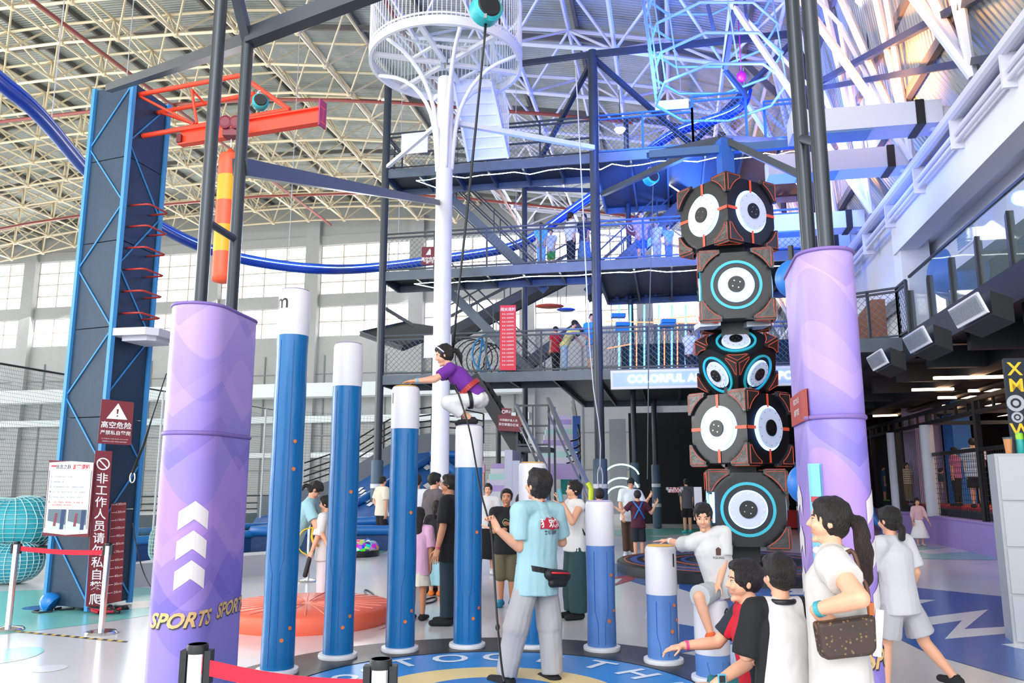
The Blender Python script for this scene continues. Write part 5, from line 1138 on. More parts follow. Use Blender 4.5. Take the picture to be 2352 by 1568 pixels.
# dark maze area on the ground right of the middle post
for k, (lab, x0, y0, x1, y1, v, col, em) in enumerate((('tall blue banner standing in the dark area right of the steel handrails', 1318, 955, 1336, 1180, 27, '#1c56a8', 0), ('teal printed wall panel with white marks behind the steel handrails', 1288, 1030, 1314, 1135, 27.2, '#2aa79c', 0), ('pale grey wall panel between the dark doorways', 1403, 962, 1442, 1180, 31.5, '#a9b2b8', 0), ('white notice board on a fence beside the lowest cube', 1596, 1118, 1614, 1182, 22, '#e9e9ea', 0))):
    c = [hv(x0, y1, v), hv(x1, y1, v)]; zz = hv(x0, y0, v).z; c[0].z = c[1].z = max(.02, min(c[0].z, c[1].z)); g_, nn_ = board(lab, [c[0], c[1], V((c[1].x, c[1].y, zz)), V((c[0].x, c[0].y, zz))], .06, sm('panel ' + col, col, rough=.5), 'panel' if k != 0 else 'banner', 'wall_panel')
for k, (x, y, r_) in enumerate(((1428, 1075, .52), (1428, 1105, .5), (1426, 1120, .42))):
    c = hv(x, y + 22, 24); m_ = MB(); m_.path([c + V((math.cos(t) * r_, 0, math.sin(t) * r_ * .75)) for t in [R(15 + 150 * i / 14) for i in range(15)]], .025, 6)
    m_.obj('neon_arch', mat('neon mint', (.5, 1, .9), emit=(.45, 1, .8), es=2.2), smooth=True, label=('topmost mint neon arch in the grey doorway', 'middle mint neon arch in the grey doorway', 'lowest and smallest neon arch in the grey doorway')[k], cat='neon light')
fa, fb = gd(1518, 1190), gd(1612, 1186); railing('barrier_fence', [fa, fb], 1.1, 'black barred barrier fence left of the lowest totem cube', m=black, net=False, mid=(.1,), post=.16, r=.014)
g, n_, c = hboard('small red and white notice on the black barrier fence', 1537, 1119, 1562, 1131, 21.2, sm('notice red', '#a3362f'), thick=.02)
b = MB(); btext(b, '非工作人员', c, n_, .5, .7, .09, .01); btext(b, '请勿入内', c, n_, .5, .3, .09, .01); b.obj('writing', white, g)
g = thing('red_mat_stack', 'stack of red foam blocks in the dark area behind the totem', 'foam blocks', gd(1850, 1160)); MB().cbox(V((at(1880, 1150, 29).x, 29, .35)), 3.4, .8, .6).obj('blocks', sm('foam red', '#b01f2a', rough=.6), g); 
# orange round crash mat, tubes, bags and gear
om = thing('crash_mat', 'orange round padded crash mat on the floor between the blue pillars', 'crash mat', V((-2.42, 9.85, 0)))
MB().lathe([(.97, .0), (.99, .05), (.99, .17), (.96, .2), (.4, .215), (.001, .2)], V((-2.42, 9.85, 0)), 60).obj('cover', sm('mat orange', '#ee6a4c', rough=.4, bump=.3, bscale=5), om, smooth=50)
m_ = MB()
for i in range(28): t = 2 * PI * i / 28; c = V((-2.42, 9.85, 0)); d_ = V((math.cos(t), math.sin(t), 0)); m_.path([c + d_ * .12 + V((0, 0, .208)), c + d_ * .5 + V((0, 0, .216)), c + d_ * .94 + V((0, 0, .204))], .006, 5)
m_.obj('seams', sm('mat seam', '#f08a72', rough=.5), om, kind='stuff')
tb = thing('inner_tube', 'inflatable tube with bright patterned top and black underside', 'inflatable tube', gd(820, 1272))
c = gd(818, 1276); m_ = MB(); m_.path([c + V((math.cos(2 * PI * i / 30) * .34, math.sin(2 * PI * i / 30) * .34, .17)) for i in range(30)], .16, 12, closed=True)
pt_ = mat('tube print', srgb('#d8337a'), rough=.5); nt = pt_.node_tree; vo = nt.nodes.new('ShaderNodeTexVoronoi'); vo.inputs['Scale'].default_value = 11; tc = nt.nodes.new('ShaderNodeTexCoord'); hs = nt.nodes.new('ShaderNodeHueSaturation'); hs.inputs['Saturation'].default_value = 1.6; nt.links.new(tc.outputs['Object'], vo.inputs['Vector']); nt.links.new(vo.outputs['Color'], hs.inputs['Color']); nt.links.new(hs.outputs[0], nt.nodes['Principled BSDF'].inputs['Base Color'])
m_.obj('tube_top', pt_, tb, smooth=True); m_ = MB(); m_.lathe([(.2, .0), (.5, .01), (.51, .1), (.5, .13), (.2, .12)], c, 30, closed=True); m_.obj('tube_base', black, tb, smooth=40)
m_ = MB(); m_.path([c + V((.2, -.05, .33)), c + V((.26, -.1, .38)), c + V((.34, -.02, .33))], .015, 6); m_.obj('handle', sm('handle blue', '#2f7fd0'), tb, smooth=True)
def netbag(label, c, rx, ry, rz_, col):
    g = thing('net_bag', label, 'net bag', (c.x, c.y, 0), group='net bags on the left')
    me = MB(); me.ell(c, rx, ry, rz_, n=28, m=18); me = me.mesh('bag', sm('bag ' + col, col, rough=.5, bump=.5, bscale=5))
    for v_ in me.vertices: nn = noise.noise(v_.co * 2.2) * .16 + noise.noise(v_.co * 5) * .06; d_ = (v_.co - c); v_.co = c + d_ * (1 + nn)
    for v_ in me.vertices: v_.co.z = max(v_.co.z, .01)
    me.shade_smooth(); o = bpy.data.objects.new('bag_contents', me); COL.objects.link(o); par(o, g)
    w_ = MB(); 
    for e in me.edges:
        a, b_ = me.vertices[e.vertices[0]].co, me.vertices[e.vertices[1]].co; w_.tube(c + (a - c) * 1.03, c + (b_ - c) * 1.03, .007, 3, caps=False)
    w_.obj('netting', sm('bag netting', '#b8dede', rough=.6), g)
c = gd(40, 1345); netbag('upper teal cushion bag in white netting at the left picture edge', V((c.x - .5, c.y + .5, .95)), .75, .5, .42, '#2aa5b4'); netbag('lower teal cushion bag in white netting on the floor at left', V((c.x - .3, c.y + .3, .32)), .5, .4, .34, '#2796ab')
c = gd(305, 1330); netbag('grey bag in netting beside the height chart', V((c.x, c.y + 1.2, .5)), .3, .35, .4, '#6d7275')
tbk = MB(); c = gd(40, 1345); tbk.cbox(V((c.x - .5, c.y + .6, .55)), 1.9, .9, .06); 
for sx in (-.9, .9):
    for sy in (.2, 1.0): tbk.cbox(V((c.x - .5 + sx, c.y + sy, .27)), .05, .05, .54)
tbk.obj('black_shelf', black, label='low black shelf under the upper teal net bag', cat='shelf')
# safety helmets and harnesses lying about
for k, (px, py) in enumerate(((122, 1402), (172, 1396))):
    c = gd(px, py); h_ = thing('helmet', ('blue safety helmet lying on its side left of its twin', 'blue safety helmet nearest the tower edge')[k], 'helmet', c, group='blue helmets on the floor'); m_ = MB(); m_.lathe([(.115, .0), (.125, .03), (.118, .09), (.085, .15), (.04, .18), (.001, .19)], c + V((0, 0, .07)), 20, Matrix.Rotation(R(-55 + 90 * k), 3, 'Y')); m_.obj('shell', sm('helmet blue', '#1f7fd0', rough=.25), h_, smooth=60)
    m_ = MB(); m_.path([c + V((-.12, -.1, .02)), c + V((-.17, -.16, .012)), c + V((-.05, -.22, .012)), c + V((.06, -.14, .012)), c + V((.02, -.05, .05))], .012, 5); m_.obj('strap', black, h_)
def harness(label, px, py, m2, s_=1):
    c = gd(px, py); g = thing('harness', label, 'harness', c, group='climbing harnesses'); random.seed(px)
    for k in range(5):
        m_ = MB(); p = [c + V((random.uniform(-.22, .22) * s_, random.uniform(-.12, .12) * s_, random.uniform(.015, .09))) for _ in range(6)]; m_.path(smooth_path(p, 2), .018, 6); m_.obj('webbing', m2 if k % 2 else black, g, smooth=True)
harness('red and black climbing harness lying right of the blue helmets', 245, 1408, sm('webbing red', '#c02334', rough=.6)); harness('small black and blue harness on the floor beside the left purple column', 568, 1392, sm('webbing blue', '#2a6ec0', rough=.6), .5)
harness('black harness lying on the orange crash mat', 722, 1404, black, .6)
for k, (pts, r_) in enumerate((([(845, 1372), (834, 1355), (850, 1358), (868, 1378), (884, 1385)], .012), ([(964, 1383), (990, 1374), (1005, 1373), (998, 1384), (968, 1389)], .012), ([(305, 1200), (312, 1250), (330, 1320), (352, 1358), (364, 1366)], .007))):
    ps = [gd(x, y) + V((0, 0, .012)) for x, y in pts] if k < 2 else [at(x, y, 10.2) if y < 1340 else gd(x, y) + V((0, 0, .01)) for x, y in pts]
    MB().path(smooth_path(ps, 2), r_, 6).obj('cable', black, smooth=True, label=('looped black cable on the floor right of the orange mat', 'short curled black rope on the floor between two pillars', 'thin black cord hanging beside the height chart down to the floor')[k], cat='cable')
m_ = MB(); p = [at(382, 858, 8.6), at(352, 950, 9.2), at(330, 1020, 9.6), at(305, 1085, 9.9)]; sg__ = thing('tether_strap', 'black tether strap stretched from the left purple column down to a snap hook', 'strap', p[3])
m_.path(p, [.006, .008, .018, .02], 6); m_.obj('webbing', black, sg__, smooth=True); m_ = MB(); m_.path([p[3] + V((math.cos(2 * PI * i / 12) * .03, 0, math.sin(2 * PI * i / 12) * .06 - .06)) for i in range(12)], .008, 5, closed=True); m_.obj('snap_hook', chrome, sg__)
# grey locker block on the right with drinks on it
lk = thing('locker_cabinet', 'pale grey steel locker cabinet at the right picture edge', 'cabinet', gd(2330, 1480)); lx, ly = 5.04, 8.45; lw_ = 1.6
MB().box(lx, lx + lw_, ly, ly + .45, 0, 1.9).obj('carcass', sm('locker grey', '#a9adb0', rough=.45), lk)
for k in range(4):
    z0 = 1.88 - (k + 1) * .465; d_ = MB(); d_.box(lx + .03, lx + lw_ / 2 - .01, ly - .016, ly, z0 + .012, z0 + .453); dr = d_.obj('door', sm('locker door', '#b3b7ba', rough=.4), lk); MB().box(lx + .36, lx + .385, ly - .019, ly - .015, z0 + .2, z0 + .29).obj('door_label', white, dr)
    d_ = MB(); d_.box(lx + lw_ / 2 + .01, lx + lw_ - .03, ly - .016, ly, z0 + .012, z0 + .453); d_.obj('door', sm('locker door', '#b3b7ba'), lk)
lk.rotation_euler = (0, 0, R(-22))
def lkp(x, y): q = Matrix.Rotation(R(-22), 3, 'Z') @ V((x, y, 0)); return V((lx + q.x, ly + q.y, 1.9))
cu = thing('drink_cup', 'clear plastic cup of orange drink on the locker cabinet', 'cup', lkp(.16, .15))
MB().lathe([(.03, 0), (.042, .15), (.001, .15)], lkp(.16, .15) + V((0, 0, .005)), 20).obj('orange_drink', sm('orange drink', '#e8912a', rough=.2), cu, smooth=40); MB().lathe([(.032, 0), (.046, .17), (.048, .175)], lkp(.16, .15), 20).obj('cup', glass, cu, smooth=40)
cn = thing('drink_can', 'green and blue drinks can on the locker cabinet, right of the cup', 'can', lkp(.27, .15))
MB().lathe([(.03, 0), (.036, .01), (.036, .2), (.028, .22), (.001, .22)], lkp(.27, .15), 20).obj('can_body', sm('can teal', '#2ba6a0', rough=.3), cn, smooth=40); MB().lathe([(.037, .15), (.037, .2), (.03, .215)], lkp(.27, .15), 20).obj('green_band', sm('can green', '#8fd11f', rough=.3), cn, smooth=40)
g, n_, c = hboard('black sign board with yellow letters and gear marks at the right picture edge', 2326, 822, 2400, 1012, 10.6, sm('board navy black', '#15202e', rough=.5), cat='sign')
b = MB(); 
for ch, vv in (('X', .86), ('M', .66), ('W', .12)): btext(b, ch, c, n_, .3, vv, .22, .02)
b.obj('yellow_letters', sm('letter yellow', '#f0c92a', rough=.5), g); b = MB(); Mx = Matrix(((c[1] - c[0]).normalized(), V((0, 0, 1)), n_)).transposed()
for vv, rr in ((.45, .1), (.28, .065)): o = on_board(c, n_, .22, vv, .004); b.lathe([(rr, 0), (rr, .004), (rr * .6, .004), (rr * .6, 0)], o, 20, Mx, closed=True); b.lathe([(rr * .35, 0), (rr * .35, .004), (.001, .004)], o, 12, Mx)
b.obj('gear_marks', sm('gear grey', '#b4bac2', rough=.4), g); MB().beam(V((c[0].x + .05, c[0].y + .05, 0)), V((c[0].x + .05, c[0].y + .05, c[2].z)), .06).obj('stand', black, g)
bs = thing('plastic_seat', 'blue moulded plastic seat beside the lilac wall', 'seat', gd(2030, 1240)); c = gd(2030, 1240)
m_ = MB(); m_.path(smooth_path([c + V((-.25, .15, .95)), c + V((-.2, .1, .6)), c + V((-.1, 0, .42)), c + V((.15, -.1, .4)), c + V((.28, -.1, .46))], 2), .09, 10); m_.obj('shell', sm('seat blue', '#1f6fc0', rough=.35), bs, smooth=True); MB().lathe([(.22, 0), (.2, .03), (.05, .06), (.05, .4)], c, 16).obj('foot', sm('seat blue', '#1f6fc0'), bs, smooth=40)
# ropes and auto-belay drums
def belay(label, c, r_, w_, top, ax=0):
    g = thing('belay_device', label, 'belay device', c, group='auto belay devices'); Mr = Matrix.Rotation(R(90), 3, 'X') if not ax else Matrix.Rotation(R(ax), 3, 'Z') @ Matrix.Rotation(R(90), 3, 'X')
    MB().lathe([(r_ * .8, -w_ / 2), (r_, -w_ / 2 + .03), (r_, w_ / 2 - .03), (r_ * .8, w_ / 2)], c, 28, Mr).obj('drum', sm('drum teal', '#2fb5bd', rough=.4, bump=.3), g, smooth=40)
    MB().lathe([(r_ * .78, w_ / 2), (r_ * .7, w_ / 2 + .015), (.001, w_ / 2 + .015)], c, 28, Matrix.Rotation(PI, 3, 'Z') @ Mr if 0 else Mr).obj('face', black, g); MB().lathe([(r_ * .78, -w_ / 2), (r_ * .7, -w_ / 2 - .015), (.001, -w_ / 2 - .015)], c, 28, Mr).obj('face', black, g)
    m_ = MB(); m_.path([c + V((-r_ * .6, 0, r_ * .7)), c + V((-r_ * .3, 0, r_ * 1.5)), c + V((r_ * .3, 0, r_ * 1.5)), c + V((r_ * .6, 0, r_ * .7))], .015, 6); m_.tube(c + V((0, 0, r_ * 1.5)), top, .01, 5); m_.obj('hanger', chrome, g, smooth=40); return g
c1_ = at(1116, 22, 8.0); g = belay('large teal belay drum at the top picture edge above the crouching girl', c1_, .17, .2, V((c1_.x, c1_.y, 11)), 25); MB().beam(c1_ + V((0, -.11, -.17)), c1_ + V((0, -.11, .17)), .03, .01).obj('tape', sm('tape grey', '#8b8f90'), g)
belay('teal belay drum hanging under the top deck left of the topmost cube', at(1495, 408, 21), .2, .3, hv(1495, 355, FV - .2), 20)
belay('small teal belay drum inside the orange crane arm', at(598, 235, 10.1), .11, .16, at(598, 205, 10.1), 20)
rp = thing('belay_rope', 'black belay rope from the top drum to the girl, the staff hands and the floor', 'rope', c1_)
GX = V((PP[4].x, PP[4].y, PP[4].z))
m_ = MB(); m_.path([c1_ + V((0, 0, -.15)), at(1112, 100, 8.05), at(1082, 400, 8.1), at(1050, 700, 8.1), at(1040, 808, 8.12)], [.016, .012, .016, .012, .014], 6); m_.obj('upper_strap', black, rp, smooth=True)
m_ = MB(); m_.path(smooth_path([at(1046, 884, 7.95), at(1062, 930, 7.85), at(1080, 990, 7.8), at(1092, 1060, 7.4), at(1104, 1130, 7.0), at(1118, 1180, 6.65), at(1122, 1192, 6.55)], 1), .009, 6); m_.obj('middle_rope', black, rp, smooth=True)
m_ = MB(); m_.path(smooth_path([at(1124, 1196, 6.5), at(1130, 1230, 6.5), at(1134, 1300, 6.5), at(1140, 1400, 6.45), at(1146, 1470, 6.3), at(1152, 1530, 6.1), at(1158, 1566, 6.0)], 1), .010, 6); k_ = at(1143, 1440, 6.4); m_.ell(k_, .018, .018, .028, n=8, m=6); m_.obj('lower_rope', black, rp, smooth=True)
wr_ = MB(); wr_.path(smooth_path([at(1322, 150, 20), at(1335, 400, 20), at(1345, 610, 20), at(1358, 860, 20.2), at(1380, 1000, 20.6), at(1378, 1080, 21)], 1), .018, 5); wr_.path([hv(1378, 1072, FV - .2) + V((math.cos(t) * .07, 0, math.sin(t) * .3 - .3)) for t in [2 * PI * i / 14 for i in range(14)]], .02, 5, closed=True); wr_.obj('white_rope', sm('rope white', '#d9dadf', rough=.7), label='thin white rope hanging before the middle tower post with a coil at its end', cat='rope', smooth=True)
wr_ = MB(); wr_.path([at(1500, 425, 20.5), at(1496, 560, 20), at(1490, 800, 19.5), at(1487, 1100, 19)], .013, 5); wr_.obj('hanging_rope', sm('cord grey', '#6d7478', rough=.7), label='thin grey cord hanging from the teal drum left of the topmost cube', cat='rope', smooth=True)

bp_ = thing('ball_post', 'blue balls on a thin post peeking out behind the right purple column', 'post', at(1850, 1100, 5.3))
q_ = at(1850, 1115, 5.3); MB().tube((q_.x, q_.y, 0), (q_.x, q_.y, 3.2), .02, 8).obj('post', black, bp_, smooth=40)
for y_ in (640, 1112):
    c = at(1846, y_, 5.3); MB().ell(V((q_.x, q_.y, c.z)), .115, .115, .13, n=24, m=16).obj('ball', sm('ball pad blue', '#2472c8', rough=.4), bp_, smooth=True)
# ============================================================ people
SK = sm('skin', '#e2a98a', rough=.5, bump=.05, bscale=60); SKD = sm('skin tanned', '#c98b68', rough=.5, bump=.05, bscale=60)
for m__ in (SK, SKD): m__.node_tree.nodes['Principled BSDF'].inputs['Subsurface Weight'].default_value = .12; m__.node_tree.nodes['Principled BSDF'].inputs['Subsurface Radius'].default_value = (.02, .008, .004)
HAIR = sm('black hair', '#17120f', rough=.45, bump=.8, bscale=30, bstretch=(8, 8, 1)); EYEW = sm('eye white', '#f3efec', rough=.2); LIP = sm('lips', '#c9796c', rough=.4)
def cloth(h, b=.35): return sm('cloth ' + h, h, rough=.85, bump=b, bscale=9, var=.04)
def cloth2(h, h2):          # two dyed areas in one fabric, split along a stored seam line
    k = 'cloth ' + h + h2
    if k in MATS: return MATS[k]
    m = cloth(h).copy(); m.name = k; nt = m.node_tree; p = nt.nodes['Principled BSDF']; at_ = nt.nodes.new('ShaderNodeAttribute'); at_.attribute_name = 'mask'
    g = nt.nodes.new('ShaderNodeMath'); g.operation = 'GREATER_THAN'; g.inputs[1].default_value = 0; mx = nt.nodes.new('ShaderNodeMix'); mx.data_type = 'RGBA'
    mx.inputs[6].default_value = (*srgb(h), 1); mx.inputs[7].default_value = (*srgb(h2), 1); nt.links.new(at_.outputs['Fac'], g.inputs[0]); nt.links.new(g.outputs[0], mx.inputs[0]); nt.links.new(mx.outputs[2], p.inputs['Base Color']); MATS[k] = m; return m
def remesh(mb, name, m, vox, smooth_it=6, wr=0.0, wsc=9.0, parent=None):
    me = mb.mesh(name, m)
    bm = bmesh.new(); bm.from_mesh(me); bmesh.ops.recalc_face_normals(bm, faces=bm.faces); bm.to_mesh(me); bm.free()
    def f(o):
        r_ = o.modifiers.new('r', 'REMESH'); r_.mode = 'VOXEL'; r_.voxel_size = vox; r_.use_smooth_shade = True
        s_ = o.modifiers.new('s', 'SMOOTH'); s_.iterations = smooth_it; s_.factor = .5
    q = mod_bake(me, f); q.materials.clear()
    for x in (m if isinstance(m, (list, tuple)) else [m]): q.materials.append(x)
    if wr:
        ns = [v.normal.copy() for v in q.vertices]
        for v, n_ in zip(q.vertices, ns):
            c = v.co; a = noise.noise(V((c.x * wsc, c.y * wsc, c.z * wsc * .45))) + .5 * noise.noise(V((c.x * wsc * 2.3 + 5, c.y * wsc * 2.3, c.z * wsc)))
            v.co = c + n_ * (a * wr)
    q.shade_smooth(); o = bpy.data.objects.new(name, q); COL.objects.link(o)
    if parent: par(o, parent)
    return o
def hand(mb, W, d, n_, th, hl, curl, spread=.0, point=False):
    """W wrist, d hand direction, n_ palm normal, th thumb side"""
    d = V(d).normalized(); n_ = V(n_); n_ = (n_ - d * n_.dot(d)).normalized(); s_ = d.cross(n_); s_ = s_ if s_.dot(V(th)) > 0 else -s_
    mb.cap(W + d * hl * .08, W + d * hl * .44, hl * .105, hl * .115, sx=1.9, side=s_, n=12)
    for k, (off, ln) in enumerate(((.3, .42), (.1, .48), (-.1, .45), (-.3, .36))):
        c = curl * (1 + .12 * k); c = 4 if (point and k == 0) else c; b0 = W + d * hl * .5 + s_ * off * hl * .56; dd = (d + s_ * off * spread).normalized(); L = ln * hl; p = b0
        for seg in range(3):
            a = R(c * (seg + .4)); q_ = (dd * math.cos(a) + n_ * math.sin(a)); e = p + q_ * L * (.42, .32, .26)[seg]; mb.cap(p, e, hl * (.052, .047, .043)[seg], hl * (.047, .043, .036)[seg], n=8); p = e
    b0 = W + d * hl * .16 + s_ * hl * .17; t1 = (d * .62 + s_ * .7 + n_ * .25).normalized(); e = b0 + t1 * hl * .28; mb.cap(b0, e, hl * .065, hl * .052, n=8); t2 = (d * .85 + s_ * .35 + n_ * .35).normalized(); mb.cap(e, e + t2 * hl * .24, hl * .052, hl * .042, n=8)
def D(x, y, z): return V((x, y, z)).normalized()
DN = (0, 0, -1)
def ik(a, t, l1, l2, pole):      # directions of two limb bones from a to t, bending towards pole
    a, t = V(a), V(t); d = t - a; L = min(d.length, (l1 + l2) * .995); d.normalize(); c = (l1 * l1 + L * L - l2 * l2) / (2 * l1 * L); c = max(-1, min(1, c)); pl = V(pole); pl = (pl - d * pl.dot(d)).normalized()
    k = a + d * l1 * c + pl * l1 * math.sqrt(1 - c * c); return (k - a).normalized(), (a + d * L - k).normalized()
def person(label, pos, yaw, H, top, bottom, sex='m', hs=1.0, tu=(0, 0, 1), hy=0, hp=0, aL=(DN, DN), aR=(DN, DN), lL=(DN, DN), lR=(DN, DN), pel=None, hair='short', q=2, skin=None, shoes='#1b1b1e', hL={}, hR={}, wid=1.0, group=None, z0=0.0, feet=None, sock=None, name='person', face=True, ff=None, T=None, smile=False):
    """all directions are world directions; yaw 0 looks away from the camera, 90 looks left, 180 at the camera"""
    skin = skin or SK; root = thing(name, label, 'person', (0, 0, 0), group=group)
    yr = R(yaw); F = V((-math.sin(yr), math.cos(yr), 0)); X = V((math.cos(yr), math.sin(yr), 0)); U = D(*tu)
    vox = {1: .0058, 2: .010, 3: .017}[q]; hires = q == 1; n_ = 14 if q < 3 else 10
    sh = (.108 if sex != 'f' else .098) * H * wid; hw = .05 * H
    lg = {-1: (D(*lL[0]), D(*lL[1])), 1: (D(*lR[0]), D(*lR[1]))}; tl, sl = .235 * H, .222 * H; ah = .04 * H
    if pel is None:
        low = max(-(a * tl + b * sl).z for a, b in lg.values()); P0 = V((pos[0], pos[1], z0 + low + ah))
    else: P0 = V(pel)
    root.location = (0, 0, 0)
    Xs = (X - U * X.dot(U)).normalized(); Fs = U.cross(Xs); Fs = Fs if Fs.dot(F) > 0 or abs(Fs.dot(F)) < .01 and Fs.z < 0 else -Fs
    waist = P0 + U * .1 * H; chest = P0 + U * .24 * H; shc = P0 + U * .318 * H; nb = P0 + U * .345 * H
    hs = hs * 1.07; hh = .132 * H * hs; nd = (U + V((0, 0, 1.1)) + F * .12).normalized(); hc = nb + nd * (.012 * H + .47 * hh)
    Hy = yr + R(hy); hf = V((-math.sin(Hy) * math.cos(R(hp)), math.cos(Hy) * math.cos(R(hp)), math.sin(R(hp)))); hx = V((math.cos(Hy), math.sin(Hy), 0)); hu_ = hx.cross(hf); Mh = Matrix((hx, hf, hu_)).transposed()
    hd = lambda x, y, z: hc + Mh @ V((x * hh, y * hh, z * hh))
    sx_ = 1.42 * wid if sex != 'f' else 1.32 * wid
    b = MB()
    b.cap(P0 - U * .01 * H, waist, .066 * H, .06 * H, sx=sx_, side=Xs, n=n_); b.cap(waist, chest, .058 * H, .07 * H, sx=sx_, side=Xs, n=n_); b.cap(chest, shc, .068 * H, .045 * H, sx=sx_ * 1.05, side=Xs, n=n_)
    b.cap(nb - nd * .03 * H, hc - hf * .03 * hh, .030 * H * (1.08 if sex == 'm' else .92), .029 * H * max(1, hs * .9), n=n_)
    J = {}
    for sd, arm, leg, hk in ((-1, aL, lg[-1], hL), (1, aR, lg[1], hR)):
        a, c = D(*arm[0]), D(*arm[1]); s0 = shc + Xs * sd * sh - U * .008 * H
        if T and ('a', sd) in T: a, c = ik(s0, T['a', sd][0], .165 * H, .145 * H, T['a', sd][1])
        if T and ('l', sd) in T: leg = lg[sd] = ik(P0 + Xs * sd * hw, T['l', sd][0], tl, sl, T['l', sd][1])
        e = s0 + a * .165 * H; w_ = e + c * .145 * H
        b.cap(shc + Xs * sd * sh * .5, s0, .042 * H, .036 * H, n=n_); b.cap(s0, e, .031 * H, .025 * H, n=n_); b.cap(e, e.lerp(w_, .35), .0255 * H, .025 * H, n=n_); b.cap(e.lerp(w_, .35), w_, .025 * H, .0165 * H, n=n_)
        hl = .105 * H; hdv = D(*hk.get('d', tuple(c))); pn = V(hk.get('n', tuple((P0 - w_).normalized()))); thv = V(hk.get('t', tuple(F)))
        hb = b if hires else None
        if hires: hand(b, w_, hdv, pn, thv, hl, hk.get('c', 16), .5, hk.get('p', False))
        h0 = P0 + Xs * sd * hw; k_ = h0 + leg[0] * tl; an = k_ + leg[1] * sl
        b.cap(h0 + U * .0, k_, .05 * H, .034 * H, n=n_); b.cap(k_, k_.lerp(an, .35), .034 * H, .033 * H, n=n_); b.cap(k_.lerp(an, .3), an, .034 * H, .02 * H, n=n_)
        fy = (ff or {}).get(sd); fd = V(fy).normalized() if fy else (F + X * sd * .12).normalized()
        if leg[1].z > -.5 and not fy: fd = (F * .8 + V((0, 0, -.3))).normalized()
        b.cap(an - fd * .02 * H - V((0, 0, .012 * H)), an + fd * .095 * H - V((0, 0, .02 * H)), .024 * H, .017 * H, sx=1.25, side=fd.cross(V((0, 0, 1))), n=n_)
        J[sd] = dict(s=s0, e=e, w=w_, h=h0, k=k_, an=an, fd=fd, hdv=hdv, pn=pn, thv=thv, hl=hl, hk=hk)
    # head
    b.ell(hd(0, -.02, .12), .305 * hh, .375 * hh, .375 * hh, Mh, n=20, m=14); b.cap(hd(0, .03, -.02), hd(0, .1, -.34), .26 * hh, .13 * hh, sx=1.08, side=hx, n=16); b.ell(hd(0, .1, -.12), .25 * hh, .25 * hh, .22 * hh, Mh)
    for sd in (-1, 1): b.ell(hd(sd * .31, -.03, -.03), .032 * hh, .068 * hh, .1 * hh, Mh, n=10, m=8); b.ell(hd(sd * .13, .27, -.1), .1 * hh, .085 * hh, .1 * hh, Mh, n=10, m=8) 
    b.cap(hd(0, .345, .04), hd(0, .4, -.1), .03 * hh, .05 * hh, n=8); b.ell(hd(0, .355, -.115), .075 * hh, .05 * hh, .035 * hh, Mh, n=10, m=6)
    b.ell(hd(0, .262, -.25), .1 * hh, .065 * hh, .045 * hh, Mh, n=10, m=8); b.ell(hd(0, .24, -.4), .08 * hh, .07 * hh, .07 * hh, Mh, n=10, m=8)
    body = remesh(b, 'body', skin, vox, 3 if q == 1 else 3, parent=root)
    if not hires:      # fingers joined to the same body mesh without remeshing
        hb = MB()
        for sd in (-1, 1): j = J[sd]; hand(hb, j['w'], j['hdv'], j['pn'], j['thv'], j['hl'], j['hk'].get('c', 16), .4, j['hk'].get('p', False))
        me2 = hb.mesh('h', skin); bm = bmesh.new(); bm.from_mesh(body.data); bm.from_mesh(me2); bmesh.ops.recalc_face_normals(bm, faces=bm.faces); bm.to_mesh(body.data); bm.free(); body.data.shade_smooth(); bpy.data.meshes.remove(me2)
    # face
    if face:
        for sd in (-1, 1):
            MB().ell(hd(sd * .125, .302, .015), .054 * hh, .034 * hh, .021 * hh, Mh, n=12, m=8).obj('eye', EYEW, root, smooth=True)
            MB().ell(hd(sd * .125, .327, .015), .025 * hh, .014 * hh, .021 * hh, Mh, n=10, m=6).obj('iris', black, root, smooth=True)
            e_ = MB(); e_.path([hd(sd * .055, .345, .09), hd(sd * .125, .33, .11), hd(sd * .195, .288, .093)], .012 * hh, 5); e_.path([hd(sd * .072, .325, .027), hd(sd * .125, .337, .04), hd(sd * .18, .3, .024)], .008 * hh, 5); e_.obj('eyebrow', HAIR, root, smooth=True)
        cz, mz = (-.228, -.275) if smile else (-.252, -.262); e_ = MB()
        e_.path([hd(-.085, .292, cz), hd(-.035, .322, mz), hd(.035, .322, mz), hd(.085, .292, cz)], [.005 * hh, .014 * hh, .014 * hh, .005 * hh], 6); e_.path([hd(-.085, .292, cz), hd(-.03, .324, -.243), hd(.03, .324, -.243), hd(.085, .292, cz)], [.004 * hh, .01 * hh, .01 * hh, .004 * hh], 6); e_.obj('lips', LIP, root, smooth=True)
        if smile: MB().path([hd(-.065, .305, -.243), hd(0, .322, -.258), hd(.065, .305, -.243)], .012 * hh, 6).obj('teeth', white, root, smooth=True)
    # hair
    h_ = MB(); kk = hair.split('+')[0]
    h_.ell(hd(0, -.07, .145), .355 * hh, .405 * hh, .42 * hh, Mh, n=20, m=14)
    if kk in ('short', 'bowl'): h_.ell(hd(0, .1, .36), .28 * hh, .27 * hh, .17 * hh, Mh); h_.ell(hd(-.1, .2, .34), .15 * hh, .16 * hh, .11 * hh, Mh); h_.ell(hd(.12, .2, .33), .14 * hh, .16 * hh, .11 * hh, Mh)
    if kk == 'bowl': h_.ell(hd(0, -.14, -.08), .34 * hh, .3 * hh, .3 * hh, Mh)
    if kk in ('pony', 'long', 'bun', 'low'): h_.ell(hd(0, .1, .33), .27 * hh, .26 * hh, .19 * hh, Mh); h_.ell(hd(0, -.12, .0), .34 * hh, .32 * hh, .33 * hh, Mh)
    if kk == 'pony': pts = hk_ = [hd(0, -.42, .18), hd(0, -.62, .1), hd(0, -.72, -.2), hd(0, -.7, -.6)]; 
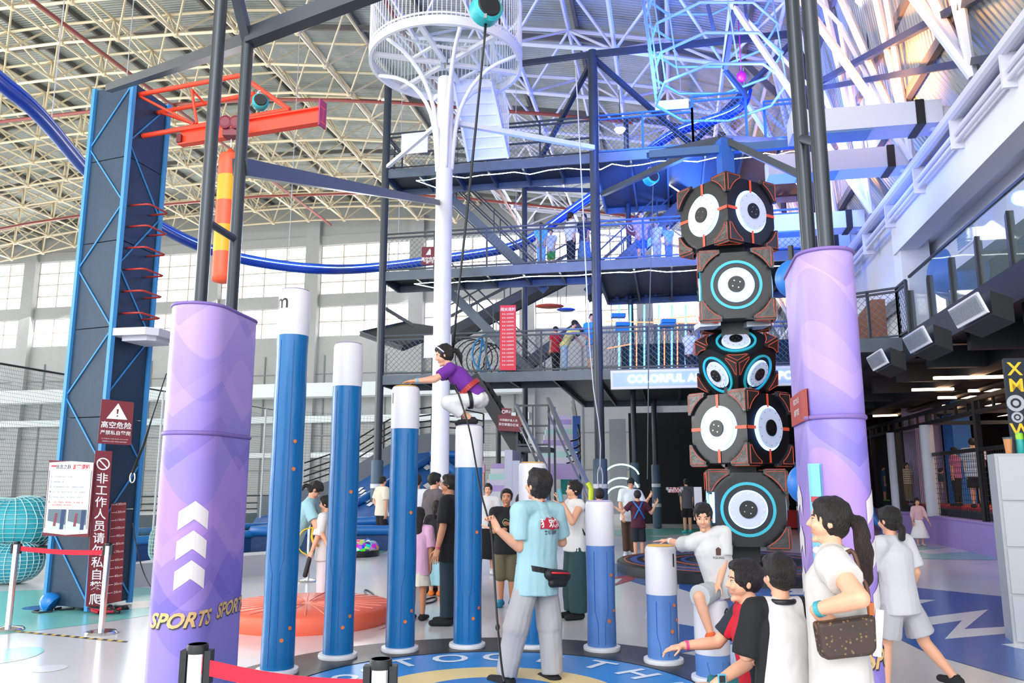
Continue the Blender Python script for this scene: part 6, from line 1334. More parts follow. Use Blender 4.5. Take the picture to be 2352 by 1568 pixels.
    if kk == 'low': pts = [hd(0, -.4, -.05), hd(0, -.5, -.25), hd(0, -.48, -.55)]
    if kk in ('pony', 'low'):
        for p, q_, r0, r1 in zip(pts, pts[1:], (.09, .13, .12), (.13, .12, .04)): h_.cap(p, q_, r0 * hh, r1 * hh, n=10)
    if kk == 'bun': h_.ell(hd(0, -.42, .25), .17 * hh, .16 * hh, .16 * hh, Mh)
    if kk == 'long': h_.cap(hd(0, -.22, 0), hd(0, -.3, 0) - V((0, 0, .95 * hh)), .25 * hh, .2 * hh, sx=1.35, side=hx, n=16)
    if '+' in hair:
        L = float(hair.split('+')[1])
    remesh(h_, 'hair', HAIR, max(vox, .007), 2, wr=.006 * (hh / .2), wsc=30, parent=root)
    # clothes
    tc_, sleeve, hem = top.get('c'), top.get('s', .62), top.get('hem', .03); lo = top.get('loose', 1.0)
    t = MB(); g_ = .012 * lo
    t.cap(P0 - U * hem * H, waist, (.078 + g_ * .6) * H, (.068 + g_ * .6) * H, sx=sx_ * .95, side=Xs, n=n_ + 4, flat0=True); t.cap(waist, chest, (.067 + g_ * .6) * H, (.074 + g_ * .5) * H, sx=sx_ * .97, side=Xs, n=n_ + 4); t.cap(chest, shc + U * .002, (.073 + g_ * .4) * H, .05 * H, sx=sx_ * 1.03, side=Xs, n=n_ + 4)
    t.cap(shc + Xs * -sh * .8, shc + Xs * sh * .8, .046 * H, .046 * H, n=n_); t.cap(nb - nd * .03 * H, nb + nd * .008 * H, .04 * H, .036 * H, n=n_, flat1=True)
    for sd in (-1, 1):
        j = J[sd]; t.cap(shc + Xs * sd * sh * .6, j['s'], .047 * H, .043 * H, n=n_)
        if sleeve > 0:
            e1 = j['s'].lerp(j['e'], min(sleeve, 1)); t.cap(j['s'], e1, (.038 + g_ * .6) * H, (.036 + g_ * .7) * H, n=n_, flat1=sleeve <= 1)
            if sleeve > 1: t.cap(j['e'], j['e'].lerp(j['w'], sleeve - 1), (.033 + g_ * .5) * H, (.027 + g_ * .4) * H, n=n_, flat1=True)
    cm = cloth(tc_); tv = max(vox, .008) if q < 3 else vox
    shirt = remesh(t, top.get('n', 'shirt'), cm, tv, 4, wr=.005 if q < 3 else .003, wsc=13, parent=root)
    if top.get('c2'):      # sleeves or sides of another colour
        md = top['mode']; at_ = shirt.data.attributes.new('mask', 'FLOAT', 'POINT')
        for i_, v_ in enumerate(shirt.data.vertices):
            c = v_.co; x = (c - chest).dot(Xs); z = (c - shc).dot(U)
            at_.data[i_].value = abs(x) - sh * (.62 + max(0, -z) * .9) if md == 'raglan' else min((c - P0).dot(Fs) - .02 * H, sh * .7 - abs(x)) if md == 'front' else math.sin(c.z / .035 * PI) * .01
        shirt.data.materials[0] = cloth2(tc_, top['c2'])
    bc_, bt_ = bottom.get('c'), bottom.get('t', 'pants'); f_ = MB(); fl_ = bottom.get('flare', 1.0); hm = bottom.get('len', .95)
    f_.cap(P0 - U * .01 * H, waist - U * .01 * H, .074 * H, .066 * H, sx=sx_ * .93, side=Xs, n=n_ + 2)
    if bt_ == 'skirt':
        kn = (J[-1]['k'] + J[1]['k']) / 2; an = (J[-1]['an'] + J[1]['an']) / 2; e_ = P0.lerp(kn, min(hm * 2, 1)) if hm <= .5 else kn.lerp(an, (hm - .5) * 2); f_.cap(P0, e_, .078 * H, .1 * H * fl_, sx=1.2, side=Xs, n=20, flat1=True)
    else:
        for sd in (-1, 1):
            j = J[sd]; tf = min(hm * 2, 1); e_ = j['h'].lerp(j['k'], tf); r1 = .056 - .012 * tf; f_.cap(j['h'], e_, .058 * H, (r1 * (fl_ if hm <= .5 else max(1, fl_ * .85)) + .003) * H * bottom.get('bag', 1), n=n_, flat1=hm <= .5)
            if hm > .5: e2 = j['k'].lerp(j['an'], (hm - .5) * 2); f_.cap(j['k'], e2, .046 * H * max(1, fl_ * .85), .034 * H * fl_, n=n_, flat1=True)
    remesh(f_, {'pants': 'trousers', 'shorts': 'shorts', 'skirt': 'skirt'}[bt_], cloth(bc_), tv, 4, wr=.006 if q < 3 else .003, wsc=11, parent=root)
    if shoes:
        for sd in (-1, 1):
            j = J[sd]; s_ = MB(); fd = j['fd']; s_.cap(j['an'] - fd * .022 * H - V((0, 0, .014 * H)), j['an'] + fd * .1 * H - V((0, 0, .02 * H)), .027 * H, .02 * H, sx=1.28, side=fd.cross(V((0, 0, 1))), n=12); s_.cap(j['an'] + V((0, 0, .02 * H)), j['an'] - V((0, 0, .01 * H)), .026 * H, .028 * H, n=12, flat0=True)
            remesh(s_, 'shoe' if not sock else 'sock', cloth(shoes, .1), max(vox * .9, .008), 2, parent=root)
    return dict(root=root, J=J, hd=hd, hh=hh, Mh=Mh, shirt=shirt, P0=P0, U=U, X=Xs, F=F, shc=shc, waist=waist, chest=chest, H=H, hx=hx, hf=hf, sx=sx_)
def project(g, mb_vs, fs, o, ax, ay, d, m, name, parent, off=.004):
    bv = BVHTree.FromObject(g, bpy.context.evaluated_depsgraph_get()) if 0 else BVHTree.FromPolygons([v.co for v in g.data.vertices], [tuple(p.vertices) for p in g.data.polygons])
    ax, ay, d = V(ax).normalized(), V(ay).normalized(), V(d).normalized(); out = []
    for v in mb_vs:
        p = V(o) + ax * v.x + ay * v.y; h = bv.ray_cast(p, d); out.append((h[0] if h[0] else p) - d * off)
    b = MB(); b.add(out, fs); return b.obj(name, m, parent)
def band(P, sd, t, m, name, r_=.021, w_=.014):      # a bracelet round a wrist
    j = P['J'][sd]; a, b = j['e'], j['w']; c = a.lerp(b, t); d = (b - a).normalized(); o = MB(); o.tube(c - d * w_ / 2, c + d * w_ / 2, r_ * P['H'], 16); return o.obj(name, m, P['root'], smooth=40)
def g0(px, py): c = gd(px, py); return (c.x, c.y)
def atY(px, Y, z=1.0): r_ = ray(px, 784 + 0); D_ = Y * math.cos(PITCH) + (z - EYE) * math.sin(PITCH); return ((px - 1176) / FPX * D_, Y)

# --- the staff member holding the rope
p = person('staff member from behind in pale teal polo and grey trousers holding the belay rope', atY(1232, 6.75, 1), 38, 1.70, dict(c='#9cc4cb', s=.8, hem=.075, loose=1.4), dict(c='#aaa8aa', len=.97, flare=1.5, bag=1.06), q=1, tu=(.03, 0, 1), hy=4, hp=14,
           aL=((-.25, .25, -.92), (-.76, -.12, .6)), aR=((.2, .35, -.9), (-.5, .6, .3)), lL=((-.26, -.05, -.97), (-.2, .0, -.98)), lR=((.1, .1, -1), (.06, -.05, -1)), T={('a', -1): (at(1143, 1216, 6.52), (.5, .3, -1))}, hL=dict(d=(-.5, -.05, .8), n=(-.2, -.8, -.2), t=(-.6, 0, .6), c=48), hair='bowl', hs=1.14, wid=1.04)
st = p
lg_ = [text('TEAM', .085, .03), text('BAO', .085, .03)]
ax, ay = p['X'], V((0, 0, 1)); o = p['chest'] + p['X'] * .035 - p['F'] * .5 + V((0, 0, .02)); dr = p['F']
q_ = [V((x, y, 0)) for x, y in ((-.12, -.035), (-.1, .045), (-.07, .03), (-.04, .06), (0, .04), (.03, .065), (.06, .035), (.1, .055), (.125, 0), (.1, -.04), (.05, -.03), (.0, -.045), (-.06, -.03))]
def gridpoly(poly, m_=10):       # cut a flat polygon into small quads so it follows the cloth
    x0, x1 = min(v.x for v in poly), max(v.x for v in poly); vs, fs = [], []
    def yy(x):
        ys = []
        for a, b in zip(poly, poly[1:] + poly[:1]):
            if (a.x - x) * (b.x - x) <= 0 and a.x != b.x: ys.append(a.y + (b.y - a.y) * (x - a.x) / (b.x - a.x))
        return (min(ys), max(ys)) if ys else (0, 0)
    n = 24
    for i in range(n + 1):
        x = x0 + (x1 - x0) * (i / n * .996 + .002); lo_, hi_ = yy(x)
        for j in range(5): vs.append(V((x, lo_ + (hi_ - lo_) * j / 4, 0)))
    for i in range(n):
        for j in range(4): fs.append((i * 5 + j, i * 5 + 5 + j, i * 5 + 6 + j, i * 5 + 1 + j))
    return vs, fs
project(p['shirt'], *gridpoly(q_), o, ax, ay, dr, sm('print crimson', '#b3243a', rough=.6), 'back_print', p['root'], .009)
vs, fs = text('狂欢队', .075, .02); project(p['shirt'], [V((v.x, v.y + .005, 0)) for v in vs], fs, o, ax, ay, dr, sm('print white', '#efe9ea', rough=.6), 'back_print_letters', p['root'], .012)
vs, fs = text('来玩没够', .034, .015); project(p['shirt'], [V((v.x - .01, v.y - .065, 0)) for v in vs], fs, o, ax, ay, dr, black, 'back_print_caption', p['root'])
def ringpath(P, c, rx, ry, tilt=0, n=40): return [c + P['X'] * math.cos(t) * rx + P['F'] * math.sin(t) * ry + V((0, 0, tilt * math.cos(t))) for t in [2 * PI * i / n for i in range(n)]]
b_ = MB(); c = p['P0'] + V((0, 0, .065)); pts = ringpath(p, c, .178, .135, -.03); n = len(pts)
for i in range(n): a, d_ = pts[i], pts[(i + 1) % n]; nn = (a - c).normalized() * .006; b_.obox(a - V((0, 0, .022)), d_ - a, nn, V((0, 0, .044)))
b_.obj('belt', black, p['root']); b_ = MB(); bc = c - p['F'] * .15 + p['X'] * .085 + V((0, 0, -.045)); b_.cap(bc - p['X'] * .08 + V((0, 0, .02)), bc + p['X'] * .09, .045, .05, n=14); b_.cap(bc - p['X'] * .05 - V((0, 0, .05)), bc + p['X'] * .07 - V((0, 0, .05)), .035, .038, n=14)
remesh(b_, 'waist_pouch', sm('pouch black', '#16161a', rough=.6), .008, 4, parent=p['root']); b_ = MB(); b_.path([bc - p['X'] * .09 - p['F'] * .048 + V((0, 0, .035)), bc - p['F'] * .058 + V((0, 0, .03)), bc + p['X'] * .1 - p['F'] * .045 + V((0, 0, .022))], .008, 6); b_.obj('red_zip', sm('zip red', '#cf1f2c'), p['root'], smooth=True)
b_ = MB(); b_.path(ringpath(p, p['shc'] + V((0, 0, .052)), .058, .06, 0, 24), .012, 8, closed=True); b_.obj('collar', cloth('#95bec6'), p['root'], smooth=True); b_ = MB(); b_.path(ringpath(p, p['shc'] + V((0, 0, .068)), .052, .054, 0, 24)[18:31], .006, 6); b_.obj('lanyard', sm('lanyard red', '#b01f30'), p['root'])

# --- the girl crouching on the pillar
T4 = PP[4]; T5 = PP[5]
p = person('girl in purple shirt and white trousers crouching on a pillar in a red harness', (T4.x, T4.y), 88, 1.30, dict(c='#6d2a94', s=.7, hem=-.01, loose=1.2), dict(c='#dcdad9', len=.8, flare=1.5), sex='f', hs=1.22, q=1, pel=(T4.x + .09, T4.y + .02, T4.z + .27), tu=(-.68, -.02, .73), T={('l', -1): ((T4.x + .03, T4.y - .06, T4.z + .052), (-1, -.25, .5)), ('l', 1): ((T4.x + .0, T4.y + .07, T4.z + .052), (-1, .2, .5)), ('a', -1): ((T5.x + .1, T5.y - .06, T5.z + .05), (0, -.4, -1)), ('a', 1): ((T5.x + .09, T5.y + .05, T5.z + .05), (0, .4, -1))}, hy=6, hp=-12,
           aL=((-.6, -.12, -.42), (-.98, .1, -.12)), aR=((-.75, .2, -.35), (-.95, .15, .02)), lL=((-.93, -.22, .2), (.66, .1, -.72)), lR=((-.98, .15, -.1), (.72, -.05, -.72)), hL=dict(d=(-1, .1, -.1), n=(0, 0, -1), t=(0, 1, 0), c=8), hR=dict(d=(-1, .05, -.02), n=(0, 0, -1), t=(0, -1, 0), c=4), hair='pony', shoes='#1a1a1d', ff={-1: (-1, -.1, 0), 1: (-1, .1, 0)})
girl = p; rd = sm('harness red', '#b03030', rough=.5)
for c_, w_ in ((p['P0'] + p['U'] * .14, .122),): 
    F2 = p['U'].cross(p['X']).normalized(); pts = [c_ + p['X'] * math.cos(t) * (w_ + .032) + F2 * math.sin(t) * w_ for t in [2 * PI * i / 30 for i in range(30)]]; b_ = MB()
    for i in range(30): b_.obox(pts[i] - p['U'] * .024, pts[(i + 1) % 30] - pts[i], (pts[i] - c_).normalized() * .01, p['U'] * .048)
    b_.obj('harness_belt', rd, p['root'])
for sd in (-1, 1):
    j = p['J'][sd]; c_ = j['h'].lerp(j['k'], .3); d_ = (j['k'] - j['h']).normalized(); b_ = MB(); b_.tube(c_ - d_ * .02, c_ + d_ * .02, .092, 20, caps=False); b_.obj('leg_loop', black, p['root'], smooth=True)
b_ = MB(); s0, s1 = p['J'][-1]['s'], p['J'][1]['s']; F2 = (V((-.7, 0, -.7))).normalized()
b_.path([p['shc'] + p['X'] * -.06 + F2 * .08, p['shc'] + F2 * .095 - p['U'] * .03, p['shc'] + p['X'] * .06 + F2 * .08], .03, 8); b_.path([p['shc'] - p['X'] * .07 - F2 * .03 + p['U'] * .03, p['shc'] - p['X'] * .075 + F2 * .05, p['P0'] + p['U'] * .13 + F2 * .13 - p['X'] * .04], .014, 6); b_.obj('chest_strap', black, p['root'], smooth=True)
b_ = MB(); c_ = p['P0'] + p['U'] * .1 + F2 * .135; b_.path([c_ + V((math.cos(t) * .02, 0, math.sin(t) * .035)) for t in [2 * PI * i / 12 for i in range(12)]], .006, 5, closed=True); b_.obj('buckle', sm('brass', '#d6a13a', rough=.3, metal=.6), p['root'])
b_ = MB(); b_.path([p['hd'](math.cos(R(a)) * .365, -.02 + math.sin(R(a)) * .27, .1 + math.sin(R(a)) * .36) for a in range(0, 181, 12)], .008, 6); b_.obj('hairband', sm('band pale', '#c9d2ea', rough=.3), p['root'], smooth=True)
band(p, -1, .9, sm('wristband blue', '#6fb2d8', rough=.4), 'wristband', .02, .02)

# --- the boy sitting on the shortest pillar
T0, T1 = PP[0], PP[1]
p = person('smiling boy in white tee sitting on the shortest pillar, one arm on its neighbour', (0, 0), 178, 1.33, dict(c='#cfcdcb', s=.8, hem=.05, loose=1.6), dict(c='#b7bcbf', t='shorts', len=.48, flare=1.5), hs=1.2, q=1, smile=True, T={('a', 1): ((T1.x - .04, T1.y - .02, T1.z + .055), (0, .3, -1))}, pel=(T0.x + .12, T0.y + .02, T0.z + .085), tu=(-.3, -.1, .92), hy=-14, hp=-10, wid=.95,
           aR=((-.95, .25, .02), (-.93, .35, -.05)), aL=((-.05, -.15, -1), (-.35, -.25, -.9)), lR=((-.62, -.75, -.08), (.28, .0, -.96)), lL=((.1, -.95, -.3), (.1, .1, -1)), hR=dict(d=(-.96, .25, -.04), n=(0, 0, -1), t=(0, -1, 0), c=5), hL=dict(d=(-.6, -.4, -.6), n=(0, .2, -1), t=(1, 0, 0), c=8), shoes='#e0632e', sock=True)
vs, fs = gridpoly([V((-.02, -.03, 0)), V((-.022, .02, 0)), V((0, .035, 0)), V((.022, .02, 0)), V((.02, -.03, 0))]); project(p['shirt'], vs, fs, p['chest'] + V((.0, -.5, .0)) + V((.03, 0, -.01)), (1, 0, 0), (0, 0, 1), (0, 1, 0), sm('print brown', '#5a3a34', rough=.6), 'chest_print', p['root'])
vs, fs = text('YOUNG', .026, .006); project(p['shirt'], [V((v.x, v.y - .05, 0)) for v in vs], fs, p['chest'] + V((.03, -.5, -.01)), (1, 0, 0), (0, 0, 1), (0, 1, 0), black, 'chest_print_caption', p['root'])
band(p, 1, .8, white, 'wristband', .021, .02)

# --- the three in the lower right corner
c = atY(1745, 4.5, .8)
p = person('boy in black and red tee and teal shorts sitting and pointing left', (0, 0), 88, 1.36, dict(c='#1e2733', s=.75, hem=.04, loose=1.3, c2='#c3102c', mode='front'), dict(c='#1d6f78', t='shorts', len=.42, flare=1.35), hs=1.2, q=1, pel=(c[0], c[1], .48), tu=(-.12, 0, 1), hy=0, hp=4, face=True,
           aL=((-.35, -.25, -.9), (-.8, -.3, -.35)), aR=((-.5, .1, -.62), (-.95, -.1, -.06)), lL=((-.75, -.6, -.02), (-.05, .0, -1)), lR=((-.98, .1, .03), (.2, -.1, -.98)), hR=dict(d=(-.95, -.1, -.2), n=(0, 0, -1), t=(0, -1, .2), c=20, p=True), hL=dict(d=(-.6, -.3, -.7), n=(0, .6, -.6), t=(0, -1, 0), c=14), shoes='#e05a30')
band(p, 1, .9, sm('wristband pink', '#d24a80'), 'wristband', .02, .016); j = p['J'][-1]; band(p, -1, .88, sm('watch strap', '#23282e'), 'watch_strap', .021, .022)
b_ = MB(); c_ = j['e'].lerp(j['w'], .88) + V((-.0, -.03, .012)); b_.cbox(c_, .04, .014, .045); b_.m(1); b_.cbox(c_ + V((0, -.008, 0)), .03, .003, .033); b_.obj('watch', [sm('watch cyan', '#58b7d8', rough=.3), black], p['root'])
sx_c = c; bb_ = MB(); bb_.lathe([(.2, 0), (.2, .38), (.19, .43), (.001, .43)], (c[0] + .06, c[1] + .02, 0), 28); bb_.obj('round_stool', sm('stool grey', '#8b8f98', rough=.5), smooth=40, label='low grey round seat under the boy in black and red', cat='stool')
c = atY(1795, 3.98, 1.0)
p = person('boy seen from behind in white tee with black raglan sleeves', c, 6, 1.24, dict(c='#cbc8c7', s=1.0, hem=.09, loose=2.0, c2='#141518', mode='raglan'), dict(c='#2a3038', t='shorts', len=.45), hs=1.2, q=1, hy=10, hair='short', aL=((-.22, .05, -.97), (.5, .8, -.15)), aR=((.22, .0, -.97), (-.4, .85, -.2)), wid=1.02)
h_ = MB(); h_.ell(p['hd'](0, -.12, .02), .33 * p['hh'], .32 * p['hh'], .33 * p['hh'], p['Mh']); remesh(h_, 'nape_hair', HAIR, .008, 2, parent=p['root'], wr=.004, wsc=30)
b_ = MB(); b_.path(ringpath(p, p['shc'] + V((0, -.0, .036)), .06, .058, 0, 24), .013, 8, closed=True); b_.obj('collar', black, p['root'], smooth=True)
c = atY(1922, 3.72, 1.0)
p = person('woman in white shirt and shorts with long ponytail, hand on hip, brown shoulder bag', c, 68, 1.55, dict(c='#cdc9c5', s=.5, hem=.1, loose=1.9), dict(c='#cdc9c5', t='shorts', len=.46, flare=1.4), sex='f', q=1, hy=2, hp=8, hair='pony', hs=.98, wid=1.0,
           aL=((.05, -.9, -.42), (-.5, .75, -.3)), aR=((-.1, .5, -.85), (-.2, -.1, -.9)), hL=dict(d=(.75, .15, -.62), n=(-.2, 1, .1), t=(.3, 0, 1), c=6))
band(p, -1, .9, sm('wristband teal', '#3f9fae', rough=.4), 'wristband', .0215, .022)
h_ = MB(); hd_ = p['hd']; pts = [hd_(0, -.42, .12), hd_(0, -.6, .0), hd_(0, -.74, -.5), hd_(0, -.78, -1.05), hd_(0, -.74, -1.35)]
for a, b2, r0, r1 in zip(pts, pts[1:], (.1, .15, .19, .15), (.15, .19, .15, .05)): h_.cap(a, b2, r0 * p['hh'], r1 * p['hh'], n=12)
remesh(h_, 'ponytail', sm('brown black hair', '#2a1712', rough=.45, bump=.9, bscale=30, bstretch=(8, 8, 1)), .008, 3, parent=p['root'], wr=.006, wsc=24)
b_ = MB(); q0 = hd_(0, -.44, .1); b_.tube(q0, q0 + (pts[1] - pts[0]) * .12, .02, 12); b_.obj('hair_tie', sm('tie tan', '#a3804f'), p['root']); b_ = MB(); b_.path(ringpath(p, p['shc'] + V((0, 0, .035)), .06, .065, 0, 24), .018, 8, closed=True); b_.obj('collar', cloth('#dedad6'), p['root'], smooth=True)
bg2 = thing('shoulder_bag', 'brown patterned shoulder bag hanging at the hip of the woman in white', 'bag', (*c, 0))
bc = at(1940, 1455, 3.52); bx = V((1, .12, 0)).normalized(); by = V((-.12, 1, 0)).normalized(); mb_ = MB()
prf = [(-.13, .05), (.13, .075), (.125, -.06), (.1, -.085), (-.1, -.1), (-.115, -.07)]
mb_.prism([bc + bx * x + V((0, 0, z)) - by * .035 for x, z in prf], by * .07); bgm = sm('monogram brown', '#4a3830', rough=.5); nt = bgm.node_tree; vo = nt.nodes.new('ShaderNodeTexVoronoi'); vo.inputs['Scale'].default_value = 46; tcn = nt.nodes.new('ShaderNodeTexCoord'); rp2 = nt.nodes.new('ShaderNodeValToRGB'); rp2.color_ramp.elements[0].color = (*srgb('#8a6b45'), 1); rp2.color_ramp.elements[0].position = .12; rp2.color_ramp.elements[1].color = (*srgb('#3e2e28'), 1); rp2.color_ramp.elements[1].position = .3; nt.links.new(tcn.outputs['Object'], vo.inputs[0]); nt.links.new(vo.outputs['Distance'], rp2.inputs[0]); nt.links.new(rp2.outputs[0], nt.nodes['Principled BSDF'].inputs['Base Color'])
o_ = mb_.obj('bag_body', bgm, bg2); bv = o_.modifiers.new('b', 'BEVEL'); bv.width = .018; bv.segments = 4
b_ = MB(); sh_ = p['J'][-1]['s'].lerp(p['shc'], .5) + V((.05, -.03, .04)); b_.path(smooth_path([bc + bx * .12 + V((0, 0, .07)), bc + bx * .115 + V((0, 0, .2)), at(1978, 1330, 3.56), at(1962, 1262, 3.6), sh_], 2), .011, 6); b_.path([bc - bx * .13 + V((0, 0, .05)), bc - bx * .115 + V((0, -.02, -.0))], .008, 6); b_.obj('strap', sm('strap brown', '#5a3a2a', rough=.5), bg2, smooth=True)
b_ = MB(); b_.cbox(bc + bx * .12 + V((0, -.01, .1)), .022, .02, .05); b_.obj('strap_loop', sm('tan leather', '#b5622e', rough=.5), bg2); b_ = MB(); b_.cbox(bc + bx * .15 + V((0, 0, .0)), .035, .006, .19, Matrix.Rotation(R(8), 3, 'Y')); b_.obj('white_tag', white, bg2)
c = atY(2064, 6.5, .8)
p = person('girl in white tee and grey shorts striding away behind the right column, phone in hand', c, 25, 1.42, dict(c='#cccad0', s=.85, hem=.06, loose=2.0), dict(c='#b4b2b8', t='shorts', len=.4, flare=1.6), sex='f', hs=1.12, q=2, tu=(-.05, .0, 1), hair='low', aL=((-.3, .3, -.85), (-.1, .7, .4)), aR=((.25, -.1, -.95), (.0, .6, -.7)), lL=((-.15, .25, -.95), (-.1, -.1, -.98)), lR=((.35, .0, -.93), (.58, -.15, -.78)), face=False)
b_ = MB(); j = p['J'][1]; q_ = p['J'][1]['w'] + V((0, .0, -.06)); b_.cbox(q_, .02, .07, .12, Matrix.Rotation(R(25), 3, 'Y')); b_.obj('phone', black, p['root'])

# --- onlookers between the pillars
UPH = dict(n=(0, 0, -1))
p = person('boy in black tee and khaki shorts standing between pillars with blue socks', g0(1163, 1392), 178, 1.50, dict(c='#17181b', s=.8, hem=.05, loose=1.6), dict(c='#6e6850', t='shorts', len=.52, flare=1.5), hs=1.15, q=2, hp=8, aL=((.1, -.2, -1), (-.45, -.65, .3)), aR=((-.1, -.1, -1), (.4, -.75, .1)), shoes='#1f7fa6', sock=True, skin=SKD)
vs = [V((math.cos(t) * .055, math.sin(t) * .04, 0)) for t in [2 * PI * i / 24 for i in range(24)]]; rr_ = [V((v.x * 1.0, v.y * (1 + .25 * math.cos(3 * math.atan2(v.y, v.x))), 0)) for v in vs]; ring_vs = rr_ + [v * .88 for v in rr_]; project(p['shirt'], ring_vs, [(i, (i + 1) % 24, 24 + (i + 1) % 24, 24 + i) for i in range(24)], p['chest'] + V((0, -.5, -.02)), (1, 0, 0), (0, 0, 1), (0, 1, 0), sm('print green', '#a9c98a'), 'chest_print', p['root'])
person('young woman in white tee and long black skirt walking behind the boy in black', g0(1120, 1318), 176, 1.60, dict(c='#dedcdb', s=.6, hem=.0), dict(c='#121316', t='skirt', len=.72, flare=1.0), sex='f', q=2, hair='low', aR=((-.3, 0, -1), (-.1, -.3, -1)), aL=((.2, 0, -1), (.05, -.3, -1)), lR=((-.12, -.1, -1), (-.1, .1, -1)), shoes='#e9e9ea')
person('child peeking out behind the boy in black tee', atY(1196, 11.8), 176, 1.42, dict(c='#2a3350'), dict(c='#33373f', t='pants'), hs=1.15, q=3)
p = person('woman in white vest and wide green jeans lifting a drink to her mouth', g0(1322, 1420), 112, 1.64, dict(c='#dddcda', s=0.0, hem=.02, loose=1.3), dict(c='#26474b', t='pants', len=.98, flare=1.9), sex='f', q=2, hair='bun', hp=5, aL=((-.35, -.55, -.6), (-.45, .1, .9)), aR=((-.6, .2, -.5), (-.5, -.1, .85)), wid=.98)
b_ = MB(); b_.path(smooth_path([p['J'][-1]['s'] + V((-.02, 0, .04)), p['chest'] + V((.02, -.13, -.02)), p['waist'] + V((.12, -.12, 0))], 1), .01, 6); b_.obj('bag_strap', black, p['root'], smooth=True); b_ = MB(); j = p['J'][-1]; b_.tube(j['w'] + V((-.02, -.02, .03)), j['w'] + V((-.05, -.02, .17)), .03, 14); b_.obj('drink_bottle', sm('bottle teal', '#5aa6b8', rough=.3), p['root'])
p = person('man in black tee and dark jeans with glasses, looking left beside the girl pillar', atY(1031, 9.6), 84, 1.71, dict(c='#131417', s=.85, hem=.08, loose=1.7), dict(c='#20333d', len=.97, flare=1.3), q=2, hp=4, aL=((-.12, -.1, -1), (-.22, -.15, -.97)), aR=((.0, .1, -1), (-.2, .1, -1)), skin=SKD)
band(p, -1, .95, sm('wristband pink', '#d24a80'), 'wristband', .019, .016)
def glasses(p):
    b_ = MB()
    for sd in (-1, 1): b_.path([p['hd'](sd * .13 + math.cos(t) * .085, .4 - abs(math.cos(t) * .01), .01 + math.sin(t) * .07) for t in [2 * PI * i / 16 for i in range(16)]], .008 * p['hh'] * 1.2, 5, closed=True); b_.path([p['hd'](sd * .215, .39, .02), p['hd'](sd * .33, .0, .02)], .008 * p['hh'], 5)
    b_.path([p['hd'](-.045, .405, .02), p['hd'](.045, .405, .02)], .008 * p['hh'], 5); b_.obj('glasses', chrome, p['root'])
glasses(p)
p = person('man in brown grey polo with glasses looking right before the white mast', atY(996, 12.2), -58, 1.76, dict(c='#5d5558', s=.85, hem=.05, loose=1.4), dict(c='#2b2f38'), q=2, aL=((-.1, -.1, -1), (.1, -.2, -1)), aR=((.1, .1, -1), (.3, .1, -.9))); glasses(p)
person('man in white polo seen from behind left of the white mast', atY(955, 13.2), -8, 1.75, dict(c='#e3e8ef', s=.8, hem=.04, loose=1.4), dict(c='#1c3a4c'), q=2, face=False, wid=1.04)
person('girl in pink tee and cream skirt with long black hair seen from behind', g0(958, 1424), -12, 1.29, dict(c='#eab6d8', s=.95, hem=.1, loose=2.0), dict(c='#e9e3d2', t='skirt', len=.4, flare=1.05), sex='f', hs=1.15, q=2, hair='long', skin=SKD, face=False, aR=((.12, 0, -1), (.02, .05, -1)))
person('girl in black tee and pale blue flared trousers with hair tied back', g0(1000, 1368), -14, 1.33, dict(c='#17181b', s=.6, hem=.02), dict(c='#9fd0dc', len=.85, flare=1.7), sex='f', hs=1.12, q=2, hair='low', face=False, shoes='#ef7f2e', sock=True, aL=((-.25, 0, -1), (.05, .1, -1)))
person('man in cream tee and black trousers walking beside the blue hill', g0(874, 1262), -50, 1.77, dict(c='#e7dcc6', s=.8, hem=.04, loose=1.6), dict(c='#17181b', len=.88, flare=1.3), q=3, aL=((-.3, .0, -.9), (.55, -.2, -.75)), lL=((.05, 0, -1), (-.2, .1, -.97)), lR=((.05, 0, -1), (.08, 0, -1)), face=False)
p = person('staff member in teal polo with red lanyard bending over a child in harness', (0, 0), -78, 1.68, dict(c='#9cc8d2', s=.8, hem=.03, loose=1.3), dict(c='#17181b', len=.95), sex='f', q=2, pel=(atY(672, 11.0)[0], 11.0, .86), tu=(.42, -.1, .86), hp=-52, hy=4, hair='low', aR=((.45, -.3, -.8), (.55, -.1, -.75)), aL=((.5, .2, -.8), (.6, .0, -.7)), lL=((0, .05, -1), (-.05, 0, -1)), lR=((.05, -.05, -1), (0, 0, -1))); glasses(p)
b_ = MB(); b_.path(smooth_path([p['shc'] + V((.0, -.1, .04)), p['chest'] + V((.15, -.12, -.02)), p['chest'] + V((.22, -.1, -.12)), p['chest'] + V((.16, -.06, .02))], 1), .006, 5); b_.obj('lanyard', sm('lanyard red', '#b01f30'), p['root'], smooth=True)
p = person('child in white clothes being fitted with a yellow harness behind a blue pillar', atY(748, 10.9), 86, 1.42, dict(c='#dedddc', s=1.0, hem=.08, loose=2.0), dict(c='#e9e4ea', len=.95, flare=1.4), hs=1.12, q=2, aL=((-.18, -.2, -1), (-.3, -.2, -.95)), hL=dict(c=30))
ys_ = sm('harness yellow', '#f0c51e', rough=.5); b_ = MB(); b_.path(smooth_path([p['shc'] + V((-.02, -.12, .05)), p['chest'] + V((-.14, -.1, .0)), p['waist'] + V((-.16, -.1, .0)), p['waist'] + V((-.05, -.16, -.06))], 1), .016, 6); b_.path(smooth_path([p['chest'] + V((-.13, -.1, -.02)), p['chest'] + V((-.3, -.15, -.06)), p['waist'] + V((-.33, -.15, -.1)), p['waist'] + V((-.16, -.12, -.2))], 2), .009, 6); b_.obj('harness_straps', ys_, p['root'], smooth=True)
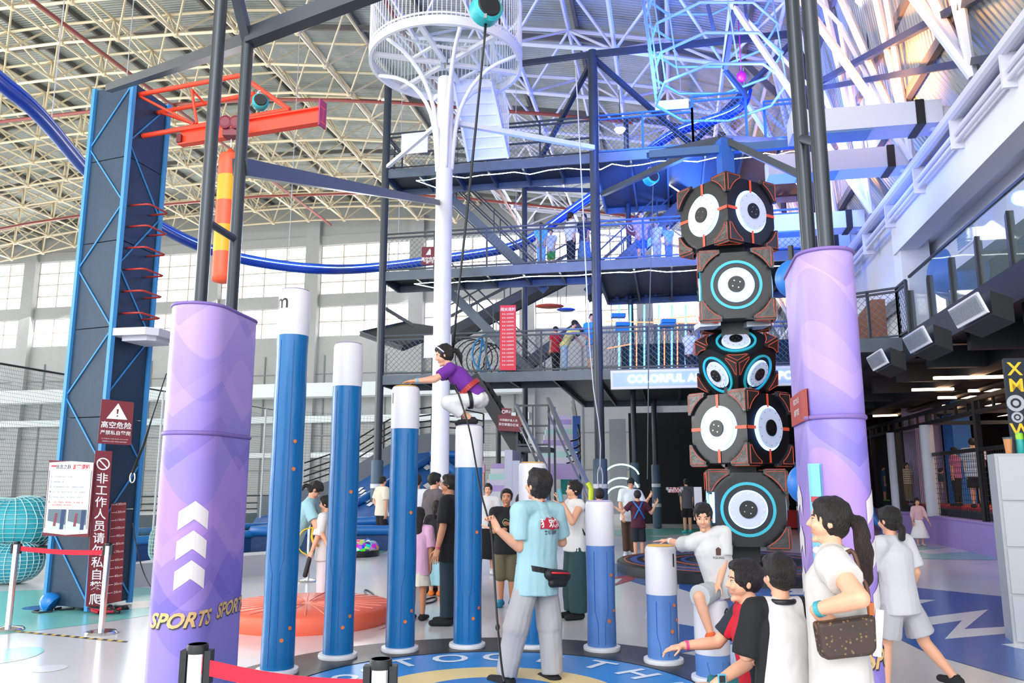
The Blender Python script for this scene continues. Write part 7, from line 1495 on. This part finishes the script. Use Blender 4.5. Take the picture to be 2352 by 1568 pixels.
b_ = MB(); c_ = p['J'][-1]['w'] + V((-.02, -.02, -.08)); b_.cap(c_, c_ + V((-.05, 0, -.22)), .02, .022, sx=1.5, side=(1, 0, 0)); b_.obj('black_strap_end', black, p['root'], smooth=True)
p = person('man in white shirt and brown trousers bowing his head over a boy', g0(1447, 1278), 172, 1.72, dict(c='#dfe6ea', s=.8, hem=.05, loose=1.5), dict(c='#4a3426', len=.95, flare=1.2), q=3, hp=-30, tu=(.08, -.1, 1), aL=((.3, -.3, -.8), (.3, -.5, .6)), aR=((-.2, -.1, -1), (.1, -.4, -.8)), shoes='#d9dde2')
p = person('boy in maroon tee with blue straps on his back, arms spread', g0(1468, 1285), 4, 1.42, dict(c='#4f1c30', s=.7, hem=.04, loose=1.4), dict(c='#1c232c', t='shorts', len=.5, flare=1.4), hs=1.15, q=3, face=False, aL=((-.7, .1, -.7), (-.75, .1, .5)), aR=((.55, .1, -.75), (.45, -.1, .85)), shoes='#17181b')
b_ = MB(); o = p['shc'] - p['F'] * .13
for sd in (-1, 1): b_.path([p['shc'] + p['X'] * sd * .1 + V((0, -.05, .05)), o + V((0, -.01, -.1)), p['waist'] - p['F'] * .13 + p['X'] * -sd * .11], .016, 6)
b_.obj('blue_straps', sm('strap blue', '#1b78c8'), p['root'], smooth=True)
person('boy in dark top whose head shows behind the third pillar', atY(1378, 13.4), 10, 1.50, dict(c='#1b2028'), dict(c='#22262e'), hs=1.1, q=3, face=False)
person('man in grey tee and black shorts seen from behind, left of the lowest cube', g0(1580, 1224), 6, 1.74, dict(c='#5b5c63', s=.8, hem=.05, loose=1.6), dict(c='#15161a', t='shorts', len=.45, flare=1.3), q=3, face=False, shoes='#27b3b8')
person('man in pale teal shirt and white trousers behind the lowest cube on the right', atY(1803, 29), 92, 1.70, dict(c='#9fd3dc', s=.7), dict(c='#d9d9de'), q=3, face=False)
p = person('little girl in white dress and pink cardigan walking on the far floor', atY(2110, 21.3, .6), 172, 1.18, dict(c='#e3b8c4', s=1.4, hem=-.06), dict(c='#f2f1f6', t='skirt', len=.72, flare=1.75), sex='f', hs=1.25, q=3, hair='low', aL=((.3, -.1, -1), (.25, -.3, -.8)), aR=((-.25, -.1, -1), (-.1, -.3, -.8)), shoes='#b8b0b0')
TZ = .97
person('man in white plaid shirt and black shorts standing on the trampolines with his back turned', atY(2240, 20.9, 1.8), -20, 1.78, dict(c='#cfdcea', s=.8, hem=.06, loose=2.0, c2='#a3b5cf', mode='stripes'), dict(c='#17181d', t='shorts', len=.46, flare=1.4), q=3, z0=TZ, face=False, wid=1.1)
person('person in pink striped top and black trousers beside the plaid shirt man', atY(2196, 22.5, 1.8), 30, 1.62, dict(c='#c07aa8', s=.8, c2='#a3648f', mode='stripes'), dict(c='#15161a'), sex='f', q=3, z0=TZ, face=False)
person('boy in patterned white tee and camouflage trousers on the trampolines, arm raised', atY(2084, 26, 1.8), 175, 1.25, dict(c='#d9d2cc', s=.7, c2='#8f8a70', mode='stripes'), dict(c='#8a7f5e'), hs=1.15, q=3, z0=TZ, aR=((-.5, 0, .5), (-.2, 0, 1)))
person('child in dark blue outfit on the trampolines next to the first white post pad', atY(2029, 28.5, 1.8), -100, 1.24, dict(c='#1f4f86'), dict(c='#1f4f86', t='shorts', len=.5), hs=1.15, q=3, z0=TZ, shoes='#6fc23a')
person('child in dark teal top and white sleeves bending on the trampolines', atY(2140, 24.5, 1.6), -80, 1.15, dict(c='#1e3f46', s=.9), dict(c='#1b2a33'), hs=1.15, q=3, z0=TZ, tu=(.6, -.1, .75), face=False)
# --- visitors on the upper decks
def dk(px, v, z): r_ = ray(px, 600); c = hv(px, 600 if z > 7 else 850, v); return (c.x, c.y)
DKP = [('boy in pale teal pyjamas at the middle deck railing', 1243, 22.75, Z2, 1.42, 178, dict(c='#6cc3cf', s=.7), dict(c='#7fb4d8', len=.9), 'm'),
       ('child in white tee and green shorts behind the teal boy on the middle deck', 1266, 23.2, Z2, 1.34, 160, dict(c='#d4dce8'), dict(c='#3f9f3a', t='shorts', len=.45), 'm'),
       ('woman in white shirt and black trousers standing on the middle deck', 1312, 22.85, Z2, 1.72, -60, dict(c='#e0e1e6', s=1.3), dict(c='#15161b', flare=1.3), 'f'),
       ('woman in navy top and long grey blue skirt on the middle deck', 1343, 22.9, Z2, 1.66, 150, dict(c='#2a3a66', s=.8), dict(c='#5b7fae', t='skirt', len=.9, flare=1.2), 'f'),
       ('person in pale pink shirt and blue shorts on the middle deck right of the post', 1475, 22.9, Z2, 1.62, 170, dict(c='#c9a9d8', s=.8, loose=1.8), dict(c='#2a5fb5', t='shorts', len=.42), 'm'),
       ('child in white top beside the pink shirted person', 1510, 23.1, Z2, 1.36, 140, dict(c='#d6dcf0', s=.8), dict(c='#c5cbe0'), 'm'),
       ('child in pale blue tee leaning at the middle deck right of the child in white', 1537, 23.0, Z2, 1.2, 190, dict(c='#8fc0e0'), dict(c='#6f92b8'), 'm'),
       ('tall person in blue tee standing on the lowest deck beside the middle post', 1362, 23.0, Z1, 1.78, 170, dict(c='#2f97d0', s=.8), dict(c='#9fb0bc', t='shorts', len=.5), 'm'),
       ('child in red top next to the yellow tee on the lowest deck', 1277, 23.3, Z1, 1.5, 40, dict(c='#d22b3a'), dict(c='#1b1d22'), 'm'),
       ('boy in white tee behind the lowest deck net left of the totem', 1586, 24.5, Z1, 1.5, 150, dict(c='#e4e8ee'), dict(c='#2a3038', t='shorts', len=.5), 'm')]
for lab, px, v, z, H_, yw, tp_, bt_, sx in DKP: person(lab, dk(px, v, z), yw, H_, tp_, bt_, sex=sx, hs=1.05, q=3, z0=z, aL=((-.12, -.1, -1), (-.1, -.4, -.8)), aR=((.12, -.1, -1), (.1, -.4, -.8)) if yw > 90 else (DN, DN), hair='low' if sx == 'f' else 'short')
person('person in yellow tee and pale jeans bending forward on the lowest deck', dk(1296, 22.8, Z1), -75, 1.64, dict(c='#e3d77c', s=.7), dict(c='#a9bfd8', flare=1.4), sex='f', hs=1.05, q=3, z0=Z1, tu=(.45, -.1, .85), hp=-30, face=False, aL=((.5, -.1, -.8), (.6, 0, -.7)), aR=((.7, 0, -.3), (.8, -.1, -.5)))
person('woman in pink floral top walking on the striped stairs', atY(1104, 22.4, 1.4), -60, 1.5, dict(c='#d4a6b8', s=.8), dict(c='#d9d4d8'), sex='f', q=3, z0=.85, hair='low', face=False)
